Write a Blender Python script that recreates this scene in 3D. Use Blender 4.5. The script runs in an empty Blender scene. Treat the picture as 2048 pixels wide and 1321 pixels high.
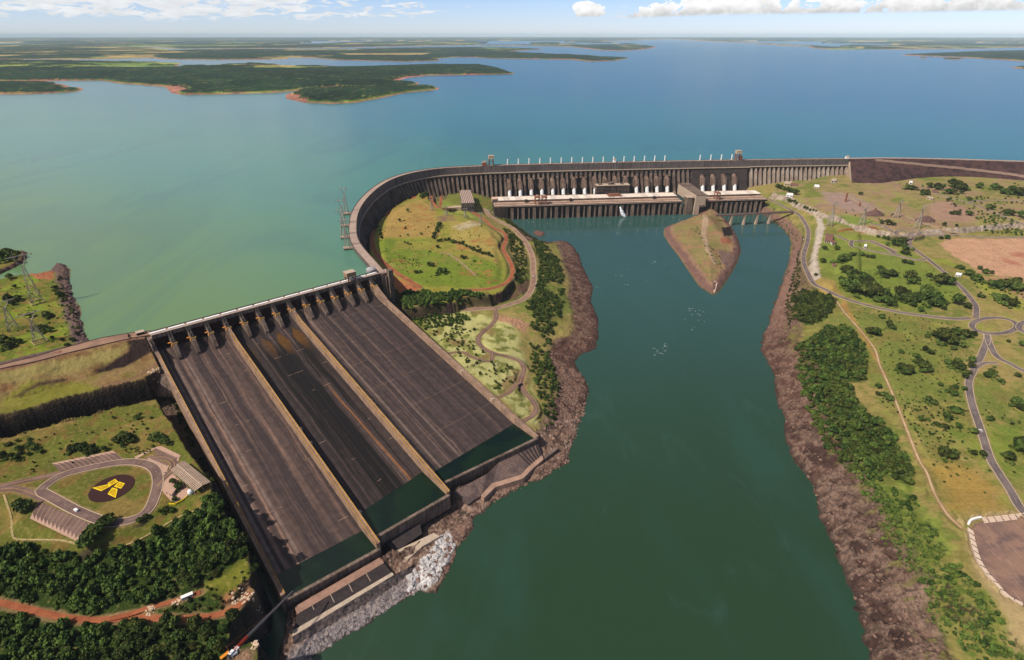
import bpy, bmesh, math, random
import numpy as np
from mathutils import Vector, Matrix

SC = bpy.context.scene
COL = SC.collection
R = math.radians
random.seed(7)
RNG = np.random.default_rng(11)

# ------------------------------------------------------------------ camera
F, CX, CY, HZ = 1150.0, 1024.0, 660.5, 71.0      # in pixels of the 2048x1321 photograph
CAMZ = 525.0                                      # metres above the river (river = 0, reservoir = 113, crest = 122)
PITCH = math.atan((CY - HZ) / F)
SP, CP = math.sin(PITCH), math.cos(PITCH)
cam_d = bpy.data.cameras.new("camera")
cam = bpy.data.objects.new("camera", cam_d); COL.objects.link(cam)
cam.location = (0, 0, CAMZ)
cam.rotation_euler = (math.pi / 2 - PITCH, 0, 0)
cam_d.sensor_width = 36.0
cam_d.lens = 36.0 * F / 2048.0
cam_d.clip_start = 5.0
cam_d.clip_end = 400000.0
SC.camera = cam

ZR, ZC = 113.0, 122.0    # reservoir level, crest level

def P(x, y, z):
    """ground point at height z seen at photo pixel x, y"""
    u = (x - CX) / F; v = (y - CY) / F
    t = (CAMZ - z) / (SP + v * CP)
    return Vector((u * t, (CP - v * SP) * t, z))

def PXY(pts, z=None):
    out = []
    for p in pts:
        q = P(p[0], p[1], p[2] if len(p) > 2 else z)
        out.append((q.x, q.y))
    return np.array(out)

def project(p):
    dx, dy, dz = p[0], p[1], p[2] - CAMZ
    fwd = dy * CP - dz * SP
    up = dy * SP + dz * CP
    return CX + F * dx / fwd, CY - F * up / fwd

# ------------------------------------------------------------------ numpy noise and polygons
def _hash(ix, iy, seed):
    h = (ix.astype(np.int64) * 374761393 + iy.astype(np.int64) * 668265263 + seed * 982451653) & 0xFFFFFFFF
    h = ((h ^ (h >> 13)) * 1274126177) & 0xFFFFFFFF
    h = h ^ (h >> 16)
    return (h & 0xFFFF).astype(np.float32) / 65535.0

def vnoise(x, y, seed=0):
    ix = np.floor(x); iy = np.floor(y)
    fx = (x - ix).astype(np.float32); fy = (y - iy).astype(np.float32)
    fx = fx * fx * (3 - 2 * fx); fy = fy * fy * (3 - 2 * fy)
    ix = ix.astype(np.int64); iy = iy.astype(np.int64)
    a = _hash(ix, iy, seed); b = _hash(ix + 1, iy, seed); c = _hash(ix, iy + 1, seed); d = _hash(ix + 1, iy + 1, seed)
    return (a + (b - a) * fx) * (1 - fy) + (c + (d - c) * fx) * fy

def fbm(x, y, scale, octaves=4, seed=0, gain=0.5):
    """0..1, scale = metres of the largest blob"""
    s = np.zeros_like(x, dtype=np.float32); amp = 1.0; tot = 0.0; f = 1.0 / scale
    for o in range(octaves):
        s += amp * vnoise(x * f + 17.3 * o, y * f - 9.1 * o, seed + o)
        tot += amp; amp *= gain; f *= 2.03
    return s / tot

def smooth(a, b, x):
    t = np.clip((x - a) / (b - a), 0, 1)
    return t * t * (3 - 2 * t)

def sdf(poly, X, Y):
    """signed distance to closed polygon, positive inside"""
    n = len(poly)
    d2 = np.full(X.shape, 1e18); ins = np.zeros(X.shape, bool)
    for i in range(n):
        ax, ay = poly[i]; bx, by = poly[(i + 1) % n]
        ex, ey = bx - ax, by - ay
        L = ex * ex + ey * ey + 1e-9
        t = np.clip(((X - ax) * ex + (Y - ay) * ey) / L, 0, 1)
        qx = X - ax - t * ex; qy = Y - ay - t * ey
        d2 = np.minimum(d2, qx * qx + qy * qy)
        if abs(ey) > 1e-12:
            c = (ay > Y) != (by > Y)
            ins ^= c & (X < ex * (Y - ay) / ey + ax)
    d = np.sqrt(d2)
    return np.where(ins, d, -d)

def dline(line, X, Y):
    """distance to an open polyline and the parameter height there (line rows: x, y, z)"""
    d2 = np.full(X.shape, 1e18); zz = np.zeros(X.shape)
    for i in range(len(line) - 1):
        ax, ay, az = line[i]; bx, by, bz = line[i + 1]
        ex, ey = bx - ax, by - ay
        L = ex * ex + ey * ey + 1e-9
        t = np.clip(((X - ax) * ex + (Y - ay) * ey) / L, 0, 1)
        qx = X - ax - t * ex; qy = Y - ay - t * ey
        q = qx * qx + qy * qy
        m = q < d2
        d2 = np.where(m, q, d2); zz = np.where(m, az + t * (bz - az), zz)
    return np.sqrt(d2), zz

def inpoly(poly, x, y):
    c = False; n = len(poly)
    for i in range(n):
        ax, ay = poly[i]; bx, by = poly[i - 1]
        if (ay > y) != (by > y) and x < (bx - ax) * (y - ay) / (by - ay) + ax:
            c = not c
    return c

def resample(pts, step):
    """Catmull-Rom through pts (list of tuples, any dimension), about equal steps"""
    p = [np.array(q, float) for q in pts]
    p = [2 * p[0] - p[1]] + p + [2 * p[-1] - p[-2]]
    dense = []
    for i in range(1, len(p) - 2):
        for k in range(24):
            t = k / 24.0
            dense.append(0.5 * ((2 * p[i]) + (-p[i-1] + p[i+1]) * t + (2*p[i-1] - 5*p[i] + 4*p[i+1] - p[i+2]) * t*t + (-p[i-1] + 3*p[i] - 3*p[i+1] + p[i+2]) * t**3))
    dense.append(p[-2])
    d = np.array(dense)
    s = np.concatenate([[0], np.cumsum(np.linalg.norm(np.diff(d[:, :2], axis=0), axis=1))])
    n = max(2, int(round(s[-1] / step)) + 1)
    t = np.linspace(0, s[-1], n)
    return np.stack([np.interp(t, s, d[:, k]) for k in range(d.shape[1])], 1)

# ------------------------------------------------------------------ objects
def lin(c):
    """sRGB 0..255 triple to linear"""
    o = []
    for v in c:
        v = v / 255.0
        o.append(v / 12.92 if v <= 0.04045 else ((v + 0.055) / 1.055) ** 2.4)
    return tuple(o)

def tag(o, label=None, cat=None, group=None, kind=None):
    if label: o["label"] = label
    if cat: o["category"] = cat
    if group: o["group"] = group
    if kind: o["kind"] = kind
    return o

def empty(name, loc, label=None, cat=None, group=None):
    o = bpy.data.objects.new(name, None); COL.objects.link(o)
    o.location = loc; o.empty_display_size = 5
    return tag(o, label, cat, group)

class MB:
    """collects boxes, prisms, tubes ... and links them as ONE mesh object"""
    def __init__(s):
        s.v = []; s.f = []; s.m = []
    def add(s, verts, faces, mi=0):
        b = len(s.v)
        s.v.extend([tuple(p) for p in verts])
        for fc in faces:
            s.f.append(tuple(b + i for i in fc)); s.m.append(mi)
    def hexa(s, p, mi=0):
        """8 corners: 4 bottom (counter-clockwise from above), 4 top"""
        s.add(p, [(3,2,1,0),(4,5,6,7),(0,1,5,4),(1,2,6,5),(2,3,7,6),(3,0,4,7)], mi)
    def box(s, c, sx, sy, z0, z1, ax=(1,0), mi=0):
        """box on centre c (x, y), half sizes sx along ax and sy across"""
        ux, uy = ax; L = math.hypot(ux, uy); ux /= L; uy /= L
        vx, vy = -uy, ux
        q = [(c[0] + a*sx*ux + b*sy*vx, c[1] + a*sx*uy + b*sy*vy) for a, b in ((-1,-1),(1,-1),(1,1),(-1,1))]
        s.hexa([(x, y, z0) for x, y in q] + [(x, y, z1) for x, y in q], mi)
    def prism(s, poly, z0, z1, mi=0):
        """poly: list of (x, y); z0, z1 numbers or lists"""
        n = len(poly)
        a = 0.0
        for i in range(n):
            a += poly[i][0]*poly[(i+1) % n][1] - poly[(i+1) % n][0]*poly[i][1]
        idx = range(n) if a > 0 else range(n-1, -1, -1)
        zb = [z0]*n if not hasattr(z0, '__len__') else z0
        zt = [z1]*n if not hasattr(z1, '__len__') else z1
        v = [(poly[i][0], poly[i][1], zb[i]) for i in idx] + [(poly[i][0], poly[i][1], zt[i]) for i in idx]
        f = [tuple(range(n-1, -1, -1)), tuple(range(n, 2*n))] + [(i, (i+1) % n, n+(i+1) % n, n+i) for i in range(n)]
        s.add(v, f, mi)
    def extrude(s, prof, a, b, mi=0):
        """prof: list of 3D points (closed outline); swept by half vectors a..b offset"""
        n = len(prof)
        va = [Vector(p) + a for p in prof]; vb = [Vector(p) + b for p in prof]
        s.add(va + vb, [tuple(range(n-1, -1, -1)), tuple(range(n, 2*n))] + [(i, (i+1) % n, n+(i+1) % n, n+i) for i in range(n)], mi)
    def tube(s, p, q, r0, r1=None, n=6, mi=0, caps=True):
        r1 = r0 if r1 is None else r1
        p = Vector(p); q = Vector(q); d = (q - p)
        if d.length < 1e-6: return
        d.normalize()
        up = Vector((0,0,1)) if abs(d.z) < 0.9 else Vector((1,0,0))
        u = d.cross(up).normalized(); w = u.cross(d)
        va = [p + (u*math.cos(2*math.pi*i/n) + w*math.sin(2*math.pi*i/n))*r0 for i in range(n)]
        vb = [q + (u*math.cos(2*math.pi*i/n) + w*math.sin(2*math.pi*i/n))*r1 for i in range(n)]
        f = [(i, i+n, (i+1) % n + n, (i+1) % n) for i in range(n)]
        if caps: f += [tuple(range(n)), tuple(range(2*n-1, n-1, -1))]
        s.add(va + vb, f, mi)
    def sheet(s, left, right, mi=0):
        n = len(left)
        s.add(list(left) + list(right), [(i, n+i, n+i+1, i+1) for i in range(n-1)], mi)
    def build(s, name, mats, parent=None, loc=None, smoothing=False):
        me = bpy.data.meshes.new(name)
        o0 = Vector((0,0,0))
        if parent is not None: o0 = wloc(parent)
        if loc is not None: o0 = Vector(loc)
        me.from_pydata([(p[0]-o0.x, p[1]-o0.y, p[2]-o0.z) for p in s.v], [], s.f)
        if not isinstance(mats, (list, tuple)): mats = [mats]
        for m in mats: me.materials.append(m)
        if len(mats) > 1: me.polygons.foreach_set("material_index", s.m)
        if smoothing: me.polygons.foreach_set("use_smooth", [True]*len(me.polygons))
        me.validate(); me.update()
        bm = bmesh.new(); bm.from_mesh(me)
        bmesh.ops.recalc_face_normals(bm, faces=bm.faces); bm.to_mesh(me); bm.free()
        o = bpy.data.objects.new(name, me); COL.objects.link(o)
        if parent is not None: o.parent = parent
        elif loc is not None: o.location = loc
        return o

def wloc(o):
    v = Vector(o.location)
    while o.parent is not None:
        o = o.parent; v += Vector(o.location)
    return v

def np_mesh(name, V, Q, mats):
    me = bpy.data.meshes.new(name)
    me.vertices.add(len(V)); me.vertices.foreach_set("co", V.astype(np.float32).ravel())
    k = Q.shape[1]
    me.loops.add(Q.size); me.loops.foreach_set("vertex_index", Q.astype(np.int32).ravel())
    me.polygons.add(len(Q))
    me.polygons.foreach_set("loop_start", np.arange(0, Q.size, k, dtype=np.int32))
    me.polygons.foreach_set("use_smooth", np.ones(len(Q), bool))
    for m in (mats if isinstance(mats, (list, tuple)) else [mats]): me.materials.append(m)
    me.update(calc_edges=True)
    o = bpy.data.objects.new(name, me); COL.objects.link(o)
    return o

# ------------------------------------------------------------------ materials
class NT:
    def __init__(s, name):
        s.m = bpy.data.materials.new(name); s.m.use_nodes = True
        s.t = s.m.node_tree; s.n = s.t.nodes
        s.b = s.n["Principled BSDF"]; s.out = s.n["Material Output"]
    def node(s, kind, **kw):
        n = s.n.new(kind)
        for k, v in kw.items(): setattr(n, k, v)
        return n
    def link(s, a, b): s.t.links.new(a, b)
    def pos(s):
        return s.node("ShaderNodeNewGeometry").outputs["Position"]
    def noise(s, vec, scale, detail=4.0, rough=0.55, dist=0.0):
        n = s.node("ShaderNodeTexNoise")
        n.inputs["Scale"].default_value = scale; n.inputs["Detail"].default_value = detail
        n.inputs["Roughness"].default_value = rough; n.inputs["Distortion"].default_value = dist
        if vec is not None: s.link(vec, n.inputs["Vector"])
        return n.outputs["Fac"]
    def scaled(s, vec, sc):
        n = s.node("ShaderNodeMapping"); n.inputs["Scale"].default_value = sc
        s.link(vec, n.inputs["Vector"]); return n.outputs["Vector"]
    def rng(s, v, a, b, c=0.0, d=1.0, smooth=True):
        n = s.node("ShaderNodeMapRange"); n.interpolation_type = 'SMOOTHSTEP' if smooth else 'LINEAR'
        s.link(v, n.inputs["Value"])
        for k, x in zip(("From Min", "From Max", "To Min", "To Max"), (a, b, c, d)): n.inputs[k].default_value = x
        return n.outputs["Result"]
    def math(s, op, a, b=None):
        n = s.node("ShaderNodeMath", operation=op)
        for i, x in enumerate((a, b)):
            if x is None: continue
            if isinstance(x, (int, float)): n.inputs[i].default_value = x
            else: s.link(x, n.inputs[i])
        return n.outputs[0]
    def mix(s, fac, a, b, mode='MIX'):
        n = s.node("ShaderNodeMix", data_type='RGBA', blend_type=mode)
        for key, x in (("Factor", fac), ("A", a), ("B", b)):
            sock = [i for i in n.inputs if i.name == key and (i.type == 'RGBA' or (key == "Factor" and i.type == 'VALUE'))][0]
            if isinstance(x, (int, float)): sock.default_value = x
            elif isinstance(x, tuple): sock.default_value = (*x[:3], 1.0)
            else: s.link(x, sock)
        return [o for o in n.outputs if o.type == 'RGBA'][0]
    def scale_col(s, col, fac):
        n = s.node("ShaderNodeVectorMath", operation='SCALE')
        s.link(col, n.inputs[0]) if not isinstance(col, tuple) else setattr(n.inputs[0], 'default_value', col[:3])
        if isinstance(fac, (int, float)): n.inputs["Scale"].default_value = fac
        else: s.link(fac, n.inputs["Scale"])
        return n.outputs[0]
    def attr(s, name):
        return s.node("ShaderNodeAttribute", attribute_name=name)
    def bump(s, h, strength=0.5, dist=1.0):
        n = s.node("ShaderNodeBump"); n.inputs["Strength"].default_value = strength; n.inputs["Distance"].default_value = dist
        s.link(h, n.inputs["Height"]); s.link(n.outputs[0], s.b.inputs["Normal"])
    def base(s, c):
        if isinstance(c, tuple): s.b.inputs["Base Color"].default_value = (*c[:3], 1)
        else: s.link(c, s.b.inputs["Base Color"])
    def set(s, rough=0.85, spec=0.3, metal=0.0):
        s.b.inputs["Roughness"].default_value = rough
        s.b.inputs["Specular IOR Level"].default_value = spec
        s.b.inputs["Metallic"].default_value = metal
        return s.m

def mat_weathered(name, c, var=0.35, scale=0.08, streak=0.0, c2=None, rough=0.88, bump=0.0):
    """a plain surface with stains of two sizes and, if wanted, vertical run-off streaks"""
    t = NT(name); p = t.pos()
    n1 = t.noise(p, scale, 5); n2 = t.noise(p, scale*6, 4)
    f = t.math('ADD', t.math('MULTIPLY', t.rng(n1, .3, .7, 1-var, 1+var), 0.6), t.math('MULTIPLY', t.rng(n2, .3, .7, 1-var, 1+var), 0.4))
    col = c
    if c2 is not None:
        col = t.mix(t.rng(n1, .42, .62), c, c2)
    if streak:
        sv = t.scaled(p, (0.35, 0.35, 0.02)); n3 = t.noise(sv, 1.0, 4)
        f = t.math('MULTIPLY', f, t.rng(n3, .35, .7, 1-streak, 1+streak*.4))
    t.base(t.scale_col(col, f))
    if bump: t.bump(n2, bump, 1.0)
    return t.set(rough)
# ------------------------------------------------------------------ light and sky
SUN_DIR = Vector((-0.86, -0.51, 0.0)).normalized()      # towards the sun, horizontally
SUN_EL = R(50)
to_sun = Vector((SUN_DIR.x*math.cos(SUN_EL), SUN_DIR.y*math.cos(SUN_EL), math.sin(SUN_EL)))
sd = bpy.data.lights.new("sun", 'SUN'); sd.energy = 5.0; sd.angle = R(0.53); sd.color = (1.0, 0.93, 0.84)
so = bpy.data.objects.new("sun", sd); COL.objects.link(so)
so.rotation_euler = (-to_sun).to_track_quat('-Z', 'Y').to_euler()
W = bpy.data.worlds.new("World"); SC.world = W; W.use_nodes = True
wt = W.node_tree
def build_world():
    n = wt.nodes; L = wt.links
    bg = n["Background"]; bg.inputs["Strength"].default_value = 0.05
    sky = n.new("ShaderNodeTexSky"); sky.sky_type = 'NISHITA'; sky.sun_disc = False
    sky.sun_elevation = SUN_EL
    sky.sun_rotation = math.atan2(to_sun.x, to_sun.y)
    sky.altitude = 300; sky.air_density = 1.0; sky.dust_density = 0.0; sky.ozone_density = 4.0
    def mth(op, a, b=None, c=None):
        m = n.new("ShaderNodeMath"); m.operation = op
        for i, x in enumerate((a, b, c)):
            if x is None: continue
            if isinstance(x, (int, float)): m.inputs[i].default_value = x
            else: L.new(x, m.inputs[i])
        return m.outputs[0]
    def mr(v, a, b, c=0.0, d=1.0):
        m = n.new("ShaderNodeMapRange"); m.interpolation_type = 'SMOOTHSTEP'
        L.new(v, m.inputs["Value"])
        for k, x in zip(("From Min", "From Max", "To Min", "To Max"), (a, b, c, d)):
            if isinstance(x, (int, float)): m.inputs[k].default_value = x
            else: L.new(x, m.inputs[k])
        return m.outputs["Result"]
    tc = n.new("ShaderNodeTexCoord"); sep = n.new("ShaderNodeSeparateXYZ"); L.new(tc.outputs["Generated"], sep.inputs[0])
    x, y, z = sep.outputs
    az = mth('ARCTAN2', x, y)                       # 0 straight ahead, + to the right
    el = mth('ARCSINE', z)
    def cloud(su, sv, seed, det=7.0, rough=0.58, dist=0.35):
        cb = n.new("ShaderNodeCombineXYZ"); L.new(mth('MULTIPLY', az, su), cb.inputs[0]); L.new(mth('MULTIPLY', el, sv), cb.inputs[1]); cb.inputs[2].default_value = seed
        t = n.new("ShaderNodeTexNoise"); t.inputs["Scale"].default_value = 1.0; t.inputs["Detail"].default_value = det
        t.inputs["Roughness"].default_value = rough; t.inputs["Distortion"].default_value = dist
        L.new(cb.outputs[0], t.inputs["Vector"]); return t.outputs["Fac"]
    # the cumulus bank low in the sky, ahead and right: puffy tops over a level base
    puff = cloud(34, 46, 3.1)
    big = cloud(9, 9, 8.4, 3)
    right = mr(az, 0.06, 0.34)
    base_el = mth('ADD', 0.0215, mth('MULTIPLY', right, 0.006))
    up = mth('SUBTRACT', el, base_el)
    below = mr(up, -0.003, 0.002)
    top_h = mth('ADD', 0.014, mth('MULTIPLY', right, 0.022))
    fall = mth('DIVIDE', up, top_h)
    dens = mth('SUBTRACT', mth('ADD', puff, mth('MULTIPLY', mth('SUBTRACT', big, 0.5), 0.9)), mth('MULTIPLY', fall, 0.30))
    thr = mth('SUBTRACT', 0.50, mth('MULTIPLY', right, 0.20))
    bank = mth('MULTIPLY', mr(mth('SUBTRACT', dens, thr), 0.0, 0.035), below)
    one = mth('ADD', mth('POWER', mth('MULTIPLY', mth('SUBTRACT', az, 0.117), 38.0), 2.0), mth('POWER', mth('MULTIPLY', mth('SUBTRACT', el, 0.0345), 95.0), 2.0))
    single = mth('MULTIPLY', mr(mth('SUBTRACT', mth('ADD', puff, 0.28), mth('MULTIPLY', one, 0.45)), 0.32, 0.40), mr(el, 0.0232, 0.0262))
    bank = mth('MAXIMUM', mth('MULTIPLY', bank, mr(az, 0.14, 0.19)), single)
    # scattered flat cumulus to the left, in perspective layers
    sc = cloud(30, 120, 5.7, 8.0, 0.60, 0.6)
    left = mr(az, 0.02, -0.45)
    lowfade = mr(el, 0.012, 0.026)
    scat = mr(mth('ADD', sc, mth('MULTIPLY', mth('SUBTRACT', mth('MULTIPLY', left, lowfade), 0.5), 0.22)), 0.50, 0.60)
    scat = mth('MULTIPLY', scat, lowfade)
    scat = mth('MULTIPLY', scat, mr(az, 0.0, -0.10))
    cov = mth('MAXIMUM', bank, mth('MULTIPLY', scat, 0.85))
    shade = mth('ADD', mr(up, 0.0, 0.016, 0.70, 1.0), mth('MULTIPLY', mth('SUBTRACT', cloud(70, 90, 1.2, 6), 0.5), 0.75))
    shl = mth('ADD', 0.86, mth('MULTIPLY', mth('SUBTRACT', cloud(40, 120, 2.2, 6), 0.5), 0.5))
    issc = mr(az, 0.03, -0.03)
    mixs = mth('ADD', mth('MULTIPLY', shade, mth('SUBTRACT', 1.0, issc)), mth('MULTIPLY', shl, issc))
    cc = n.new("ShaderNodeVectorMath"); cc.operation = 'SCALE'; cc.inputs[0].default_value = (22.5, 22.3, 22.2)
    L.new(mixs, cc.inputs["Scale"])
    # Nishita sky tinted bluer and brightened towards the horizon as a haze veil
    mx = n.new("ShaderNodeMix"); mx.data_type = 'RGBA'
    L.new(cov, mx.inputs[0])
    fa = [i for i in mx.inputs if i.type == 'RGBA']
    hb = n.new("ShaderNodeVectorMath"); hb.operation = 'MULTIPLY'; L.new(sky.outputs[0], hb.inputs[0]); hb.inputs[1].default_value = (0.84, 0.935, 1.33)
    hs = n.new("ShaderNodeVectorMath"); hs.operation = 'SCALE'; L.new(hb.outputs[0], hs.inputs[0]); L.new(mr(el, 0.03, 0.26, 2.4, 1.0), hs.inputs["Scale"])
    L.new(hs.outputs[0], fa[0]); L.new(cc.outputs[0], fa[1])
    L.new([o for o in mx.outputs if o.type == 'RGBA'][0], bg.inputs["Color"])
build_world()
vs = SC.view_settings; SC.display_settings.display_device = 'sRGB'
vs.view_transform = 'Standard'; vs.look = 'None'; vs.exposure = -0.12; vs.gamma = 1.0; vs.use_curve_mapping = False
SC.cycles.max_bounces = 6; SC.cycles.diffuse_bounces = 2; SC.cycles.glossy_bounces = 2; SC.cycles.volume_bounces = 1
SC.cycles.use_denoising = True
# ================================================================== layout taken off the photograph (pixels, heights in metres)
def Z(ox, oy, s, pts):                      # points read in an enlarged crop
    return [(ox + p[0] / s, oy + p[1] / s) + tuple(p[2:]) for p in pts]

CREST_PX = [(756,546),(740,527),(724,509),(710,491),(703,474),(701.8,453),(704.7,432),(713,413.5),(728.6,393.5),(749,375.5),(776,359.5),(808,348.5),(844,341),(890,335.6),(962,331.8),(1003,330.4),(1099,327.6),(1200,325.4),(1300,323.3),(1459,320.4),(1600,318.4),(1697,317.3)]
CREST = np.array([[*P(x, y, ZC)] for x, y in CREST_PX])
ROCKFILL_PX = [(1697,317.3),(1740,316.5),(1782,316.2),(1891,318),(1960,320),(2048,323),(2160,327),(2300,331)]
RF_CREST = np.array([[*P(x, y, ZC)] for x, y in ROCKFILL_PX])
CREST_C = resample([tuple(p) for p in CREST], 17.0)      # one buttress block per 17 m

# spillway frame: origin on the deck's front edge, e1 along the deck (left to right), e2 downstream
_a = P(305.7, 672, ZC); _b = P(764, 547, ZC)
E1 = Vector((_b.x - _a.x, _b.y - _a.y, 0)); DECK_L = E1.length; E1.normalize()
E2 = Vector((E1.y, -E1.x, 0))
SO = Vector((_a.x, _a.y, 0))
def SW(a, b, z): return SO + E1 * a + E2 * b + Vector((0, 0, z))
PIER_PX = [(350.8,688.6),(388,677),(424,666.7),(459,657.7),(492,646),(524.5,637),(556.7,629.4),(587.6,620),(617,611),(647,603.6),(674,594.6),(702,588),(728,580.5),(753.6,572.8)]
_t = []
for i, (x, y) in enumerate(PIER_PX):
    q = P(x, y, 111) - SO
    _t.append((i + 1, q.dot(E1)))
_t = np.array(_t); BAY, PIER0 = np.polyfit(_t[:, 0], _t[:, 1], 1)
def pier_a(i): return PIER0 + BAY * i
# chute walls: top end on the crest, bottom end from the photograph
WALL_END = {0: P(567,1194,27), 4: P(757,1091,27), 8: P(897,988,27), 14: P(1074,873,27)}
WTOP_B, WTOP_Z = 34.0, 90.0
WALL_TOP = {k: SW(pier_a(k), WTOP_B, WTOP_Z) for k in WALL_END}
ZPOOL = 21.0
def wall_pt(k, s, dz=0.0):
    a = WALL_TOP[k]; b = WALL_END[k]
    return Vector((a.x + (b.x-a.x)*s, a.y + (b.y-a.y)*s, WTOP_Z + (ZPOOL-2-WTOP_Z)*s + dz))
def wall_s_for_y(k, py, dz=0.0):
    lo, hi = 0.0, 1.15
    for _ in range(40):
        m = (lo + hi) / 2
        if project(wall_pt(k, m, dz))[1] < py: lo = m
        else: hi = m
    return lo

# water's edge of the river
LEFT_W = [(430,1560),(520,1440),(585,1365),(623,1319),(647,1300),(684,1278),(736,1246),(771,1223),(810,1199),(839,1183),(873,1186),(884,1162),(908,1122),(910,1106),(930,1080),(945,1056),(958,1027),(945,1040),(977,1015),(996,1001),(1032,980),(1057,967),(1086,957),(1100,945),(1125,931),(1139,923),(1134,914),(1149,885),(1158,848),(1171,815),(1172,800),(1177,773),(1162,751),(1150,727),(1160,710),(1191,698),(1196,676),(1194,633),(1181,604),(1184,587),(1181,562),(1185,575),(1167,537),(1158,512),(1149,496),(1135,484),(1122,482),(1099,485),(1081,482),(1067,475),(1040,457),(1020,439)]
LEFT_W = [p for p in LEFT_W if p not in ((958,1027),(1181,562))]
ISLAND_W = [(1396,433),(1382,439),(1355,447),(1329,457),(1327,470),(1339,490),(1357,512),(1380,547),(1398,573),(1424,590),(1435,587),(1447,571),(1463,547),(1475,524),(1482,502),(1477,482),(1469,465),(1459,447),(1437,427),(1420,418),(1400,420)]
RIGHT_W = [(1790,1500),(1760,1400),(1738,1314),(1722,1247),(1703,1187),(1690,1142),(1668,1098),(1649,1053),(1633,996),(1614,957),(1586,911),(1571,883),(1571,850),(1562,820),(1553,783),(1550,750),(1530,714),(1521,699),(1541,632),(1554,596),(1565,567),(1573,535),(1581,506),(1583,486),(1575,469),(1560,453),(1542,441),(1526,431),(1518,424)]

def wpoly(px, z): return [tuple(q) for q in PXY(px, z)]
_lw = wpoly(LEFT_W, 0); _rw = wpoly(RIGHT_W, 0)
LEFT_LAND = _lw + [(_lw[-1][0], 2150), (0, 2600), (-6000, 2600), (-6000, 120), (_lw[0][0]-200, 120)]
RIGHT_LAND = _rw + [(_rw[-1][0] - 20, 2160), (_rw[-1][0], 2900), (7000, 2900), (7000, 100), (_rw[0][0] + 100, 100)]
ISLAND = wpoly(ISLAND_W, 0)
ISLET = wpoly([(1065,465),(1075,461),(1090,466),(1086,472),(1077,474)], 0)

CLIFF_L = [(338,786,84),(365,830,83),(392,880,82),(415,930,80),(432,985,78),(470,1030,72),(498,1090,66),(518,1150,60),(526,1190,56),(524,1240,52),(524,1290,48),(520,1340,45),(512,1420,40),(500,1560,36)]
LEFT_BENCH = PXY(CLIFF_L + [(-700,1560,40),(-700,1000,84),(-300,945,84),(0,872,84),(215,818,84)])
TERRACE = PXY([(-700,1010,99),(-300,905,99),(0,833,99),(120,803,99),(250,772,99),(340,748,99),(338,715,100),(312,690,103),(250,690,110),(0,745,112),(-700,860,112)])
LROAD_PX = [(-420,835),(-200,785),(0,735.5),(68,720.8),(136,702.6),(204,686),(260,674),(300,668)]
LROAD = [tuple(P(x, y, 119.5)) for x, y in LROAD_PX] + [tuple(SW(12, -8, 119.5))]
MEADOW_L = wpoly([(-500,640),(-200,590),(0,562),(30,556),(70,551),(105,545),(110,533),(128,530),(136,540),(143,575),(150,605),(160,635),(172,665),(180,682),(215,690),(0,745),(-500,860)], 113)
SPIT_L = wpoly([(-500,540),(-300,485),(0,499),(35,502),(54,505),(53,518),(45,527),(30,536),(0,549),(-200,580)], 113)

PLATEAU = PXY([(738,470),(735,505),(748,540),(780,575),(800,592),(850,604),(900,604),(950,596),(1000,582),(1016,560),(1012,520),(1002,500),(996,470),(975,450),(935,432),(890,420),(868,405),(858,388),(838,384),(818,394),(785,415),(762,432),(745,455)], 64)
PLATEAU_IN = PXY([(765,462),(780,432),(815,405),(850,400),(880,418),(930,430),(985,462),(1000,485),(994,500),(1003,530),(1000,555),(985,565),(930,573),(870,580),(820,575),(775,540),(760,510)], 68)

UPPER_R = PXY([(1545,378),(1580,388),(1605,402),(1640,418),(1662,430),(1700,444),(1745,460),(1800,470),(1900,462),(2048,452),(2400,440),(2600,360),(2000,340),(1700,345)], 60)
LOTZ = 50.0
LOT_PX = [(1948.6,1056),(1956,1049),(1971,1045),(2048,1038.7),(2160,1030),(2230,1240),(2090,1230),(2018.7,1190),(1995,1165),(1971,1136),(1957,1105)]
LOT = PXY(LOT_PX, LOTZ)
RF_FOOT = [tuple(P(x, y, 64)) for x, y in [(1705,369),(1765,371),(1800,367),(1850,360),(1920,359.5),(1985,364),(2048,370),(2160,381),(2300,392)]]

# ------------------------------------------------------------------ the height field
NCOL, RY, Y0, Y1 = 1360, 1.0025, 225.0, 2800.0
NROW = int(math.log(Y1 / Y0) / math.log(RY)) + 1
def halfw(y): return 270.0 + 0.96 * y
gy = Y0 * RY ** np.arange(NROW)
gs = np.linspace(-1, 1, NCOL)
GX = gs[None, :] * halfw(gy)[:, None]
GY = np.repeat(gy[:, None], NCOL, 1)

def masked(poly, margin):
    p = np.array(poly); x0, y0 = p.min(0) - margin; x1, y1 = p.max(0) + margin
    return (GX > x0) & (GX < x1) & (GY > y0) & (GY < y1)

def prof(d, pts): return np.interp(d, [p[0] for p in pts], [p[1] for p in pts])

def rough_sd(sd, amp, scale, seed):
    return sd + (fbm(GX, GY, scale, 4, seed) - 0.5) * 2 * amp

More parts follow.
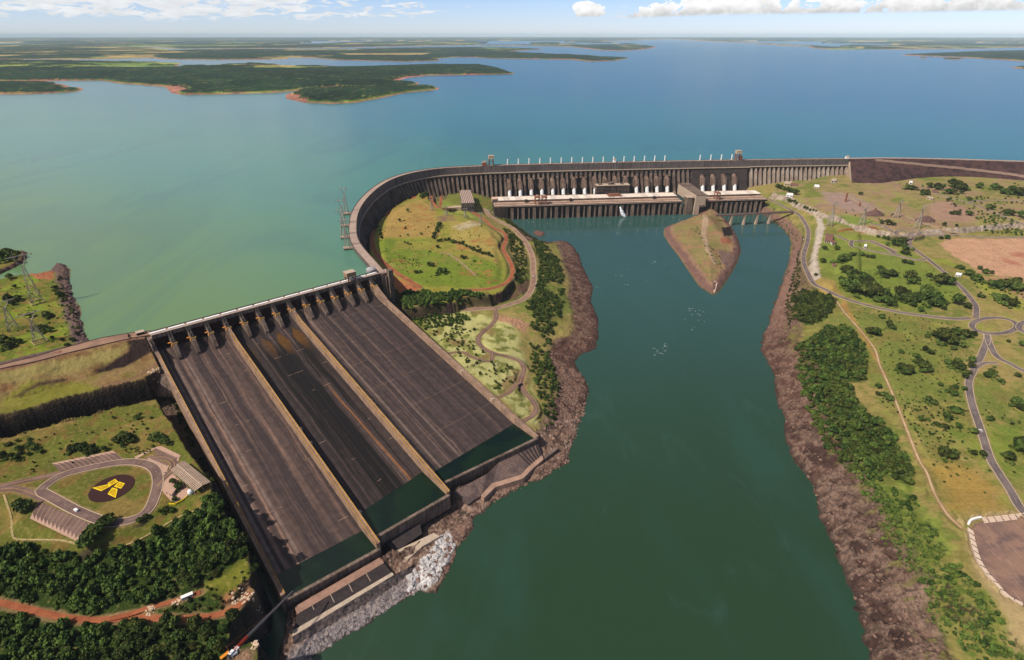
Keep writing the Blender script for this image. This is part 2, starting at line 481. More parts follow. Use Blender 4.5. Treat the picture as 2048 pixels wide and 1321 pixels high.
H = np.full(GX.shape, -12.0)
sdL = sdf(LEFT_LAND, GX, GY); sdR = sdf(RIGHT_LAND, GX, GY)
SDL, SDR = sdL, sdR
n80 = fbm(GX, GY, 80, 5, 3); n25 = fbm(GX, GY, 25, 5, 4); n9 = fbm(GX, GY, 9, 4, 5)
ridge = 1 - np.abs(2 * fbm(GX + 14*n25, GY, 22, 5, 31) - 1)
HL = prof(sdL + (n25-.5)*5 + (n9-.5)*6, [(-60,-12),(-6,-3),(0,0.2),(10,3),(40,8),(58,16),(100,30),(150,42),(230,52),(400,56)])
HR = prof(sdR + (n25-.5)*10 + (n9-.5)*9, [(-60,-12),(-6,-3),(0,0.2),(9,7),(26,15),(44,24),(58,29),(90,35),(170,45),(260,50),(420,53),(900,60)])
H = np.maximum(H, np.maximum(np.where(sdL > -60, HL, -12), np.where(sdR > -60, HR, -12)))
m = masked(ISLAND, 40)
sdI = np.full(GX.shape, -99.0); sdI[m] = sdf(ISLAND, GX[m], GY[m])
H = np.maximum(H, prof(sdI, [(-40,-12),(-5,-3),(0,.3),(10,6),(22,11),(45,17),(70,22),(95,24)]))
_mi = P(1447, 470, 26)
H += 9 * np.exp(-(((GX-_mi.x)/22)**2 + ((GY-_mi.y)/60)**2)) * (sdI > 5)
_mi2 = P(1412, 440, 26)
H += 12 * np.exp(-(((GX-_mi2.x)/26)**2 + ((GY-_mi2.y)/70)**2)) * (sdI > 0)
m = masked(ISLET, 10); s_ = sdf(ISLET, GX[m], GY[m]); H[m] = np.maximum(H[m], np.minimum(s_, 4) * .6)

# left bank bench (car park, wood) with its gorge cliff
zb = np.interp(GY, [250,310,400,486,666,900], [40,48,66,78,84,86])
s_ = rough_sd(sdf(LEFT_BENCH, GX, GY), 5, 24, 41)
w = smooth(-5, 5, s_); H = H*(1-w) + (zb + (n80-.5)*4) * w
SD_BENCH = s_
# terrace above the dark cut cliff
s_ = rough_sd(sdf(TERRACE, GX, GY), 2.0, 18, 42)
w = smooth(-6, 5, s_); H = H*(1-w) + (99 + (n80-.5)*5) * w
SD_TERR = s_
d_, z_ = dline(LROAD, GX, GY)
D_LROAD = d_
emb = z_ - 0.42 * np.maximum(0, d_ - 9)
H = np.where((SD_TERR > -2) | (sdf(MEADOW_L, GX, GY) > -30), np.maximum(H, emb), H)
# left meadow beside the reservoir
for poly, sid in ((MEADOW_L, 1), (SPIT_L, 2)):
    s_ = rough_sd(sdf(poly, GX, GY), 4, 20, 43+sid)
    w = smooth(-60, -8, s_)
    hm = prof(s_, [(-60,100),(-10,110),(0,113.1),(8,118),(16,119),(30,117.5),(120,119)]) + (n25-.5)*2
    H = np.where(s_ > -60, np.maximum(H*(1-w)+hm*w, H), H)
    if sid == 1: SD_MEAD = s_
    else: SD_SPIT = s_

# inside the dam's curve: plateau, dam-foot trench, cut cliff to the south
s_ = rough_sd(sdf(PLATEAU, GX, GY), 4, 30, 46)
w = smooth(-34, 8, s_); H = H*(1-w) + (62 + (n80-.5)*3) * w
SD_PLAT = s_
s_ = sdf(PLATEAU_IN, GX, GY)
w = smooth(-4, 12, s_); H = H + w * (4.5 + (n80-.5)*3)
d_, z_ = dline([tuple(p) for p in CREST], GX, GY)
D_CREST = d_
w = 1 - smooth(70, 100, d_)
armside = (GX < P(900,380,40).x) & (sdf(PLATEAU, GX, GY) < 4)
H = np.where(armside, H*(1-w) + np.minimum(H, 36)*w, H)
_pp = sdf(PLATEAU, GX, GY)
foot = (GX >= P(860,380,40).x) & (GX < P(1545,380,40).x) & (d_ < 290) & (sdI < -5) & (_pp < -4)
H = np.where(foot, np.minimum(H, 40), H)
foot = (GX >= P(985,380,40).x) & (GX < P(1500,380,40).x) & (d_ < 150) & (sdI < -5) & (_pp < -4)
H = np.where(foot, np.minimum(H, 17), H)
# far right terrace
s_ = rough_sd(sdf(UPPER_R, GX, GY), 7, 40, 47)
SD_UPR = s_
H = H + smooth(-5, 5, s_) * np.where(sdR > 0, 13.0, 0)
# rock cut on the inner side of the river road
ROCKCUT_PX = [(1629,432,46),(1636,452,46),(1633,480,46),(1624,510,46),(1620,540,46),(1626,560,46),(1660,575,48),(1720,560,48),(1720,470,48),(1680,440,48)]
s_ = sdf(PXY(ROCKCUT_PX), GX, GY); SD_CUT = s_
H = H + smooth(-6, 9, s_) * 10 * (1 - smooth(20, 90, s_))
# sunken paved lot
s_ = sdf(LOT, GX, GY); SD_LOT = s_
w = smooth(-75, -12, s_); H = H*(1-w) + (LOTZ + 2.7) * w
w = smooth(-10.5, -7.5, s_); H = H*(1-w) + (LOTZ - .5) * w
# gentle relief and rock roughness
grav = np.gradient(H, axis=0) / np.gradient(GY, axis=0); grah = np.gradient(H, axis=1) / np.gradient(GX, axis=1)
SL0 = np.hypot(grav, grah)
rocky = smooth(0.35, 0.9, SL0)
shore_r = np.maximum(smooth(-12, -5, sdR) * (1 - smooth(48, 66, sdR + (n25-.5)*16)) * smooth(1500, 1000, GY), 0)
shore_l = smooth(-12, -5, sdL) * (1 - smooth(40, 58, sdL + (n25-.5)*16)) * (GX > P(1040,900,5).x)
shore_i = smooth(-12, -5, sdI) * (1 - smooth(22, 34, sdI + (n25-.5)*16))
ROCKM = np.clip(np.maximum(np.maximum(shore_r, shore_l), shore_i * .6), 0, 1)
land = smooth(-2, 6, H)
H += land * ((n80 - .5) * 3 + (n25 - .5) * 1.2)
n4 = fbm(GX + 5*n9, GY, 4.2, 3, 6); rid2 = 1 - np.abs(2*fbm(GX*.7 + GY*.5 + 9*n25, GY*1.1 - GX*.4, 9, 3, 33) - 1)
crag = (ridge - .62) * 8 + (rid2 - .6) * 5.5 + (n9 - .5) * 4 + (np.floor(n25*9 + n4*1.2)/9 - n25) * 14
H += np.maximum(rocky * .8, ROCKM * np.where(shore_l > .5, .55, .95)) * crag * land

# spillway: everything stays below the chutes; a narrow gorge to the left of the left wall
RA = (GX - SO.x) * E1.x + (GY - SO.y) * E1.y
RB = (GX - SO.x) * E2.x + (GY - SO.y) * E2.y
def chute_z(b): return np.interp(b, [-30, 0, 34, 470, 600], [96, 97, 88, 17, -6])
foot_poly = [tuple(SW(pier_a(0)-2, -20, 0))[:2], tuple(SW(pier_a(14)+10, -20, 0))[:2], (WALL_END[14].x+6, WALL_END[14].y+2), (WALL_END[8].x, WALL_END[8].y-2), (WALL_END[4].x, WALL_END[4].y-6), (WALL_END[0].x, WALL_END[0].y-6)]
s_ = sdf(foot_poly, GX, GY)
SD_SPILL = s_
H = np.where(s_ > -2, np.minimum(H, chute_z(RB) - 7), H)
gorge_px_l = [SW(pier_a(0)-26, 78, 0), Vector((WALL_END[0].x-20, WALL_END[0].y+8, 0)), Vector((WALL_END[0].x-20, WALL_END[0].y-70, 0)), Vector((WALL_END[0].x+8, WALL_END[0].y-60, 0)), Vector((WALL_END[0].x+2, WALL_END[0].y, 0)), SW(pier_a(0), 70, 0)]
s_ = rough_sd(sdf([(p.x, p.y) for p in gorge_px_l], GX, GY), 3, 14, 48)
w = smooth(-3, 4, s_); H = H*(1-w) + np.minimum(H, np.maximum(chute_z(RB) - 26, -3)) * w
SD_GORGE = s_
# the notch at the right end of the spillway deck
NOTCH = [SW(DECK_L-8, 4, 0), SW(DECK_L+34, 20, 0), SW(DECK_L+30, 90, 0), SW(DECK_L-8, 80, 0)]
s_ = sdf([(p.x, p.y) for p in NOTCH], GX, GY); w = smooth(-8, 4, s_)
H = H*(1-w) + np.minimum(H, 52)*w
# cut cliff south of the plateau wood
CUTS = PXY([(803,622,62),(850,618,62),(905,606,62),(925,628,58),(880,636,58),(838,640,58)])
s_ = rough_sd(sdf(CUTS, GX, GY), 4, 14, 49); w = smooth(-5, 5, s_); SD_CUTS = s_
H = H*(1-w) + np.minimum(H, 46)*w
s2_ = sdf(PXY([(800,619,64),(850,614,64),(905,602,64),(990,596,64),(960,570,64),(800,585,64)]), GX, GY)
w = smooth(-2, 6, s2_); H = np.where(w > 0, np.maximum(H, H*(1-w) + 65*w), H)

# rough hollow between the middle chute's lip and the river
s_ = rough_sd(sdf(PXY([(757,1080),(897,993),(935,1012),(945,1038),(915,1058),(850,1078),(800,1105),(770,1100)], 8), GX, GY), 3, 12, 50); w = smooth(-4, 4, s_)
H = H*(1-w) + np.minimum(H, .6 + 5*(n9-.35))*w; SD_HOLLOW = s_
# under the reservoir and under the dam nothing may break the surface
DAMLINE = [tuple(p) for p in CREST]
UPSTREAM = [(-9000, LROAD[0][1] + 9000)] + [(LROAD[0][0] - 3000, LROAD[0][1]-900)] + [(p[0] + 9*E2.x*-1, p[1] - 9*E2.y) for p in LROAD[:-1]] + [tuple(SW(6, -9, 0))[:2], tuple(SW(DECK_L - 14, -9, 0))[:2]] + [(p[0], p[1]) for p in CREST[1:]] + [(p[0], p[1] + 6) for p in RF_CREST[1:]] + [(9000, RF_CREST[-1][1]), (9000, 9000)]
s_ = sdf(UPSTREAM, GX, GY)
SD_UP = s_
keep = np.maximum(np.maximum(SD_MEAD, SD_SPIT) , 12 - D_LROAD)
H = np.where((s_ > 0) & (keep < -60), np.minimum(H, 98), H)

def bilin(A, x, y):
    r = np.log(np.asarray(y, float) / Y0) / math.log(RY)
    c = (np.asarray(x, float) / halfw(np.asarray(y, float)) * .5 + .5) * (NCOL - 1)
    r = np.clip(r, 0, NROW - 1.001); c = np.clip(c, 0, NCOL - 1.001)
    i = r.astype(int); j = c.astype(int); fr = r - i; fc = c - j
    return (A[i, j]*(1-fc) + A[i, j+1]*fc)*(1-fr) + (A[i+1, j]*(1-fc) + A[i+1, j+1]*fc)*fr
def hz(x, y): return float(bilin(H, np.array([x]), np.array([y]))[0])

def drape(px, py, guess=None):
    """where the line of sight through photo pixel px, py first meets the ground"""
    u = (px - CX) / F; v = (py - CY) / F
    d = np.array([u, CP - v*SP, -(SP + v*CP)])
    t = np.linspace((CAMZ - 135) / -d[2], (CAMZ + 6) / -d[2], 500)
    x = d[0]*t; y = d[1]*t; z = CAMZ + d[2]*t
    y_ = np.clip(y, Y0*1.001, Y1*.99)
    h = bilin(H, x, y_)
    k = np.argmax(z <= h)
    if z[k] > h[k]: k = len(t) - 1
    if k == 0: return Vector((x[0], y[0], h[0]))
    a = (z[k-1] - h[k-1]); b = (h[k] - z[k]); f = a / (a + b + 1e-9)
    tt = t[k-1] + (t[k]-t[k-1]) * f
    return Vector((d[0]*tt, d[1]*tt, CAMZ + d[2]*tt))
def dpoly(pts): return [(q.x, q.y) for q in (drape(*p[:2]) for p in pts)]
# ================================================================== roads: centre lines draped on the ground, smoothed, then cut into it
ROADS = []      # (name, kind, N x 3 array, width)
def road(name, kind, px, width, step=4.0, zfix=None, ext=None):
    if zfix is None: pts = [tuple(drape(*p)) for p in px]
    else: pts = [tuple(P(p[0], p[1], zfix)) for p in px]
    if ext: pts += ext
    L = resample(pts, step)
    z = L[:, 2].copy()
    if zfix is None:
        k = 9; pad = np.pad(z, k, mode='edge'); z = np.convolve(pad, np.ones(2*k+1)/(2*k+1), 'valid')
        for _ in range(2): z = np.convolve(np.pad(z, k, mode='edge'), np.ones(2*k+1)/(2*k+1), 'valid')
    L[:, 2] = z
    ROADS.append((name, kind, L, width))
    return L

CARVED = np.zeros(GX.shape, np.float32)
def carve(L, width, shoulder=7.0):
    global H
    x0, y0 = L[:, :2].min(0) - 60; x1, y1 = L[:, :2].max(0) + 60
    m = (GX > x0) & (GX < x1) & (GY > y0) & (GY < y1)
    sub = L[::3] if len(L) > 12 else L
    if len(L) > 12 and not np.allclose(sub[-1], L[-1]): sub = np.vstack([sub, L[-1]])
    d, z = dline(sub, GX[m], GY[m])
    w = 1 - smooth(width/2 + 1.2, width/2 + 1.2 + shoulder, d)
    w = w*(1-CARVED[m]); H[m] = H[m]*(1-w) + (z - 0.25)*w
    CARVED[m] = np.maximum(CARVED[m], (1 - smooth(width/2, width/2 + 2.5, d)))

RED_RING = [(842,387),(822,395.6),(791,413),(770.7,429),(752,450),(744,472),(747,497),(756,513),(775,531.5),(805,554),(842,575)]
RED_EAST = [(862.6,389),(865,405),(883,414),(920,418),(944,424),(965,437.5),(987,456),(1008,468),(1012,480),(1006,497),(1014,513),(1024,533.5),(1024,552),(1012,566),(991,575.4),(965,578.5),(934,579.5)]
RED_NORTH = [(881,412),(882,400),(884,392),(895,386),(930,382),(985,380)]
TAN_ROAD = [(967,417),(981,433),(1004,446),(1030,462),(1053,486.5),(1065,517),(1067,544),(1067,566),(1059,587),(1042.5,601),(1016,611),(989,617),(961,618),(930,620)]
BROWN_ROAD = [(990,617),(992.6,635),(983,650),(963.5,666.6),(956,679),(963.5,693),(985,704),(1014,713),(1038.6,725),(1048,739),(1043,754),(1041,766),(1050.7,785),(1065,805),(1072.5,822),(1065,834),(1046,841)]
BROWN_B = [(985,706),(982,718),(968,722),(944,715),(925,705),(897,706.6)]
BROWN_C = [(1041,766),(1031,772),(1019,785),(1005,791),(992.5,794)]
RIVER_ROAD = [(1538,399),(1555,407),(1572.5,416),(1595,427.6),(1606.5,441),(1615.6,459),(1615.6,480),(1608,507),(1607.5,525),(1616,548),(1628,565.4),(1652.6,582),(1686,597),(1740,612),(1798,624.5),(1852,632),(1904,637.5),(1940,637)]
NW_ROAD = [(1952,636),(1952,614),(1943,599),(1925,577.5),(1898,553),(1861.5,523),(1854,517.5),(1818,491),(1801,474),(1789,463),(1765,453),(1740,448)]
PARK_E = [(1842,471.4),(1891,471.4),(1963,474),(2048,476),(2200,481)]
PARK_LINK = [(1818,488),(1824,478),(1842,471.4)]
LOOP_A = [(1672.7,474),(1704,481),(1735.7,484),(1769.6,495.6),(1794,510),(1832.6,520),(1852,519)]
LOOP_B = [(1704,481),(1704,491),(1726,500.5),(1779,509),(1810,515)]
S_ROAD = [(1972,664),(1974,680),(1964,708),(1952,732),(1938.7,759),(1938.7,783),(1946,813.7),(1961,859),(1979.5,916.6),(1996,948),(2018.7,980),(2048,1018),(2110,1090)]
SE_ROAD = [(1974,668),(1979.5,689.5),(1994.7,714),(2022,729),(2048,742.5),(2130,780)]
LINK_R = [(1956,734),(1970.5,726),(1994.7,726)]
NE_ROAD = [(1869,386.6),(1903,396),(1939,407),(1987.7,425),(2048,449.6),(2140,485)]
NE_B = [(1939,406),(1950,402.5),(1987.7,401),(2048,402),(2150,404)]
HAUL = [(1692,389),(1705,399),(1735.7,415.7),(1794,428),(1842,445),(1891,462),(1912,470)]
FOOTPATH = [(1673.8,604.8),(1692,629),(1722,662),(1749.5,698.6),(1758.5,729),(1773.7,762),(1792,804.6),(1810,850),(1837,919.6),(1853,948),(1869,992.4),(1897.6,1027.5),(1926,1053)]
DIRT_L = [(-120,1185),(0,1206),(54.7,1219),(109,1232),(164,1241),(219,1240),(273.5,1236),(328,1238),(383,1236.5),(437.5,1227),(478.5,1204),(500,1190)]
DIRT_L2 = [(219,1240),(260,1230),(301,1216),(355,1201),(400,1182)]
for nm, kd, px, w in [
    ("dirt_road", "red", RED_RING, 9), ("dirt_road", "red", RED_EAST, 9), ("dirt_road", "red", RED_NORTH, 7),
    ("road", "tan", TAN_ROAD, 11), ("road", "asphalt_l", BROWN_ROAD, 7.5), ("road", "asphalt_l", BROWN_B, 6), ("road", "asphalt_l", BROWN_C, 6),
    ("road", "asphalt", RIVER_ROAD, 10), ("road", "asphalt", NW_ROAD, 9), ("road", "asphalt", PARK_E, 8), ("road", "asphalt", PARK_LINK, 8),
    ("road", "asphalt", LOOP_A, 9), ("road", "asphalt", LOOP_B, 9), ("road", "asphalt", S_ROAD, 9), ("road", "asphalt", SE_ROAD, 9), ("road", "asphalt", LINK_R, 6),
    ("road", "asphalt", NE_ROAD, 8), ("road", "asphalt", NE_B, 7), ("dirt_road", "tanpath", HAUL, 9), ("footpath", "path", FOOTPATH, 2.6),
    ("dirt_road", "tanpath", [(880,507),(891,506),(903,512),(920,524),(937,538),(952,552)], 2.6), ("dirt_road", "red", DIRT_L, 6.5), ("dirt_road", "red", DIRT_L2, 5)]:
    road(nm, kd, px, w)
# roundabouts and the oval turning loop
def ring(cx, cy, rx, ry, name="road", w=9, zoff=0):
    c = drape(cx, cy)
    px = [(cx + rx*math.cos(a), cy + ry*math.sin(a)) for a in np.linspace(0, 2*math.pi, 25)]
    pts = [P(x, y, c.z) for x, y in px]
    L = resample([tuple(p) for p in pts], 3.0)
    L[-1] = L[0]
    ROADS.append((name, "asphalt", L, w)); return c, L
RB1_C, RB1 = ring(1988.6, 652, 45, 16)
RB2_C, RB2 = ring(2078, 655, 40, 15)
RB3_C, RB3 = ring(1816, 466.5, 26, 6.5, w=7)
# the car park loop on the left bench, level at its own height
PARK_Z = 78.0
LAWN_PX = [(95.4,977),(131,955),(212.6,936),(261.6,932),(294,941.7),(302.5,966),(294,1001.6),(278,1026),(245,1035.7),(218,1034),(163.5,1012.5),(122.6,990.7)]
LAWN = PXY(LAWN_PX, PARK_Z)
_c = LAWN.mean(0)
_ls = resample([tuple(p) for p in LAWN] + [tuple(LAWN[0])], 3.0)
def offset_loop(L, d):
    T = np.roll(L, -1, 0) - np.roll(L, 1, 0); T /= np.linalg.norm(T, axis=1)[:, None] + 1e-9
    N = np.stack([T[:, 1], -T[:, 0]], 1)
    if ((L + N - _c)**2).sum() < ((L - _c)**2).sum(): N = -N
    return L + N * d
_ring = offset_loop(_ls[:-1], 6.5)
_ring = np.vstack([_ring, _ring[:1]])
LOOP_L = np.column_stack([_ring, np.full(len(_ring), PARK_Z)])
ROADS.append(("road", "asphalt_l", LOOP_L, 10.0))
LW_A = road("road", "asphalt_l", [(-260,1022),(-120,1000),(0,973),(82,955),(128,945)], 7, zfix=PARK_Z)
LW_B = road("road", "asphalt_l", [(-260,1030),(-120,1005),(0,979),(45,981),(90,1000)], 7, zfix=PARK_Z)
LW_C = road("road", "asphalt_l", [(275,928),(300,917),(330,915),(348,925),(345,940),(325,960),(315,975)], 7, zfix=PARK_Z)
_flat = PXY([(-60,960),(100,915),(225,892),(345,890),(380,925),(425,965),(400,990),(340,1000),(250,1050),(165,1088),(50,1040),(60,1010),(-60,990)], PARK_Z)
s_ = sdf(_flat, GX, GY); w = smooth(-18, 0, s_)
H = H*(1-w) + (PARK_Z - .2)*w
for nm, kd, L, w in ROADS:
    carve(L, w, 9.0 if kd in ("asphalt", "tan") else 6.0)
for k_, (nm, kd, L, w) in enumerate(ROADS):
    N_ = np.zeros((len(L), 2)); N_[1:-1] = L[2:, :2]-L[:-2, :2]; N_[0] = L[1, :2]-L[0, :2]; N_[-1] = L[-1, :2]-L[-2, :2]
    N_ /= np.linalg.norm(N_, axis=1)[:, None]+1e-9; N_ = np.stack([-N_[:,1], N_[:,0]], 1)
    hm = np.maximum.reduce([bilin(H, L[:,0]+N_[:,0]*o, L[:,1]+N_[:,1]*o) for o in (-w*.5, -w*.25, 0, w*.25, w*.5)])
    L[:, 2] = np.maximum(L[:, 2], hm + .1)
# ================================================================== what covers the ground (albedo per vertex + how grassy / how rocky it is)
def srgb(r, g, b, k=0.80): return np.array(lin((r, g, b))) * k
GREEN, LIME, OLIVE, TAN, STRAW = srgb(120,127,56), srgb(140,148,60), srgb(132,124,62), srgb(176,150,92), srgb(212,200,138)
RED, BROWN, ROCKC, ROCKD, GREYR = srgb(168,98,62), srgb(140,104,72), srgb(138,104,88), srgb(84,64,56), srgb(186,166,144)
PINKISH = srgb(200,150,118); MAROON = srgb(104,78,76); FOREST = srgb(56,74,26)
C = np.empty(GX.shape + (3,), np.float32); C[:] = GREEN
GR = np.ones(GX.shape, np.float32)
def paint(mask, col, grass=None):
    global C, GR
    m = np.clip(mask, 0, 1).astype(np.float32)[..., None]
    C = C*(1-m) + np.asarray(col, np.float32)*m
    if grass is not None: GR[:] = GR*(1-m[..., 0]) + grass*m[..., 0]
def pmask(pts, soft=4, wob=6, scale=18, seed=60, z=None, margin=40):
    poly = PXY(pts, z) if z is not None else np.array(dpoly(pts))
    o = np.zeros(GX.shape, np.float32)
    mm = masked(poly, margin)
    if mm.any():
        s = sdf(poly, GX[mm], GY[mm]) + (fbm(GX[mm], GY[mm], scale, 4, seed)-.5)*2*wob
        o[mm] = smooth(-soft, soft, s)
    return o
big = fbm(GX, GY, 160, 4, 70); mid = fbm(GX, GY, 45, 5, 71); fine = fbm(GX, GY, 12, 4, 72)
paint(smooth(.46, .60, mid), OLIVE)
paint(smooth(.44, .58, big*.6+fine*.4), TAN*.75 + GREEN*.2)
paint(smooth(.56, .66, mid*.5+fine*.5) * .6, LIME)
# far right terrace: bare pinkish ground and thin grass
m = smooth(-10, 10, SD_UPR)
paint(m*smooth(.36, .52, mid*.6+big*.4), srgb(164,134,100)); paint(m*smooth(.54,.64,fine*.4+big*.6)*.7, srgb(156,124,104), .3)
paint(m*smooth(.50, .60, fine*.5+mid*.5)*.8, srgb(150,146,72))
paint(pmask([(1640,383),(1700,388),(1745,410),(1760,425),(1700,425),(1655,405)], 14, 12), srgb(166,138,122), .2)
paint(pmask([(1850,410),(1900,400),(1960,430),(1940,445),(1870,440)], 14, 14), srgb(172,136,112), .2)
paint(pmask([(1690,458),(1750,455),(1760,460),(1720,466),(1672,465)], 4, 6), srgb(150,84,54), .1)
paint(pmask([(1900,478),(1878,490),(1905,510),(1940,530),(1965,545),(2010,552),(2060,560),(2160,560),(2160,478)], 6, 9), srgb(206,158,124), .1)
paint(pmask([(1990,500),(2060,495),(2160,490),(2160,540),(2010,540)], 20, 22, 50)*smooth(.45,.6,mid), srgb(190,124,98), .1)
paint(pmask([(1960,545),(2060,560),(2160,565),(2160,620),(2050,610),(1980,580)], 10, 14)*smooth(.42,.55,fine), srgb(186,140,108), .2)
# bright lawn around the visitors' car park on the right
paint(pmask([(1640,470),(1690,468),(1760,462),(1810,480),(1840,520),(1900,560),(1930,600),(1850,620),(1740,605),(1670,580),(1640,540)], 12, 14)*.6*(0.5+mid*.6), srgb(122,146,46))
paint(pmask([(1640,440),(1700,455),(1760,448),(1740,440),(1690,430)], 6, 8), srgb(128,142,62))
paint(pmask([(1845,515),(1900,520),(1990,600),(2048,630),(2048,600),(1930,540)], 10, 10)*.7, srgb(150,158,52))
paint(pmask([(1625,555),(1660,560),(1690,590),(1660,600),(1635,580)], 6, 8), srgb(168,142,78))
paint(pmask([(1690,600),(1730,690),(1760,730),(1720,660),(1680,610)], 5, 5)*.8, srgb(190,136,78))
paint(pmask([(1830,905),(1880,960),(1900,1020),(1990,1030),(2000,985),(1950,940),(1870,930)], 14, 14)*.8, srgb(176,140,70))
paint(pmask([(1720,880),(1760,900),(1800,940),(1850,1010),(1890,1080),(1900,1110),(1870,1080),(1820,1000),(1760,920)], 6, 8)*.8, srgb(150,164,70))
paint(pmask([(1930,1060),(1950,1100),(1990,1170),(2048,1215),(2160,1300),(2160,1400),(2040,1330),(1990,1200),(1940,1120)], 6, 8), srgb(176,152,106), .5)
# under the wood on the right bank
WOOD_R = [(1586,712),(1600,690),(1655,655),(1690,652),(1735,698),(1728,765),(1692,765),(1704,786),(1737,829),(1765,847),(1813,914),(1828,950),(1815,968),(1760,950),(1686,941),(1650,905),(1618,845),(1598,760)]
CLUMP_R = [(1583,598),(1600,586),(1640,588),(1672,598),(1665,622),(1640,645),(1612,652),(1590,640)]
SCRUB_R = [(1660,902),(1805,902),(1828,948),(1818,968),(1850,1020),(1890,1100),(1940,1160),(1990,1205),(2005,1250),(2012,1275),(2048,1318),(2070,1400),(1925,1400),(1903,1318),(1860,1232),(1841,1171),(1800,1123),(1765,1091),(1736,1034),(1714,966),(1685,938)]
paint(pmask(WOOD_R, 5, 6), FOREST*1.1); paint(pmask(CLUMP_R, 5, 6), FOREST*1.3)
paint(pmask(SCRUB_R, 6, 10)*(.35+.65*smooth(.4,.6,fine)), srgb(104,118,46))
paint(pmask([(1890,870),(2048,850),(2048,1020),(1990,940)], 20, 20)*.6, srgb(110,134,40))
# left bank
bench = smooth(-4, 6, SD_BENCH)
paint(bench, srgb(108,108,44)); paint(bench*smooth(.46,.58,mid), srgb(142,120,64)); paint(bench*smooth(.52,.62,fine*.6+big*.4)*.7, srgb(104,116,38)); paint(bench*smooth(.58,.66,fine)*.6, srgb(134,96,58))
FOREST_L = [(-200,1070),(-40,1085),(10,1100),(60,1092),(160,1108),(240,1106),(320,1062),(400,1022),(452,1000),(480,1060),(505,1110),(520,1160),(522,1200),(500,1250),(512,1300),(480,1390),(380,1480),(-200,1480)]
paint(pmask(FOREST_L, 5, 5, z=None), FOREST*.9)
paint(pmask([(400,1175),(450,1150),(490,1110),(515,1150),(500,1180),(455,1185)], 8, 8), srgb(124,124,44))
paint(pmask([(445,1195),(480,1182),(516,1188),(500,1205),(455,1225)], 4, 6), srgb(176,122,84), .1)
paint(pmask([(462,1304),(496,1296),(508,1306),(490,1330),(450,1340)], 4, 6), srgb(150,118,92), .1)
terr = smooth(-3, 4, SD_TERR)
paint(terr, srgb(150,122,78)); paint(terr*smooth(.54,.66,mid)*.7, srgb(124,114,54)); paint(terr*smooth(.54,.64,fine)*.7, srgb(128,90,58))
paint(pmask([(0,800),(60,760),(150,765),(215,775),(140,800),(0,828)], 6, 8)*.8, srgb(128,128,42))
paint(pmask([(0,745),(100,725),(200,705),(260,690),(240,715),(150,745),(0,765)], 5, 6), srgb(158,142,84))
paint(pmask([(185,745),(255,705),(305,685),(330,715),(320,728),(250,735),(195,748)], 4, 7), srgb(50,37,34), .1)
paint(pmask([(40,792),(80,772),(135,762),(130,756),(75,765),(25,795)], 3, 3), srgb(84,62,50), .1)
paint(pmask([(195,770),(260,757),(330,742),(335,750),(250,775),(215,785)], 3, 5), srgb(140,108,78), .2)
mead = smooth(-2, 6, np.maximum(SD_MEAD, SD_SPIT))
paint(mead, srgb(104,112,38)); paint(mead*smooth(.54,.66,mid), srgb(130,144,42)); paint(mead*smooth(.54,.64,fine)*.8, srgb(140,118,58))
rim = smooth(-6, 2, SD_MEAD) * (1-smooth(14, 24, SD_MEAD + (n25-.5)*14)) * (GX > P(95,540,116).x)
paint(rim, srgb(112,88,84), .05)
paint(smooth(-6,2,SD_SPIT)*(1-smooth(6,12,SD_SPIT)), srgb(120,84,74), .05)
paint(pmask([(55,548),(106,545),(108,562),(75,562)], 3, 4, z=115), srgb(168,106,72), .1)
paint((1-smooth(9, 13, D_LROAD))*(SD_BENCH < 0)*(GX < SO.x+20), srgb(152,112,88), .0)
# the plateau inside the curve
plat = smooth(-6, 6, SD_PLAT)
paint(plat, srgb(150,146,58))
paint(pmask([(775,430),(840,400),(870,412),(880,470),(855,475),(765,478)], 8, 10), srgb(178,146,80))
paint(pmask([(900,440),(1000,470),(1000,490),(1003,515),(940,520),(905,490)], 8, 10), srgb(174,154,80))
paint(pmask([(755,482),(850,480),(900,492),(960,512),(1005,540),(1000,570),(940,575),(850,575),(800,560),(770,530)], 8, 8), srgb(126,144,46)*.9)
paint(pmask([(795,482),(870,484),(960,505),(940,515),(850,500),(790,498)], 6, 8)*.7, srgb(160,148,66))
paint(pmask([(870,435),(905,428),(912,442),(880,445)], 4, 4), srgb(140,112,84), .3)
paint(pmask([(905,455),(950,442),(962,450),(925,462)], 5, 5), srgb(198,180,140), .2)
paint(pmask([(885,400),(940,425),(980,450),(930,440),(880,425)], 6, 8)*.6, srgb(140,158,60))
paint(plat*smooth(.50,.62,fine*.6+big*.4)*.55, srgb(160,140,74)); paint(plat*smooth(.60,.68,fine*.5+mid*.5)*.6, srgb(170,104,60))
south = pmask([(850,640),(900,622),(960,622),(985,640),(1030,640),(1040,700),(1060,760),(1080,840),(1090,855),(1060,850),(1000,800),(930,740),(870,680)], 8, 10)
paint(south, srgb(196,190,122)); paint(south*smooth(.46,.58,fine*.6+mid*.4), srgb(128,130,62)); paint(south*smooth(.6,.68,mid)*.8, srgb(150,120,80))
paint(pmask([(990,628),(1040,640),(1060,650),(1050,665),(1020,650),(990,640)], 4, 5), srgb(186,142,108), .1)
paint(pmask([(1018,585),(1040,570),(1058,560),(1062,580),(1030,600),(1000,606)], 5, 7)*.8, srgb(104,76,62), .1)
paint(pmask([(950,590),(1000,585),(1050,565),(1060,585),(1030,598),(960,612)], 6, 8)*smooth(.4,.55,fine), srgb(112,80,66), .1)
paint(pmask([(775,545),(800,560),(842,578),(835,590),(800,588),(778,565)], 4, 5), srgb(180,112,74), .1)
armz = armside & (D_CREST < 100)
paint(armz*smooth(8, 0, SD_PLAT)*.7, srgb(96,84,60), .2)
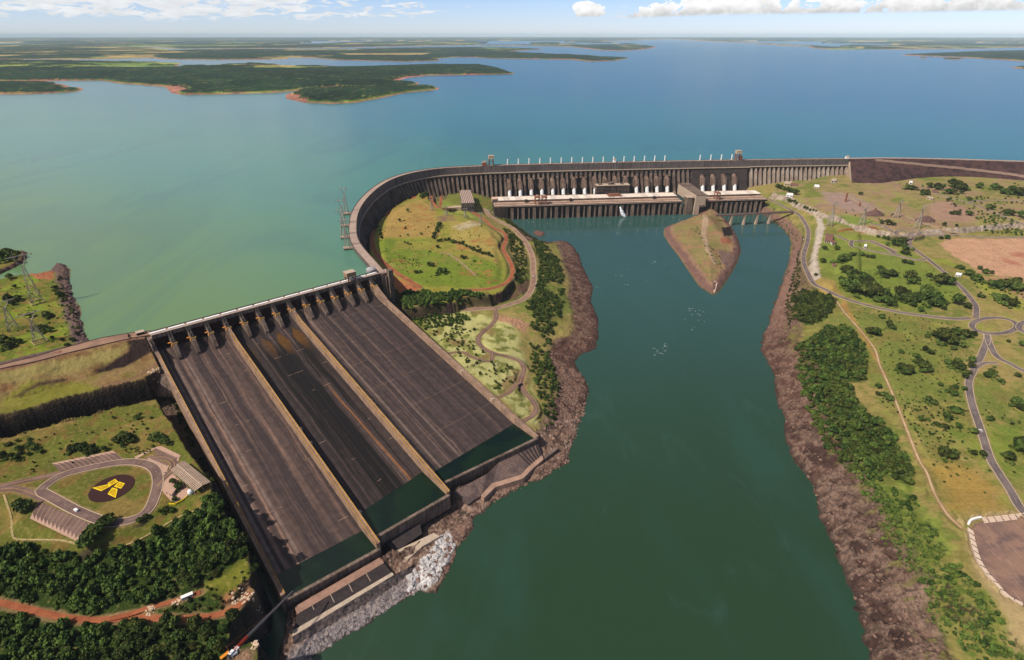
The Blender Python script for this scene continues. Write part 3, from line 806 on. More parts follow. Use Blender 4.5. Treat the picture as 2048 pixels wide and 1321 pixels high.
# river cliffs, shelves and beaches
nr = n25*.5 + n9*.5
rk = np.clip(shore_r + shore_l*1.0, 0, 1)
far_sh = smooth(560, 900, GY)
paint(rk, srgb(116,88,75)); paint(rk*smooth(.42,.56,nr), srgb(82,60,53)); paint(rk*smooth(.58,.68,mid)*.45, srgb(172,142,122)); paint(rk*smooth(.56,.44,fine)*smooth(.5,.4,mid)*.6, srgb(76,56,50)); paint(rk*smooth(.66,.80,ridge*.7+n4*.3)*.7, srgb(168,138,118)); paint(rk*smooth(.56,.66,n4)*.6, srgb(76,58,52)); paint(rk*smooth(5.5,1.0,H)*.7, srgb(62,48,44)); GR = np.where(rk > .3, GR*(1-rk)+.0*rk, GR)
paint(rk*far_sh*.3, srgb(130,88,72)); paint(rk*.22, srgb(44,32,28)); paint(rk*smooth(30,46,np.maximum(sdR, 0) + (n25-.5)*26)*smooth(.52,.60,n9)*(sdR > 0)*.8, srgb(120,112,62), .4)
pr_ = smooth(0,4,sdR)*(1-smooth(20,34,sdR+(n25-.5)*10))*smooth(900,1200,GY)
paint(pr_, srgb(142,108,92), .05)
isl = smooth(-1, 4, sdI)
paint(isl, srgb(158,124,98), .1); paint(isl*smooth(18, 30, sdI+(n25-.5)*20), srgb(146,126,82), .6); paint(isl*smooth(.5,.62,fine)*smooth(22,34,sdI)*.8, srgb(128,132,62), .6); paint(isl*smooth(.5,.6,fine*.5+mid*.5)*.8*smooth(12,24,sdI), srgb(162,118,92), .2)
paint(isl*(1-smooth(12,22,sdI+(n25-.5)*8)), srgb(130,96,86), .0)
m = masked(ISLET, 10); s_ = np.full(GX.shape, -9.); s_[m] = sdf(ISLET, GX[m], GY[m]); paint(smooth(-2, 1, s_), srgb(128,90,78), 0)
ap = pmask([(560,1215),(757,1098),(897,985),(1080,868),(1180,800),(1230,860),(1150,960),(1020,1030),(900,1200),(640,1340),(560,1340)], 3, 3, z=6)*(sdL > -6)
paint(ap, srgb(132,104,88), 0); paint(ap*smooth(.45,.58,n9), srgb(96,74,64), 0); paint(ap*smooth(.54,.62,n4)*.7, srgb(178,150,130), 0)
wr_ = ap*smooth(24, 14, sdL + (n9-.5)*12)*(GX < P(845,1160,3).x)
paint(wr_, srgb(160,146,140), 0); paint(wr_*smooth(.48,.6,n4), srgb(120,112,112), 0)
paint(pmask([(835,1130),(860,1100),(880,1075),(898,1070),(906,1085),(908,1105),(890,1120),(870,1160),(845,1180),(815,1195),(820,1150)], 3, 4, z=6), srgb(226,220,214), 0)
paint(pmask([(1630,430),(1634,452),(1630,480),(1622,515),(1618,545),(1626,562),(1642,556),(1634,512),(1645,478),(1650,455),(1641,436)], 2.5, 4, 12), srgb(206,188,168), .0)
# steep slopes show bare rock or dark earth
gv = np.gradient(H, axis=0)/np.gradient(GY, axis=0); gh = np.gradient(H, axis=1)/np.gradient(GX, axis=1)
SL = np.hypot(gv, gh)
st = smooth(.75, 1.25, SL)
paint(st*(rk < .4)*(isl < .5)*(SD_CUT < -10)*.85, np.where((n9 > .5)[..., None], srgb(64,52,44), srgb(86,70,58)), .05)
paint(smooth(.35, .7, SL)*smooth(-16,-8,SD_UPR)*smooth(16,8,SD_UPR), srgb(190,170,150), .0); paint(smooth(.35, .7, SL)*smooth(-16,-8,SD_UPR)*smooth(16,8,SD_UPR)*smooth(.5,.6,n9)*.6, srgb(120,100,86), .0)
paint(smooth(.6, 1.0, SL)*(SD_LOT > -16)*(SD_LOT < 2), srgb(176,152,106), .3)
paint(smooth(1.2, 0.0, H)*((SDL > -50) | (SDR > -50) | (sdI > -40)), srgb(70,58,48), 0)
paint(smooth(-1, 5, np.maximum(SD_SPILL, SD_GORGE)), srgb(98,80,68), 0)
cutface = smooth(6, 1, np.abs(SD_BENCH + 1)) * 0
tc_ = smooth(-7, -2, SD_TERR)*smooth(5, 1, SD_TERR)*(SL > .5); paint(tc_, srgb(44,36,32), 0)  # dark basalt of the cut cliff, deepened to carry its shade
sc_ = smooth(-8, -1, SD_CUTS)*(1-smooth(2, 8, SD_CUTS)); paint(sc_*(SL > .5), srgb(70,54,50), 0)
gc_ = smooth(-14, -6, SD_BENCH)*smooth(6, 1, SD_BENCH)*(SL > .6); paint(gc_, srgb(60,48,42), 0)  # gorge cliff rock painted darker for the shade it lies in
# paths and worn ground on the island
paint(pmask([(1406,428),(1418,440),(1412,470),(1420,500),(1436,530),(1428,530),(1410,500),(1402,470)], 2, 3)*isl, srgb(178,150,120), .1)
paint(pmask([(1436,500),(1462,505),(1470,520),(1455,535),(1440,525)], 4, 5)*isl, srgb(132,104,92), .1)
paint(pmask([(1443,455),(1462,455),(1466,470),(1448,474)], 2, 3)*isl, srgb(52,42,38), 0)
paint(pmask([(1440,478),(1462,480),(1462,488),(1444,487)], 2, 3)*isl, srgb(160,100,74), 0)
paint(smooth(-6, 0, SD_LOT), srgb(150,118,98), 0)

for nm, kd, L, w in ROADS:
    x0, y0 = L[:, :2].min(0)-20; x1, y1 = L[:, :2].max(0)+20; m = (GX > x0)&(GX < x1)&(GY > y0)&(GY < y1)
    d, _ = dline(np.vstack([L[::3], L[-1:]]), GX[m], GY[m]); o = np.zeros(GX.shape, np.float32)
    o[m] = (1-smooth(w/2+.8, w/2+3.6, d + (n9[m]-.5)*4))*.7
    paint(o, srgb(168,140,104) if kd in ("asphalt","tan") else srgb(160,128,90), .3)
V = np.stack([GX, GY, H], -1).reshape(-1, 3)
idx = np.arange(NROW*NCOL).reshape(NROW, NCOL)
Q = np.stack([idx[:-1,:-1], idx[:-1,1:], idx[1:,1:], idx[1:,:-1]], -1).reshape(-1, 4)
# drop what lies deep under either water
hq = np.maximum.reduce([H[:-1,:-1], H[:-1,1:], H[1:,1:], H[1:,:-1]]).ravel()
upq = SD_UP[:-1,:-1].ravel()
keepq = (hq > -9) & ~((upq > 30) & (hq < 105))
Q = Q[keepq]
used = np.zeros(len(V), bool); used[Q.ravel()] = True
remap = np.cumsum(used) - 1
def ground_material():
    t = NT("ground_cover"); p = t.pos()
    col = t.attr("Col").outputs["Color"]; gr = t.attr("grassy").outputs["Fac"]
    a = t.noise(p, 0.035, 5); b = t.noise(p, 0.22, 5, .6); c = t.noise(p, 1.1, 4, .65)
    f = t.math('ADD', t.math('MULTIPLY', t.rng(a,.3,.7,.72,1.25), .35), t.math('ADD', t.math('MULTIPLY', t.rng(b,.3,.7,.6,1.35), .40), t.math('MULTIPLY', t.rng(c,.3,.7,.5,1.4), .25)))
    k = t.scale_col(col, f)
    tanf = t.math('MULTIPLY', t.rng(b, .53, .66, 0, .40), gr)
    k = t.mix(tanf, k, tuple(srgb(170,146,92)*.85))
    drk = t.math('MULTIPLY', t.rng(c, .56, .70, 0, .55), gr)
    k = t.mix(drk, k, tuple(srgb(62,82,26)*.8))
    t.base(k)
    h = t.math('ADD', t.math('MULTIPLY', b, 1.2), t.math('MULTIPLY', c, .5))
    vo = t.node("ShaderNodeTexVoronoi"); vo.inputs["Scale"].default_value = .28; t.link(t.scaled(p, (1, .8, 1.6)), vo.inputs["Vector"])
    rockf = t.math('SUBTRACT', 1.0, t.rng(gr, .0, .35))
    h = t.math('ADD', h, t.math('MULTIPLY', t.math('MULTIPLY', vo.outputs["Distance"], rockf), 1.6))
    crk = t.math('MULTIPLY', t.rng(vo.outputs["Distance"], .0, .35, .55, 0), rockf)
    k = t.mix(crk, k, tuple(srgb(54,42,38)))
    t.base(k)
    t.bump(h, .7, 1.8)
    return t.set(.95, .1)
M_GROUND = ground_material()
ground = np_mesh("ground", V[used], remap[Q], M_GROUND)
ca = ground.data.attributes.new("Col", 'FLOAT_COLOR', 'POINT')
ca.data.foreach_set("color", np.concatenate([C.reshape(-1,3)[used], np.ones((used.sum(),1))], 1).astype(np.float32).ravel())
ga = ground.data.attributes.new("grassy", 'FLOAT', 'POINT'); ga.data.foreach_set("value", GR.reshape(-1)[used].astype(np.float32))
tag(ground, kind="structure")

# ------------------------------------------------------------------ far shores
def far_land():
    def pz(px): return PXY(px, 113.0)
    PN1 = [(-500,165),(0,163),(83,162.5),(203,161.5),(240,168),(330,174.5),(340,186),(363,190.5),(433,189.5),(546,186.5),(575,184),(600,181),(660,177),(780,182),(813,184.5),(800,178),(830,172),(842,166),(805,164),(800,160),(816.5,156),(860,151.5),(946,150.5),(1033,148.5),(1000,137),(963,130.5),(863,130),(747,134),(680,135),(633,132),(566,130.5),(500,126.5),(413,130.5),(350,133),(366,127),(316,124.5),(196,123.5),(150,120.5),(0,120.5),(-500,120.5)]
    PN0 = [(-500,193),(0,189.5),(60,189),(110,187),(150,184.5),(169,180),(160,175.5),(140,175),(128,170),(100,166),(0,165),(-500,166)]
    PN2 = [(569,190),(571,198),(609,206.5),(666,208.5),(713,206),(763,196.5),(813,186),(876.5,180),(877,176),(856,173),(800,174),(720,174),(640,177),(600,180)]
    B2 = [(-500,119.6),(150,119.6),(200,119),(306,116.5),(326,119),(433,120.5),(573,119),(579,116),(623,116.5),(679,121),(813,124),(886,122),(870,118),(913,115),(946,115),(980,117.5),(1139.6,120),(1179.5,123.8),(1236,122.3),(1262,116.5),(1243,116),(1146,110),(1046,106.5),(1020,103.5),(1086,99.3),(1060,98.3),(980,96),(760,97.8),(680,100),(566,100.5),(350,101),(310,96.8),(206,95.2),(150,96),(-500,100)]
    B3 = [(-500,99),(150,95),(206,94),(310,94.6),(350,98),(566,97.6),(680,96),(747,94.4),(913,91.2),(1063,92),(1146,94.6),(1199.5,101),(1239.5,102.6),(1281,100),(1314,96),(1279,90),(1213,85.5),(1190,84),(1320,80),(1300,78.6),(-500,78.6)]
    RF1 = [(1407,83),(1494,86.7),(1534.7,89),(1561.5,92),(1622,93.4),(1622,96.7),(1662,99.8),(1796.7,99.6),(1931,98.2),(2048,95.7),(2700,92),(2700,79),(1330,78.6)]
    RF2 = [(1800,111),(1864,113.5),(1931,116),(1985,119),(2048,123.4),(2500,150),(2500,100),(2048,102.8),(1964.7,104.2),(1864,108)]
    RF3 = [(1881,118.5),(1900,117.2),(1931,118.6),(1915,120)]; RF5 = [(1836,116.8),(1848,115.9),(1858,116.8),(1848,117.5)]
    RF4 = [(2011.7,136),(2048,138.4),(2500,165),(2500,120),(2048,131.5)]
    NR, NA = 780, 1100
    r = 3000.0 * (110000.0/3000.0) ** np.linspace(0, 1, NR); a = np.linspace(R(-56), R(52), NA)
    RR, AA = np.meshgrid(r, a, indexing='ij')
    X = RR*np.sin(AA); Y = RR*np.cos(AA)
    sd = np.full(X.shape, -1e9)
    # polygons in a log-polar chart, so that far shores keep their detail; distances are scaled back to metres
    def chart(p): return np.array([(math.atan2(q[0], q[1]), math.log(math.hypot(*q))) for q in p])
    wob = (fbm(AA*100, np.log(RR)*100, 9, 5, 90) - .5)
    inl = []
    for k, px in enumerate((PN1, PN0, PN2, B2, B3, RF1, RF2, RF3, RF4, RF5)):
        s = sdf(chart(pz(px)), AA, np.log(RR)) * RR
        s = s + wob * np.clip(RR*.010, 20, 500) * (0.5 if k in (0,1,2,7,9) else 1.0)
        inl.append(s); sd = np.maximum(sd, s)
    # the whole horizon is land beyond 60 km
    sd = np.maximum(sd, (RR - 72000 + wob*20000))
    # narrow arms of the lake between the far fields
    cut = fbm(X, Y*.45, 5200, 4, 95)
    arms = smooth(.565, .60, cut) * smooth(16000, 20000, RR) * (sd > 300) * (1 - smooth(45000, 60000, RR))
    f1 = fbm(X, Y, 2600, 5, 91); f2 = fbm(X, Y, 420, 4, 92); f3 = fbm(X, Y, 60, 3, 93)
    near = np.maximum.reduce([inl[0], inl[1], inl[2]])
    isnear = near > -50
    fields = np.floor(X/900 + f1*3) * 7.1 + np.floor(Y/1500 + f1*2) * 3.7
    fid = np.abs(np.sin(fields*12.9898)*43758.5) % 1.0
    wood = np.where(isnear, 1.0, smooth(.40, .47, f1*.6 + f2*.2 + fid*.2))
    wood = np.where((isnear) & (Y > 8200) & (X < -2600), smooth(.45, .55, f2), wood)
    wood = np.where((inl[6] > 0) | (inl[8] > 0) | (inl[7] > 0) | (inl[9] > 0), 1.0, wood)
    beachw = 22 + 110*smooth(.5, .75, f2) * np.where(isnear, 1.1, .7)
    wood = wood * smooth(beachw, beachw+30, sd)
    z = np.where(sd < 0, np.maximum(-6, sd*.05), np.minimum(sd*.03, 4) + smooth(60, 1500, sd)*(8 + 40*f1) + np.maximum(0, RR-15000)*.0011)
    z = z + wood*(sd > 10)*(9 + 10*f3 + 5*f2)
    z = np.where(arms > .5, -3, z)
    z = z + 113.0
    col = np.empty(X.shape+(3,), np.float32)
    fcol = np.where((fid > .55)[..., None], srgb(150,158,74), np.where((fid > .3)[..., None], srgb(116,138,66), srgb(174,150,92)))
    col[:] = fcol
    wcol = srgb(38,60,34)*(.45+.9*f3[..., None]) + np.where((f3*.5+vnoise(X/14, Y/40, 96)*.5 > .70)[..., None], srgb(120,104,44)*.5, 0)
    wcol = np.where((f2 > .60)[..., None], wcol*.72, wcol)
    col = np.where(isnear[..., None] & (wood < .5)[..., None] & (sd > 60)[..., None] & ~((Y > 8200) & (X < -2600))[..., None], wcol, col)
    col = col*(1-wood[..., None]) + wcol*wood[..., None]
    b = (1 - smooth(beachw*.8, beachw+10, sd)) * (sd > -40)
    bc = srgb(166,112,92)*(0.8+.4*f2[..., None])
    col = col*(1-b[..., None]) + bc*b[..., None]
    V = np.stack([X, Y, z], -1).reshape(-1, 3)
    idx = np.arange(NR*NA).reshape(NR, NA)
    Q = np.stack([idx[:-1,:-1], idx[1:,:-1], idx[1:,1:], idx[:-1,1:]], -1).reshape(-1, 4)
    mx = np.maximum.reduce([z[:-1,:-1], z[1:,:-1], z[1:,1:], z[:-1,1:]]).ravel()
    Q = Q[mx > 108.5]
    used = np.zeros(len(V), bool); used[Q.ravel()] = True; remap = np.cumsum(used)-1
    t = NT("far_country"); p = t.pos(); c = t.attr("Col").outputs["Color"]
    n = t.noise(p, .02, 5, .6); n2 = t.noise(p, .0012, 4)
    t.base(t.scale_col(c, t.math('MULTIPLY', t.rng(n,.3,.7,.6,1.4), t.rng(n2,.3,.7,.75,1.25))))
    o = np_mesh("far_shore", V[used], remap[Q], t.set(.95, .05))
    at = o.data.attributes.new("Col", 'FLOAT_COLOR', 'POINT')
    at.data.foreach_set("color", np.concatenate([col.reshape(-1,3)[used], np.ones((used.sum(),1))], 1).astype(np.float32).ravel())
    tag(o, kind="structure")
far_land()
# ================================================================== waters
def water_material(name, river):
    t = NT(name); p = t.pos()
    sep = t.node("ShaderNodeSeparateXYZ"); t.link(p, sep.inputs[0])
    x, y = sep.outputs[0], sep.outputs[1]
    w = t.noise(p, .0012, 4, .55, .8)
    w2 = t.noise(t.scaled(p, (.0035, .0012, 1)), 1.0, 5, .6, 1.2)
    if river:
        # dark green downstream, lighter and bluer near the powerhouse
        f = t.rng(t.math('ADD', y, t.math('MULTIPLY', w2, 300.0)), 560, 1500)
        c = t.mix(f, (.020,.047,.022), (.033,.082,.072))
        c = t.mix(t.rng(w2, .45, .62, 0, .45), c, (.024,.066,.048)); c = t.mix(t.rng(t.noise(t.scaled(p, (.012,.004,1)), 1.0, 5, .65, 1.5), .55, .70, 0, .22), c, (.045,.10,.085))
        t.link(t.rng(t.noise(t.scaled(p, (.006,.0025,1)), 1.0, 4, .6, .8), .38, .66, .06, .26), t.b.inputs["Roughness"])
        h = t.math('ADD', t.noise(p, .11, 4, .6), t.math('MULTIPLY', t.noise(p, .5, 3), .35))
        st, ds = .13, .7
    else:
        # turbid green by the spillway; bluer with distance, reflected sky mixed into the colour
        wx = t.math('ADD', x, t.math('MULTIPLY', t.math('SUBTRACT', w, .5), 900.0))
        d = t.math('ADD', t.math('MULTIPLY', wx, .50), t.math('MULTIPLY', y, .85))
        c = t.mix(t.rng(d, 380, 1150), (.108,.195,.078), (.060,.190,.148))
        c = t.mix(t.rng(d, 1300, 2700), c, (.027,.148,.165))
        c = t.mix(t.rng(d, 2600, 5200), c, (.015,.108,.168))
        c = t.mix(t.rng(w2, .46, .62, 0, .22), c, (.032,.10,.115))
        t.b.inputs["Roughness"].default_value = .24
        h = t.math('ADD', t.noise(t.scaled(p, (.05,.03,1)), 1.0, 4, .6), t.math('MULTIPLY', t.noise(p, .3, 3), .3))
        st, ds = .07, .8
    t.base(c); t.b.inputs["IOR"].default_value = 1.33; t.b.inputs["Specular IOR Level"].default_value = .36 if river else .24
    n = t.node("ShaderNodeBump"); n.inputs["Strength"].default_value = st; n.inputs["Distance"].default_value = ds
    t.link(h, n.inputs["Height"]); t.link(n.outputs[0], t.b.inputs["Normal"])
    return t.m
M_RIVER = water_material("river_water", True); M_RES = water_material("reservoir_water", False)
def flat(name, poly, z, mat):
    from mathutils.geometry import tessellate_polygon
    tri = tessellate_polygon([[Vector((p[0], p[1], 0)) for p in poly]])
    me = bpy.data.meshes.new(name); me.from_pydata([(p[0], p[1], z) for p in poly], [], [tuple(t) for t in tri]); me.materials.append(mat)
    bm = bmesh.new(); bm.from_mesh(me)
    for f in bm.faces:
        if f.normal.z < 0: f.normal_flip()
    bm.to_mesh(me); bm.free()
    o = bpy.data.objects.new(name, me); COL.objects.link(o); return o
rp = [(-900,150),(1700,150),(1900,900),(1500,2075),(-330,2075),(-150,1500),(0,1150),(-150,800),(-700,500)]
tag(flat("river_water", rp, 0.0, M_RIVER), kind="structure")
up = [(-130000, 125000), (-130000, 30000), (-30000, 3000), (-2600, 900), (LROAD[0][0]-500, LROAD[0][1]-150)] + [(p[0] - E2.x*2, p[1] - E2.y*2) for p in LROAD[:-1]] + [tuple(SW(6, -12, 0))[:2], tuple(SW(DECK_L - 16, -12, 0))[:2]] + [(p[0], p[1]) for p in CREST[1:]] + [(p[0], p[1]+4) for p in RF_CREST[1:]] + [(5000, RF_CREST[-1][1]-100), (40000, 3000), (130000, 30000), (130000, 125000)]
tag(flat("reservoir_water", up, ZR, M_RES), kind="structure")
# ================================================================== the air
def haze():
    b = MB(); b.hexa([(-150000,-3000,-14),(150000,-3000,-14),(150000,135000,-14),(-150000,135000,-14),(-150000,-3000,700),(150000,-3000,700),(150000,135000,700),(-150000,135000,700)])
    m = bpy.data.materials.new("haze_air"); m.use_nodes = True; t = m.node_tree
    t.nodes.remove(t.nodes["Principled BSDF"])
    v = t.nodes.new("ShaderNodeVolumePrincipled"); v.inputs["Color"].default_value = (.74,.90,1.0,1); v.inputs["Density"].default_value = 1.25e-5; v.inputs["Anisotropy"].default_value = -0.2
    t.links.new(v.outputs[0], t.nodes["Material Output"].inputs["Volume"])
    tag(b.build("haze", m), kind="stuff")
haze()
# ================================================================== the dam
M_CONC = mat_weathered("weathered_concrete", tuple(srgb(146,124,108)), .32, .03, .45, tuple(srgb(104,84,74)))  # base colour lowered to deepen the dam's shadowed faces
M_CONC_D = mat_weathered("stained_shade_concrete", tuple(srgb(84,70,64)), .32, .03, .5, tuple(srgb(60,49,45)))  # shade of the recesses put into the colour, under real stains and streaks
M_CONC_B = mat_weathered("crest_concrete", tuple(srgb(124,112,108)), .22, .02, .4, tuple(srgb(100,90,88)))  # greyed to carry the grazing light on the vertical crest band
M_CONC_W = mat_weathered("sunlit_rib_concrete", tuple(srgb(196,176,158)), .22, .03, .3, tuple(srgb(160,138,122)))  # whole rib lightened to carry its sunlit edges
M_HOOD = mat_weathered("brown_hood_concrete", tuple(srgb(150,122,104)), .25, .05, .3, tuple(srgb(112,88,76)))
M_CONC_L = mat_weathered("pale_concrete", tuple(srgb(206,184,160)), .18, .05, .12, tuple(srgb(188,162,138)))
M_DECK = mat_weathered("tan_deck", tuple(srgb(226,190,164,.88)), .16, .05, 0, tuple(srgb(200,166,144)))
M_WHITE = mat_weathered("white_paint", tuple(srgb(245,242,238,.86)), .06, .2)
M_DARK = mat_weathered("dark_steel", tuple(srgb(58,52,50)), .25, .2)
M_RUST = mat_weathered("rusty_red_steel", tuple(srgb(150,92,68)), .25, .2)
M_GLASS = mat_weathered("dark_glass", tuple(srgb(52,54,58)), .2, .3, rough=.3)
M_YEL = mat_weathered("yellow_paint", tuple(srgb(236,186,60)), .15, .3)
M_ORANGE = mat_weathered("orange_paint", tuple(srgb(240,150,40)), .12, .3)
M_ROADTOP = mat_weathered("worn_crest_paving", tuple(srgb(190,164,146)), .2, .06, 0, tuple(srgb(164,140,126)))

def sdir(L, i):
    a = L[max(0, i-1)]; b = L[min(len(L)-1, i+1)]
    d = Vector((b[0]-a[0], b[1]-a[1], 0)).normalized()
    return d, Vector((d.y, -d.x, 0))     # along, downstream (to the right of travel = towards the river)

CC = CREST_C
ND = len(CC)
ARCL = [Vector((p[0], p[1], 0)) for p in CC]
DIRS = [sdir(CC, i) for i in range(ND)]
PXX = [project((p[0], p[1], ZC)) for p in CC]
# index ranges of the three dams
i_main = next(i for i in range(ND) if PXX[i][0] > 1004 and CC[i][1] > 1900)
i_wing = next(i for i in range(ND) if PXX[i][0] > 1494 and CC[i][1] > 1900)
def at(i, off, z):
    k = int(math.floor(i)); k = min(max(k, 0), ND-2); f = i - k
    p = ARCL[k].lerp(ARCL[k+1], f); n = DIRS[k][1].lerp(DIRS[k+1][1], f).normalized()
    return Vector((p.x + n.x*off, p.y + n.y*off, z))
def foot_z(i):
    q = at(i, 46, 0)
    if i >= i_main and i < i_wing: return 14.0
    return min(hz(q.x, q.y), 64) - 4
def sweep(mb, i0, i1, prof, step=1.0, mi=0):
    """prof: function of index -> closed list of (offset, z)"""
    ii = list(np.arange(i0, i1 + 1e-6, step)); rows = [[at(i, o, z) for o, z in prof(i)] for i in ii]
    n = len(rows[0]); v = [p for r in rows for p in r]; f = []
    for a in range(len(rows)-1):
        for k in range(n):
            f.append((a*n+k, a*n+(k+1) % n, (a+1)*n+(k+1) % n, (a+1)*n+k))
    f.append(tuple(range(n))); f.append(tuple(range(len(v)-1, len(v)-n-1, -1)))
    mb.add(v, f, mi)

# penstocks on the main dam
PEN_X = [1018.6,1040,1062,1083,1105,1126,1147.5,1168.6,1189.5,1210,1230,1251,1272,1293,1313,1333.5,1404,1425,1447,1468]
def dam_section(name, i0, i1, label, batter, zband, fins=True, skip=lambda i: False, forward=lambda i: 0.0):
    mid = at((i0+i1)/2, 0, 40)
    T = empty(name, (mid.x, mid.y, 40), label, "dam")
    b = MB(); sweep(b, i0, i1, lambda i: [(-5, 70), (13, zband), (13, ZC-1.2), (-5, ZC-1.2)]); b.build("crest_wall", M_CONC_B, T)
    b = MB(); sweep(b, i0, i1, lambda i: [(-4, ZC-1.2), (12, ZC-1.2), (12, ZC), (-4, ZC)]); b.build("crest_road", M_ROADTOP, T)
    b = MB()
    for o in (-5.2, 12.4): sweep(b, i0, i1, lambda i: [(o, ZC-1.0), (o+.6, ZC-1.0), (o+.6, ZC+1.2), (o, ZC+1.2)])
    b.build("parapet", M_CONC, T)
    b = MB(); sweep(b, i0, i1, lambda i: [(12.8, zband-2.2), (17.5, zband-2.2), (17.5, zband+.2), (12.8, zband+.2)]); b.build("ledge", M_CONC_L, T)
    b = MB()
    sweep(b, i0, i1, lambda i: [(-5, foot_z(i)), (max(6, 13 + batter*(zband-foot_z(i)) - (22 if forward(i) == 0 else 2)), foot_z(i)), (4 + forward(i)*1.0, zband-2.3), (-5, zband-2.3)], .5)
    b.build("face_slab", M_CONC_D, T)
    if fins:
        for i in range(int(math.ceil(i0)), int(i1)):
            c = i + .5
            if c > i1 or skip(c): continue
            fz = foot_z(c) - 1
            if name == 'main_dam' and min(abs(project(at(c, 30, 60))[0] - x_) for x_ in PEN_X) < 7.2: fz = 73
            d, n = DIRS[i]
            o = at(c, 0, 0)
            fb = MB()
            zt = zband - 2.4; zs = zband - 17
            ft = 13.5; fs = 13.5 + batter*(zt-zs) ; ff = 13.5 + batter*(zt-fz)
            w0, w1 = 2.0, 3.5
            def q(off, s, z): return o + n*off + d*s + Vector((0,0,z))
            v = [q(3,-w1,fz), q(3,w1,fz), q(ff,w1,fz), q(ff,-w1,fz),
                 q(3,-w1,zs), q(3,w1,zs), q(fs,w1,zs), q(fs,-w1,zs),
                 q(3,-w0,zt), q(3,w0,zt), q(ft,w0,zt), q(ft,-w0,zt)]
            f = [(0,1,2,3),(11,10,9,8)] + [(a, a+4, (a+1)%4+4, (a+1)%4) for a in range(4)] + [(a+4, a+8, (a+1)%4+8, (a+1)%4+4) for a in range(4)]
            fb.add(v, f); fb.build("buttress", M_CONC_W if name == "buttress_dam" else M_CONC, T)
    return T

solid = lambda i: 1382 < project(at(i, 0, ZC))[0] < 1497
ARC = dam_section("curved_dam", 0, i_main, "dark curved concrete dam with buttresses sweeping round the grassy plateau", .46, 99)
MAIN = dam_section("main_dam", i_main, i_wing, "long straight concrete dam with white penstocks behind the powerhouse", .46, 99, skip=solid, forward=lambda i: 9.0 if solid(i) else 0.0)
WING = dam_section("buttress_dam", i_wing, ND-1, "pale ribbed buttress dam between the penstock dam and the dark rockfill slope", .40, 101)

def index_for_px(x, off, z):
    lo, hi = float(i_main) - 2, float(ND-1)
    for _ in range(40):
        m = (lo+hi)/2
        if project(at(m, off, z))[0] < x: lo = m
        else: hi = m
    return lo
for x in PEN_X:
    i = index_for_px(x, 40, 45)
    k = min(int(i), ND-2); d, n = DIRS[k]
    o = at(i, 0, 0)
    def q(off, s, z): return o + n*off + d*s + Vector((0,0,z))
    hb = MB()
    # concrete hood: a tall rounded casing leaning on the face
    rows = []
    for z, f0, f1, w in ((78, 20, 25, 3.6), (75, 20, 31, 5.8), (68, 20, 38, 6.6), (56, 20, 45, 6.8), (42, 20, 52, 7.0)):
        rows.append([q(f0,-w,z), q(f0,w,z), q(f1-2,w,z), q(f1,w*.55,z), q(f1,-w*.55,z), q(f1-2,-w,z)])
    v = [p for r in rows for p in r]; m_ = 6
    f = [tuple(range(m_)), tuple(range(len(v)-1, len(v)-m_-1, -1))]
    for a in range(len(rows)-1):
        for b_ in range(m_): f.append((a*m_+b_, (a+1)*m_+b_, (a+1)*m_+(b_+1)%m_, a*m_+(b_+1)%m_))
    hb.add(v, f)
    hood = hb.build("penstock", M_HOOD, MAIN)
    pb = MB()
    pb.tube(q(46,0,42.5), q(58,0,17), 6.3, n=16)
    pb.tube(q(50.5,0,33), q(51.5,0,31), 6.7, n=16); pb.tube(q(54.5,0,25), q(55.5,0,23), 6.7, n=16)
    pb.build("white_pipe", M_WHITE, hood)
    wb = MB(); wb.tube(q(38,-7.2,70), q(51,-7.2,44), .9); wb.tube(q(38,7.2,70), q(51,7.2,44), .9)
    wb.build("hood_rib", M_CONC, hood)
# catwalk beams strung between some hoods
for xa, xb, z in ((968,1032,84),(1100,1126,88),(1150,1178,85),(1262,1290,90),(1300,1333,88),(1396,1420,90),(1440,1462,92)):
    ia = index_for_px(xa, 30, z) if xa > 1010 else i_main - 4; ib = index_for_px(xb, 30, z)
    bm_ = MB()
    for t in np.linspace(ia, ib, 6)[:-1]:
        pass
    p0, p1 = at(ia, 29, z), at(ib, 29, z)
    bm_.tube(p0, p1, 1.3, n=4); bm_.tube(p0+Vector((0,0,3)), p1+Vector((0,0,3)), .5, n=4)
    for t in np.linspace(0, 1, 7): c = p0.lerp(p1, t); bm_.tube(c, c+Vector((0,0,3)), .4, n=4)
    bm_.build("catwalk", M_DARK, MAIN)

# white vent pipes standing on the crest
VENT_X = [1015.4,1037,1058.3,1080,1101,1122.6,1143.7,1165,1185.7,1206.6,1227,1248,1268.5,1289,1309.3,1329.6,1400,1421.5,1442.6,1463.5]
for k, x in enumerate(VENT_X):
    i = index_for_px(x, 0, ZC); p = at(i, -2.0, ZC)
    b = MB(); b.tube(p, p + Vector((0,0,18)), 1.9, n=10); b.tube(p + Vector((0,0,17.2)), p + Vector((0,0,19)), 2.3, n=10)
    o = b.build("vent_pipe", M_WHITE, loc=p)
    base = MB(); base.box((p.x, p.y), 3.2, 2.6, ZC-.2, ZC+1.4, DIRS[min(int(i), ND-1)][0][:2]); base.build("plinth", M_CONC_L, o)
    tag(o, f"white vent pipe, {['first','second','third','fourth','fifth','sixth','seventh','eighth','ninth','tenth','eleventh','twelfth','thirteenth','fourteenth','fifteenth','sixteenth','seventeenth','eighteenth','nineteenth','last'][k]} from the pale portal crane along the dam crest", "vent pipe", "white vent pipes along the crest of the main dam")

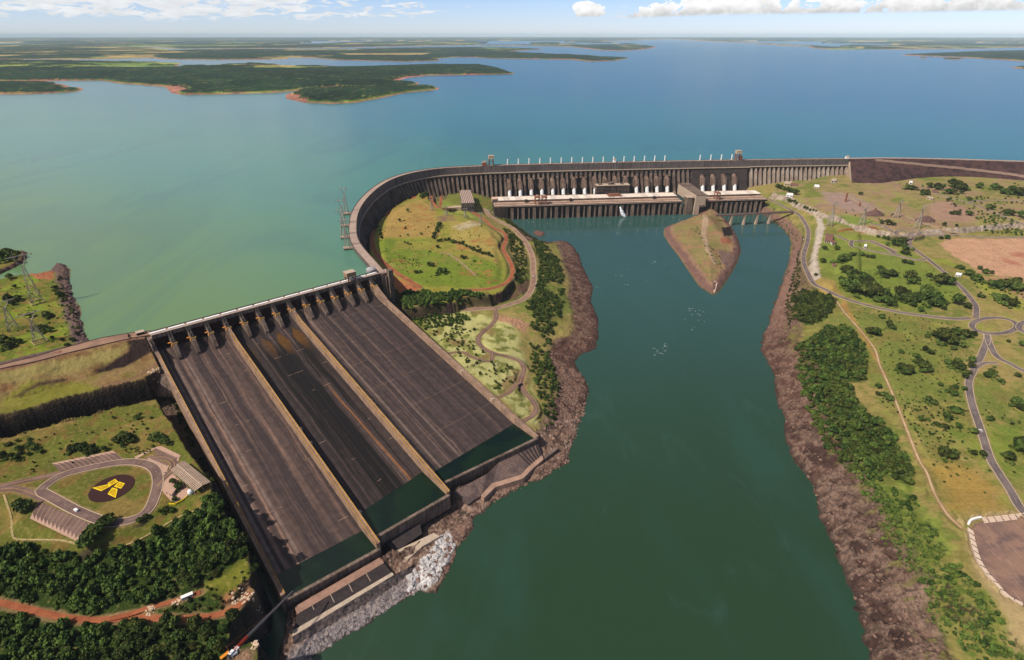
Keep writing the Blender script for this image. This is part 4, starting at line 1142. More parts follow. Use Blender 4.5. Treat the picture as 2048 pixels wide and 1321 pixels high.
# gantry cranes on the crest
def crest_crane(x, label, hgt, w, col, extra):
    i = index_for_px(x, 2, ZC) if x > 1000 else i_main - 3
    if x <= 1000:
        best = min(np.arange(i_main-8, i_main+2, .1), key=lambda t: abs(project(at(t, 2, ZC))[0]-x)); i = best
    p = at(i, 4, ZC); d, n = DIRS[min(int(i), ND-1)]
    T = empty("gantry_crane", p, label, "crane", None)
    for a in (-1, 1):
        for c in (-1, 1):
            b = MB(); q = p + d*(a*w) + n*(c*6)
            b.box((q.x, q.y), 1.3, 1.3, ZC, ZC+hgt*.68, d[:2]); b.build("leg", col, T)
    b = MB()
    for a in (-1, 1):
        b.tube(p+d*(a*w)+n*-6+Vector((0,0,hgt*.35)), p+d*(a*w)+n*6+Vector((0,0,hgt*.35)), .7, n=4)
    for c in (-1, 1): b.tube(p+d*-w+n*(c*6)+Vector((0,0,hgt*.4)), p+d*w+n*(c*6)+Vector((0,0,hgt*.4)), .7, n=4)
    b.build("brace", col, T)
    b = MB(); b.box((p.x, p.y), w+2, 8, ZC+hgt*.68, ZC+hgt*.97, d[:2]); b.box((p.x, p.y), w+2.6, 8.6, ZC+hgt*.97, ZC+hgt, d[:2]); b.build("machine_house", M_CONC_L, T)
    if extra:
        b = MB(); q = p + d*(w+5); b.box((q.x, q.y), 3.5, 5, ZC, ZC+hgt*.42, d[:2]); b.build("side_cab", M_RUST, T)
crest_crane(982.5, "tall pale portal crane on the dam crest left of the white vent pipes", 34, 7, M_CONC, False)
crest_crane(1474, "portal crane with reddish legs at the right end of the row of vent pipes", 34, 7.5, M_RUST, True)
def crest_hut(x, label, cat, w, h, mat, name):
    best = min(np.arange(0 if x < 760 else i_main-12, ND-1.01, .1), key=lambda t: abs(project(at(t, 3, ZC))[0]-x) + (0 if at(t,0,0).y > 1500 else 99)); p = at(best, 2, ZC); d, n = DIRS[min(int(best), ND-1)]
    T = empty(name, p, label, cat)
    b = MB(); b.box((p.x, p.y), w, 4.5, ZC, ZC+h*.75, d[:2]); b.build("wall", mat, T)
    b = MB(); b.box((p.x, p.y), w+.8, 5.2, ZC+h*.75, ZC+h*.9, d[:2]); b.box((p.x+d.x*w*.3, p.y+d.y*w*.3), w*.4, 3, ZC+h*.9, ZC+h*1.15, d[:2]); b.build("roof", M_CONC_L, T)
crest_hut(969, "low brown machine shed on the dam crest beside the tall pale crane", "shed", 8, 14, M_RUST, "machine_shed")
crest_hut(1229, "small white hut on the dam crest among the vent pipes", "hut", 4, 12, M_WHITE, "crest_hut")
crest_hut(1694, "small white hut on the crest where the buttress dam meets the rockfill dam", "hut", 6, 9, M_WHITE, "crest_hut")

# ------------------------------------------------------------------ rockfill dam to the right
def rockfill():
    T = empty("rockfill_dam", RF_CREST[2], "dark brown rockfill dam sloping down to the meadow on the far right", "dam")
    n = 90
    a = resample([tuple(p) for p in RF_CREST], 8.0); s = np.linspace(0, 1, len(a))
    ft = resample([tuple(p) for p in RF_FOOT], 8.0); sf = np.linspace(0, 1, len(ft))
    # the foot starts a little right of the retaining wall
    ss = np.linspace(0, 1, 200)
    A = np.stack([np.interp(ss, s, a[:, k]) for k in range(3)], 1); B = np.stack([np.interp(ss, sf, ft[:, k]) for k in range(3)], 1)
    B[:, 2] = 58
    m = 40
    V = []; 
    for j in range(m):
        t = j/(m-1)
        p = A*(1-t) + B*t
        p[:, 1] -= 10*(1-t)
        amp = 2.0 if 0 < j < m-1 else 0
        nn = fbm(p[:, 0]+p[:, 2], p[:, 1]*3, 16, 3, 7) - .5
        p[:, 2] += nn*amp*2
        V.append(p)
    V = np.array(V); NR, NC = V.shape[:2]
    idx = np.arange(NR*NC).reshape(NR, NC)
    Q = np.stack([idx[:-1,:-1], idx[1:,:-1], idx[1:,1:], idx[:-1,1:]], -1).reshape(-1, 4)
    t = NT("dark_rockfill"); p = t.pos(); n1 = t.noise(p, .05, 5); n2 = t.noise(p, .6, 4, .7)
    c = t.mix(t.rng(n1,.4,.62), tuple(srgb(92,66,62)), tuple(srgb(66,48,48)))
    c = t.mix(t.rng(n2,.58,.75,0,.5), c, tuple(srgb(140,110,98)))
    t.base(t.scale_col(c, t.rng(n2,.3,.7,.6,1.35))); t.bump(n2, .8, 2.5)
    o = np_mesh("rock_slope", V.reshape(-1,3), Q, t.set(.95,.1)); 
    o.parent = T; o.location = -Vector(T.location)
    b = MB()
    L = [Vector(p) for p in A]
    tl = [p + Vector((0, 5, .6)) for p in L]; fr = [p + Vector((0, -11, .6)) for p in L]
    b.sheet(tl, fr); b.sheet([p + Vector((0,0,-6)) for p in fr], fr); b.sheet(tl, [p + Vector((0,4,-12)) for p in tl])
    b.build("crest_road", M_ROADTOP, T)
    # the berm road slanting down across the slope
    br = MB(); lft, rgt = [], []
    for k, u in enumerate(np.linspace(.10, 1, 90)):
        i = int(u*199); t_ = np.interp(u, [.10,.22,.45,.7,1], [.03,.16,.40,.62,.86]); wd = np.interp(u, [.10,.3,1],[.03,.05,.085])
        def pt(tt): 
            j = min(max(tt,0),1)*(m-1); j0 = min(int(j), m-2); f = j-j0
            return Vector(V[j0,i]*(1-f)+V[j0+1,i]*f)
        c = pt(t_)
        lft.append(Vector((c.x, c.y+1, c.z+2.0))); e = pt(t_+wd); rgt.append(Vector((e.x, e.y-3, c.z+1.2)))
    br.sheet(lft, rgt); br.sheet(rgt, [Vector((p.x, p.y-2, p.z-6)) for p in rgt])
    br.build("berm_road", mat_weathered("berm_gravel", tuple(srgb(150,122,106)), .2, .1), T)
    # light retaining wall closing the buttress dam
    w = MB(); p0 = at(ND-1, 12, 0); e = P(1708, 369, 58); e2 = P(1676, 361, 60)
    w.prism([(p0.x-3,p0.y),(p0.x+3,p0.y),(e.x+3,e.y),(e.x-6,e.y)], [50]*4, [112,112,60,60])
    w.build("retaining_wall", M_CONC_L, T)
rockfill()
# ================================================================== powerhouse and the works at the dam's foot
PA, PB_, PCN = P(988.8,413,44), P(1534,397,44), P(1368,402.6,44)
AX = Vector((PCN.x-PA.x, PCN.y-PA.y, 0)).normalized(); BK = Vector((-AX.y, AX.x, 0))     # along, towards the dam
def PW(a, b, z): return Vector((PA.x, PA.y, 0)) + AX*a + BK*b + Vector((0,0,z))
def a_of(x, y=408, z=44):
    q = P(x, y, z); return (q - Vector((PA.x, PA.y, 0))).dot(AX)
LEN = (PB_ - PA).dot(AX)
aC0, aC1 = a_of(1366, 402.6), a_of(1424, 401)
M_ROOFS = [mat_weathered("roof_slab_%d" % k, tuple(srgb(*c)), .12, .15, 0) for k, c in enumerate(((244,226,206),(224,206,190),(252,236,216)))]
POWER = empty("powerhouse", PW(LEN/2, 40, 0), "long powerhouse with pale roof and row of draft tube piers above the river", "powerhouse")
def wbox(mb, a0, a1, b0, b1, z0, z1, mi=0):
    mb.hexa([PW(a0,b0,z0), PW(a1,b0,z0), PW(a1,b1,z0), PW(a0,b1,z0), PW(a0,b0,z1), PW(a1,b0,z1), PW(a1,b1,z1), PW(a0,b1,z1)], mi)
SEG = [(0, aC0-2), (aC1-14, LEN)]
for a0, a1 in SEG:
    b = MB(); wbox(b, a0, a1, 14, 96, -8, 41.5); b.build("wall", M_CONC_D, POWER)
    b = MB(); wbox(b, a0, a1, -1.5, 42, 41.5, 44); wbox(b, a0, a1, 96, 128, 30, 41.8); b.build("deck", M_DECK, POWER)
    b = MB(); wbox(b, a0, a1, -1.8, -.6, 44, 45.4); wbox(b, a0, a1, 13, 14.2, 44, 46.2); wbox(b, a0, a1, 27, 28, 44, 45.5); b.build("parapet", M_CONC, POWER)
    b = MB(); wbox(b, a0, a1, .4, 14, 36, 41.4); b.build("fascia_beam", M_CONC_D, POWER)
    # roof of pale slabs, one per unit, with dark joints
    b = MB(); wbox(b, a0+16, a1-4, 42.2, 84, 41.5, 50.4); b.build("hall_wall", M_CONC, POWER)
    n = int((a1-a0-20)/19.0); w = (a1-a0-20)/n
    for k in range(n):
        b = MB(); wbox(b, a0+16+k*w+.35, a0+16+(k+1)*w-.35, 41, 85, 50.5, 51.6); b.build("roof_slab", M_ROOFS[(k*k+k//2) % 3], POWER)
b = MB(); wbox(b, 0, a_of(1014), -1.0, 14, -8, 41.3); b.build("end_wall", M_CONC_D, POWER)
# draft tube piers
UN = (aC0 - 2 - a_of(1014)) / 16
def pier(a, w, parent):
    b = MB(); wbox(b, a-w/2, a+w/2, 2.0, 14, -8, 36)
    b.hexa([PW(a-w/2,-4,-8), PW(a+w/2,-4,-8), PW(a+w/2,2,-8), PW(a-w/2,2,-8), PW(a-w/2,.6,36), PW(a+w/2,.6,36), PW(a+w/2,2,36), PW(a-w/2,2,36)])
    b.build("pier", M_CONC, parent)
for k in range(17):
    pier(a_of(1014) + k*UN + 14, 9.6, POWER)
    if k < 16: pier(a_of(1014) + k*UN + 14 + UN*.53, 3.6, POWER)
a = aC1 + 2; k = 0
while a < LEN - 4:
    pier(a, 7.6 if k % 2 else 3.8, POWER); a += 17.5 if k % 2 else 16.5; k += 1
# service block standing across the powerhouse
def block():
    f = P(1393,430,0); 
    T = empty("service_block", PW(aC0+20, 10, 0), "tall windowless tan concrete block across the powerhouse, above the island's tip", "building")
    bl, br, fr, fl = P(1356.8,367.4,65), P(1378.3,366.3,65), P(1413.5,390,65), P(1393,390.6,65)
    poly = [(fl.x,fl.y),(fr.x,fr.y),(br.x,br.y),(bl.x,bl.y)]
    b = MB(); b.prism(poly, 30, 64.2); b.build("wall", M_CONC_L, T)
    c = Vector((sum(p[0] for p in poly)/4, sum(p[1] for p in poly)/4, 0))
    big = [(c.x+(p[0]-c.x)*1.015, c.y+(p[1]-c.y)*1.01) for p in poly]
    b = MB(); b.prism(big, 64.2, 65.6); b.build("roof", M_CONC, T)
    d = Vector((fl.x-bl.x, fl.y-bl.y, 0)).normalized(); s = Vector((fr.x-fl.x, fr.y-fl.y, 0)).normalized()
    b = MB(); p = Vector((fl.x, fl.y, 0))
    q = [p - s*1, p + s*16, p + s*16 - d*90, p - s*1 - d*90]; b.prism([(v.x, v.y) for v in q], -6, 30)
    b.build("base_wall", M_CONC_L, T)
    b = MB(); q = [p + s*16.2 - d*6, p + s*37 - d*6, p + s*37 - d*90, p + s*16.2 - d*90]; b.prism([(v.x, v.y) for v in q], 4, 30); b.build("recess", M_CONC_D, T)
    b = MB(); q = [p + s*14 + d*2, p + s*38 + d*2, p + s*38 - d*10, p + s*14 - d*10]; b.prism([(v.x, v.y) for v in q], 26, 32); b.build("ledge", M_CONC, T)
    b = MB(); q = [p - s*26 - d*6, p - s*5 - d*6, p - s*5 - d*36, p - s*26 - d*36]; b.prism([(v.x, v.y) for v in q], -6, 55); b.build("side_tower", M_CONC, T)
    b = MB(); q = [p - s*27 - d*5, p - s*4 - d*5, p - s*4 - d*37, p - s*27 - d*37]; b.prism([(v.x, v.y) for v in q], 55, 56.4); b.build("side_roof", M_CONC_L, T)
block()
# control building: dark storeys behind the roof
def control():
    p = P(1192,391,44); q = P(1257,390,44)
    a0 = (p-PA).dot(AX); a1 = (q-PA).dot(AX); b0 = 98; b1 = 124; 
    T = empty("control_building", PW((a0+a1)/2, 110, 44), "dark many-windowed office block between the powerhouse roof and the penstocks", "building")
    b = MB(); wbox(b, a0, a1, b0+1.2, b1, 41.8, 76.5); b.build("wall", M_GLASS, T)
    for k in range(7):
        b = MB(); wbox(b, a0-.6, a1+.6, b0, b1+.5, 42 + k*5.0, 43.6 + k*5.0); b.build("floor_band", M_CONC, T)
    for k in range(11):
        b = MB(); aa = a0 + (a1-a0)*k/10; wbox(b, aa-.8, aa+.8, b0-.4, b0+1.0, 43.7, 76); b.build("mullion", M_CONC_D, T)
    b = MB(); wbox(b, a0-1.5, a1+1.5, b0-1.5, b1+1.5, 76.5, 78); b.build("roof", M_CONC_L, T)
    for k, (u, w, h) in enumerate(((.12,6,3),(.45,10,6),(.5,5,8),(.8,5,3))):
        b = MB(); aa = a0+(a1-a0)*u; wbox(b, aa-w, aa+w, b0+8, b0+18, 78, 78+h); b.build("roof_plant", M_CONC, T)
control()
# assembly hall with the striped roof
def ribbed(name, c1, c2, freq, axis):
    t = NT(name); p = t.pos()
    m = t.node("ShaderNodeVectorMath", operation='DOT_PRODUCT'); t.link(p, m.inputs[0]); m.inputs[1].default_value = axis
    s = t.math('SINE', t.math('MULTIPLY', m.outputs["Value"], 2*math.pi*freq))
    c = t.mix(t.rng(s, -.25, .25), c1, c2); n = t.noise(p, .3, 4)
    t.base(t.scale_col(c, t.rng(n, .3, .7, .85, 1.12))); t.bump(s, .4, .5)
    return t.set(.8, .2)
def hall():
    bl, br, fr, fl = P(919.9,381.2,65), P(941.4,380.6,65), P(948.5,405.8,65), P(923,406.8,65)
    s = Vector((fr.x-fl.x, fr.y-fl.y, 0)).normalized()
    T = empty("assembly_hall", (fl.x, fl.y, 44), "long hall with striped pale roof at the left end of the powerhouse", "building")
    poly = [(fl.x,fl.y),(fr.x,fr.y),(br.x,br.y),(bl.x,bl.y)]
    b = MB(); b.prism(poly, 30, 63.5); b.build("wall", mat_weathered("dark_hall_wall", tuple(srgb(110,98,92)), .3, .1, .3), T)
    c = Vector((sum(p[0] for p in poly)/4, sum(p[1] for p in poly)/4, 0))
    g = [(c.x+(p[0]-c.x)*1.03, c.y+(p[1]-c.y)*1.01) for p in poly]
    b = MB(); b.prism(g, 63.5, 65.5); b.build("roof", ribbed("hall_roof_ribs", tuple(srgb(205,178,160)), tuple(srgb(120,98,90)), 1/5.6, s), T)
    d = Vector((fl.x-bl.x, fl.y-bl.y, 0)).normalized()
    for k in range(5):
        b = MB(); q = Vector((fl.x, fl.y, 0)) + s*(5+k*7.2) + d*.4; b.box((q.x, q.y), 2, .5, 46, 53, s[:2]); b.build("window", M_GLASS, T)
    b = MB(); q = Vector((fl.x, fl.y, 0)) - s*12 - d*20; b.box((q.x,q.y), 10, 9, 36, 50, s[:2]); b.build("annex", M_CONC_L, T)
    b = MB(); q = Vector((fl.x, fl.y, 0)) - s*33 - d*24; b.box((q.x,q.y), 10, 7, 36, 47, s[:2]); b.box((q.x,q.y), 11, 8, 47, 48.2, s[:2])
    o = b.build("low_building", M_CONC_L, loc=(q.x, q.y, 40)); tag(o, "low cream building left of the striped-roof hall", "building")
hall()
# portal cranes on the powerhouse deck
def deck_crane(x, y, label, grp=None, w=6.5, h=22):
    a = a_of(x, y); T = empty("portal_crane", PW(a, 14, 44), label, "crane", grp)
    for sa in (-1, 1):
        for bb in (5, 24):
            b = MB(); wbox(b, a+sa*w-1, a+sa*w+1, bb-1, bb+1, 44, 44+h); b.build("leg", M_RUST, T)
    b = MB(); wbox(b, a-w-2, a+w+2, 2, 27, 44+h, 44+h+3.2); b.build("bridge_beam", M_RUST, T)
    b = MB()
    for bb in (5, 24): wbox(b, a-w, a+w, bb-.7, bb+.7, 44+h*.45, 44+h*.45+1.6)
    b.build("brace", M_DARK, T)
    b = MB(); wbox(b, a-3, a+3, 10, 18, 44+h+3.2, 44+h+6.5); b.build("trolley", M_CONC_L, T)
deck_crane(1074, 408, "left one of two rusty portal cranes on the powerhouse deck")
deck_crane(1088, 407.6, "right one of two rusty portal cranes on the powerhouse deck")
deck_crane(1434, 399, "rusty portal crane on the deck right of the tan service block", w=5, h=20)
for x, lab in ((1052,"small dark hut on the roof edge left of the two portal cranes"),(1143,"small dark hut on the roof edge right of the two portal cranes"),(1317,"small dark hut on the roof edge left of the tan service block")):
    a = a_of(x, 404, 46); b = MB(); wbox(b, a-3.5, a+3.5, 34, 41, 44, 52); wbox(b, a-4, a+4, 33.5, 41.2, 52, 53)
    o = b.build("roof_hut", M_CONC_D, loc=PW(a, 37, 44)); tag(o, lab, "hut")
a = a_of(1236, 396, 52); b = MB(); wbox(b, a-26, a+18, 50, 78, 51.7, 55); wbox(b, a-20, a+12, 55, 72, 55, 58)
o = b.build("rust_shed", mat_weathered("rust_roof", tuple(srgb(140,92,70)), .3, .2), loc=PW(a, 60, 51.7)); tag(o, "low rust-brown shed on the powerhouse roof in front of the office block", "shed")
# transformers, bushings: small pale gear in a row behind the roof
rr = random.Random(4); tno = 0
ONAMES = 'first second third fourth fifth sixth seventh eighth ninth tenth eleventh twelfth thirteenth fourteenth fifteenth sixteenth seventeenth eighteenth nineteenth twentieth'.split()
for x in np.arange(1010, 1362, 10.6):
    if 1188 < x < 1260: continue
    a = a_of(x, 395, 44); b = MB(); w = rr.uniform(2.4, 4.5); h = rr.uniform(3, 7)
    wbox(b, a-w, a+w, 100, 108, 41.8, 41.8+h); wbox(b, a-w*.6, a-w*.3, 103, 104.5, 41.8+h, 41.8+h+3.5); wbox(b, a+w*.3, a+w*.6, 103, 104.5, 41.8+h, 41.8+h+3.5)
    o = b.build("transformer", M_CONC_L if rr.random() < .6 else M_CONC_D, loc=PW(a, 104, 41.8))
    sd_ = "left" if x < 1220 else "right"
    if sd_ == "right" and not globals().get("_rst"): tno = 0; _rst = True
    tno += 1
    tag(o, f"boxy transformer, {ONAMES[tno-1]} from the left in the row {sd_} of the office block", "transformer", "transformers behind the powerhouse roof")
# spout of white water from the draft tubes
def spout():
    b = MB(); p = P(1249, 433, 0); top = P(1242.5, 414.5, 36)
    q = Vector((p.x, p.y-6, 0)); rows = []
    rnd = random.Random(3)
    for k in range(26):
        t = k/25; c = Vector((top.x, PW(a_of(1242.5),-3,0).y, 31)).lerp(q, t); c.z = 31*(1-t)**1.25 + 0; r = 2.2 + 4.6*math.sin(t*2.2)
        rows.append([c + Vector((math.cos(a_)*r*rnd.uniform(.7,1.25), math.sin(a_)*r*.8*rnd.uniform(.7,1.25), rnd.uniform(-.8,.8))) for a_ in np.linspace(0, 2*math.pi, 13)[:-1]])
    v = [x for r in rows for x in r]; f = []
    for a_ in range(25):
        for k in range(12): f.append((a_*12+k, (a_+1)*12+k, (a_+1)*12+(k+1)%12, a_*12+(k+1)%12))
    f.append(tuple(range(12))); f.append(tuple(range(len(v)-1, len(v)-13, -1)))
    b.add(v, f)
    o = b.build("water_spout", mat_weathered("white_spray", (.82,.84,.85), .08, .5), loc=(q.x, q.y, 0), smoothing=True); tag(o, "white spout of water falling from the powerhouse wall into the river", "water spout")
spout()

# ------------------------------------------------------------------ the bridge behind the island
def bridge():
    a = P(1439,430.5,34); b_ = P(1586,423,36)
    d = Vector((b_.x-a.x, b_.y-a.y, 0)).normalized(); n = Vector((-d.y, d.x, 0))
    T = empty("road_bridge", (a+b_)/2, "brown road bridge on four pale piers between the island and the right bank", "bridge")
    L = (b_-a).length
    def q(s, o, z): return a + d*s + n*o + Vector((0,0,z-a.z))
    b = MB(); b.hexa([q(-14,-5,31), q(L,-5,32.5), q(L,5,32.5), q(-14,5,31), q(-14,-5,34), q(L,-5,35.5), q(L,5,35.5), q(-14,5,34)]); b.build("deck", mat_weathered("brown_bridge_deck", tuple(srgb(120,94,84)), .2, .1), T)
    for o in (-5.1, 4.8):
        b = MB(); b.hexa([q(-14,o,34), q(L,o,35.5), q(L,o+.3,35.5), q(-14,o+.3,34), q(-14,o,35.2), q(L,o,36.7), q(L,o+.3,36.7), q(-14,o+.3,35.2)]); b.build("railing", M_CONC, T)
    for x in (1464,1492.5,1519.5,1547.5):
        w = P(x, 453.5, 0); s = (w-a).dot(d)
        b = MB(); b.hexa([q(s-3,-5,-9), q(s+3,-5,-9), q(s+3,5,-9), q(s-3,5,-9), q(s-2,-4.6,29.6), q(s+2,-4.6,29.6), q(s+2,4.6,29.6), q(s-2,4.6,29.6)])
        b.hexa([q(s-3,-5.2,29.6), q(s+3,-5.2,29.6), q(s+3,5.2,29.6), q(s-3,5.2,29.6), q(s-3.4,-5.2,31.4), q(s+3.4,-5.2,31.4), q(s+3.4,5.2,31.4), q(s-3.4,5.2,31.4)])
        b.build("pier", M_CONC_L, T)
bridge()
# ================================================================== the spillway
def chute_surface(i, j, name, parent, mat, s_end):
    """the curved crest and the long slope between walls i and j, as a fine grid; the bed dips a little between the piers' wakes"""
    NS, NW = 200, 60
    V = np.zeros((NS, NW, 3)); A = np.zeros((NS, NW, 2), np.float32)
    for a in range(NS):
        t = a/(NS-1)
        for b in range(NW):
            f = b/(NW-1)
            if t < .12:                                   # ogee: from under the gates to the slope
                u = t/.12; bb = -6 + u*(WTOP_B+6); aa = pier_a(i) + (pier_a(j)-pier_a(i))*f
                z = 98 - 10*u**2.2; p = SW(aa, bb, z)
            else:
                s = (t-.12)/.88*s_end
                l = wall_pt(i, s); r = wall_pt(j, s); p = l.lerp(r, f); p.z = l.z - 2
            V[a, b] = p; A[a, b] = (f*(j-i), t)
    idx = np.arange(NS*NW).reshape(NS, NW)
    Q = np.stack([idx[:-1,:-1], idx[1:,:-1], idx[1:,1:], idx[:-1,1:]], -1).reshape(-1, 4)
    o = np_mesh(name, V.reshape(-1,3), Q, mat)
    at_ = o.data.attributes.new("bay", 'FLOAT2', 'POINT'); at_.data.foreach_set("vector", A.reshape(-1))
    o.parent = parent; o.location = -wloc(parent)
    return o
def chute_mat(name, base, dark, warm, seed, stain, orange, joints, bands=()):
    """concrete with long water stains running down the fall line, darker tongues below the gates, cross joints"""
    t = NT(name); at_ = t.attr("bay").outputs["Vector"]; sep = t.node("ShaderNodeSeparateXYZ"); t.link(at_, sep.inputs[0])
    u, v = sep.outputs[0], sep.outputs[1]
    p = t.pos()
    wob = t.math('MULTIPLY', t.math('SUBTRACT', t.noise(p, .012, 4), .5), .8)
    cb = t.node("ShaderNodeCombineXYZ"); t.link(t.math('ADD', t.math('MULTIPLY', u, 5.0), t.math('MULTIPLY', wob, 3.0)), cb.inputs[0]); t.link(t.math('MULTIPLY', v, .9), cb.inputs[1]); cb.inputs[2].default_value = seed
    s1 = t.noise(cb.outputs[0], .62, 5, .62, .5)
    cb2 = t.node("ShaderNodeCombineXYZ"); t.link(t.math('MULTIPLY', u, 26.0), cb2.inputs[0]); t.link(t.math('MULTIPLY', v, 1.6), cb2.inputs[1]); cb2.inputs[2].default_value = seed+3
    s2 = t.noise(cb2.outputs[0], 1.0, 4, .6)
    n = t.noise(p, .12, 5, .6)
    c = t.mix(t.rng(s1, .36, .60), dark, base)
    c = t.mix(t.rng(s1, .56, .68, 0, .85), c, warm)
    # pale run below each pier
    fr = t.math('FRACT', t.math('ADD', u, .5)); dp = t.math('ABSOLUTE', t.math('SUBTRACT', fr, .5))
    wid = t.math('ADD', .035, t.math('MULTIPLY', v, .06))
    pale = t.math('MULTIPLY', t.rng(t.noise(cb.outputs[0], 1.7, 3), .38, .62, .15, 1.0), t.rng(t.math('SUBTRACT', t.math('ADD', dp, t.math('MULTIPLY', t.math('SUBTRACT', s2, .5), .10)), wid), -.03, .05, 1, 0)); pale = t.math('MULTIPLY', pale, t.rng(v, .10, .95, .8, .10))
    c = t.mix(pale, c, warm)
    for u0, wd, st in bands:
        uu = t.math('ABSOLUTE', t.math('SUBTRACT', t.math('ADD', u, t.math('MULTIPLY', t.math('SUBTRACT', s2, .5), .12)), u0))
        c = t.mix(t.math('MULTIPLY', t.rng(uu, wd, wd*.4), t.math('MULTIPLY', t.rng(s2, .30, .60, .35, 1.0), st)), c, tuple(srgb(176,148,132)))
    if stain:                                                # wet, algae-dark tongues
        d = t.math('MULTIPLY', t.rng(t.math('ADD', s1, t.math('MULTIPLY', t.rng(v, .1, .9), .04)), .56, .44, 0, .93), t.math('MULTIPLY', t.rng(u, .75, 1.25), t.rng(v, .13, .30)))
        c = t.mix(d, c, tuple(srgb(26,19,16)))
        bb_ = t.math('ADD', u, t.math('MULTIPLY', v, -.35)); bm_ = t.math('MULTIPLY', t.math('MULTIPLY', t.rng(bb_, .95, 1.45), t.rng(bb_, 2.75, 2.25)), t.math('MULTIPLY', t.rng(v, .17, .30), t.rng(s2, .70, .48)))
        c = t.mix(t.math('MULTIPLY', bm_, .9), c, tuple(srgb(22,15,13)))
    if orange:
        f2 = t.math('FRACT', u); dd = t.math('ABSOLUTE', t.math('SUBTRACT', f2, .5))
        wt = t.math('MULTIPLY', t.rng(v, .125, .19, .02, .30), t.rng(v, .20, .34, 1.0, .3)); tong = t.math('MULTIPLY', t.rng(t.math('SUBTRACT', t.math('ADD', dd, t.math('MULTIPLY', t.math('SUBTRACT', s2, .5), .16)), wt), .03, -.05), t.math('MULTIPLY', t.rng(v, .12, .13), t.rng(t.math('ADD', v, t.math('MULTIPLY', t.math('SUBTRACT', s2, .5), .12)), .32, .20)))
        hot = t.rng(u, 1.2, 1.9, .25, 1.0) if orange > 1 else .4
        c = t.mix(t.math('MULTIPLY', tong, hot), c, tuple(srgb(112,74,26)))
        run = t.math('MULTIPLY', t.rng(t.math('ABSOLUTE', t.math('SUBTRACT', t.math('ADD', t.math('ADD', u, t.math('MULTIPLY', v, -.55)), t.math('MULTIPLY', wob, .3)), 2.62)), .07, .02), t.rng(v, .45, .60))
        if orange > 1: c = t.mix(t.math('MULTIPLY', run, .8), c, tuple(srgb(176,112,52)))
    f = t.math('MULTIPLY', t.rng(s2, .3, .7, .72, 1.22), t.rng(n, .3, .7, .78, 1.2))
    c = t.scale_col(c, t.math('MULTIPLY', f, .74))
    if joints:
        jv = t.math('ABSOLUTE', t.math('SUBTRACT', t.math('FRACT', t.math('ADD', t.math('MULTIPLY', v, 7.0), .35)), .5))
        jl = t.math('MULTIPLY', t.rng(jv, .009, .004), t.rng(t.noise(p, .05, 3), .40, .52))
        ju = t.math('ABSOLUTE', t.math('SUBTRACT', t.math('FRACT', t.math('MULTIPLY', u, 2.0)), .5))
        c = t.mix(t.math('MULTIPLY', jl, .42), c, tuple(srgb(150,114,94)))
        c = t.mix(t.math('MULTIPLY', t.rng(ju, .02, .008), .08), c, tuple(srgb(50,42,40)))
    else:
        jv = t.math('ABSOLUTE', t.math('SUBTRACT', t.math('FRACT', t.math('MULTIPLY', v, 9.0)), .5))
        jl = t.math('MULTIPLY', t.rng(jv, .012, .005), t.rng(t.noise(p, .07, 3), .56, .62))
        c = t.mix(t.math('MULTIPLY', jl, .6), c, tuple(srgb(186,150,124)))
    t.base(c); t.bump(n, .3, .6)
    return t.set(.82, .25)
SPILL = empty("spillway", SW(pier_a(7), 200, 60), "wide brown concrete spillway of three chutes under a row of fourteen gates", "spillway")
S_END = {(0,4): .872, (4,8): None, (8,14): None}
def s_avg(i, j, yi, yj): return (wall_s_for_y(i, yi) + wall_s_for_y(j, yj))/2
SE1 = s_avg(0, 4, 1150, 1060); SE2 = s_avg(4, 8, 1018, 950); SE3 = s_avg(8, 14, 931, 858)
print("pool starts", SE1, SE2, SE3)
c1 = chute_surface(0, 4, "chute", SPILL, chute_mat("chute_left_concrete", tuple(srgb(108,86,78)), tuple(srgb(74,60,58)), tuple(srgb(164,128,108)), 1.5, False, 0, False, ((.30,.16,.6),(.62,.10,.4),(1.25,.12,.5))), SE1)
c2 = chute_surface(4, 8, "chute", SPILL, chute_mat("chute_middle_concrete", tuple(srgb(86,70,66)), tuple(srgb(56,46,44)), tuple(srgb(136,110,98)), 7.2, True, 2, False), SE2)
c3 = chute_surface(8, 14, "chute", SPILL, chute_mat("chute_right_concrete", tuple(srgb(90,73,68)), tuple(srgb(68,56,54)), tuple(srgb(140,112,98)), 4.4, False, 0, True, ((.42,.16,.85),(.78,.10,.7),(2.02,.10,.4))), SE3)
c1["label"] = "left chute with long pinkish streaks"; c2["label"] = "middle chute blackened by wet stains with orange tongues"; c3["label"] = "right widest chute with slab joints"
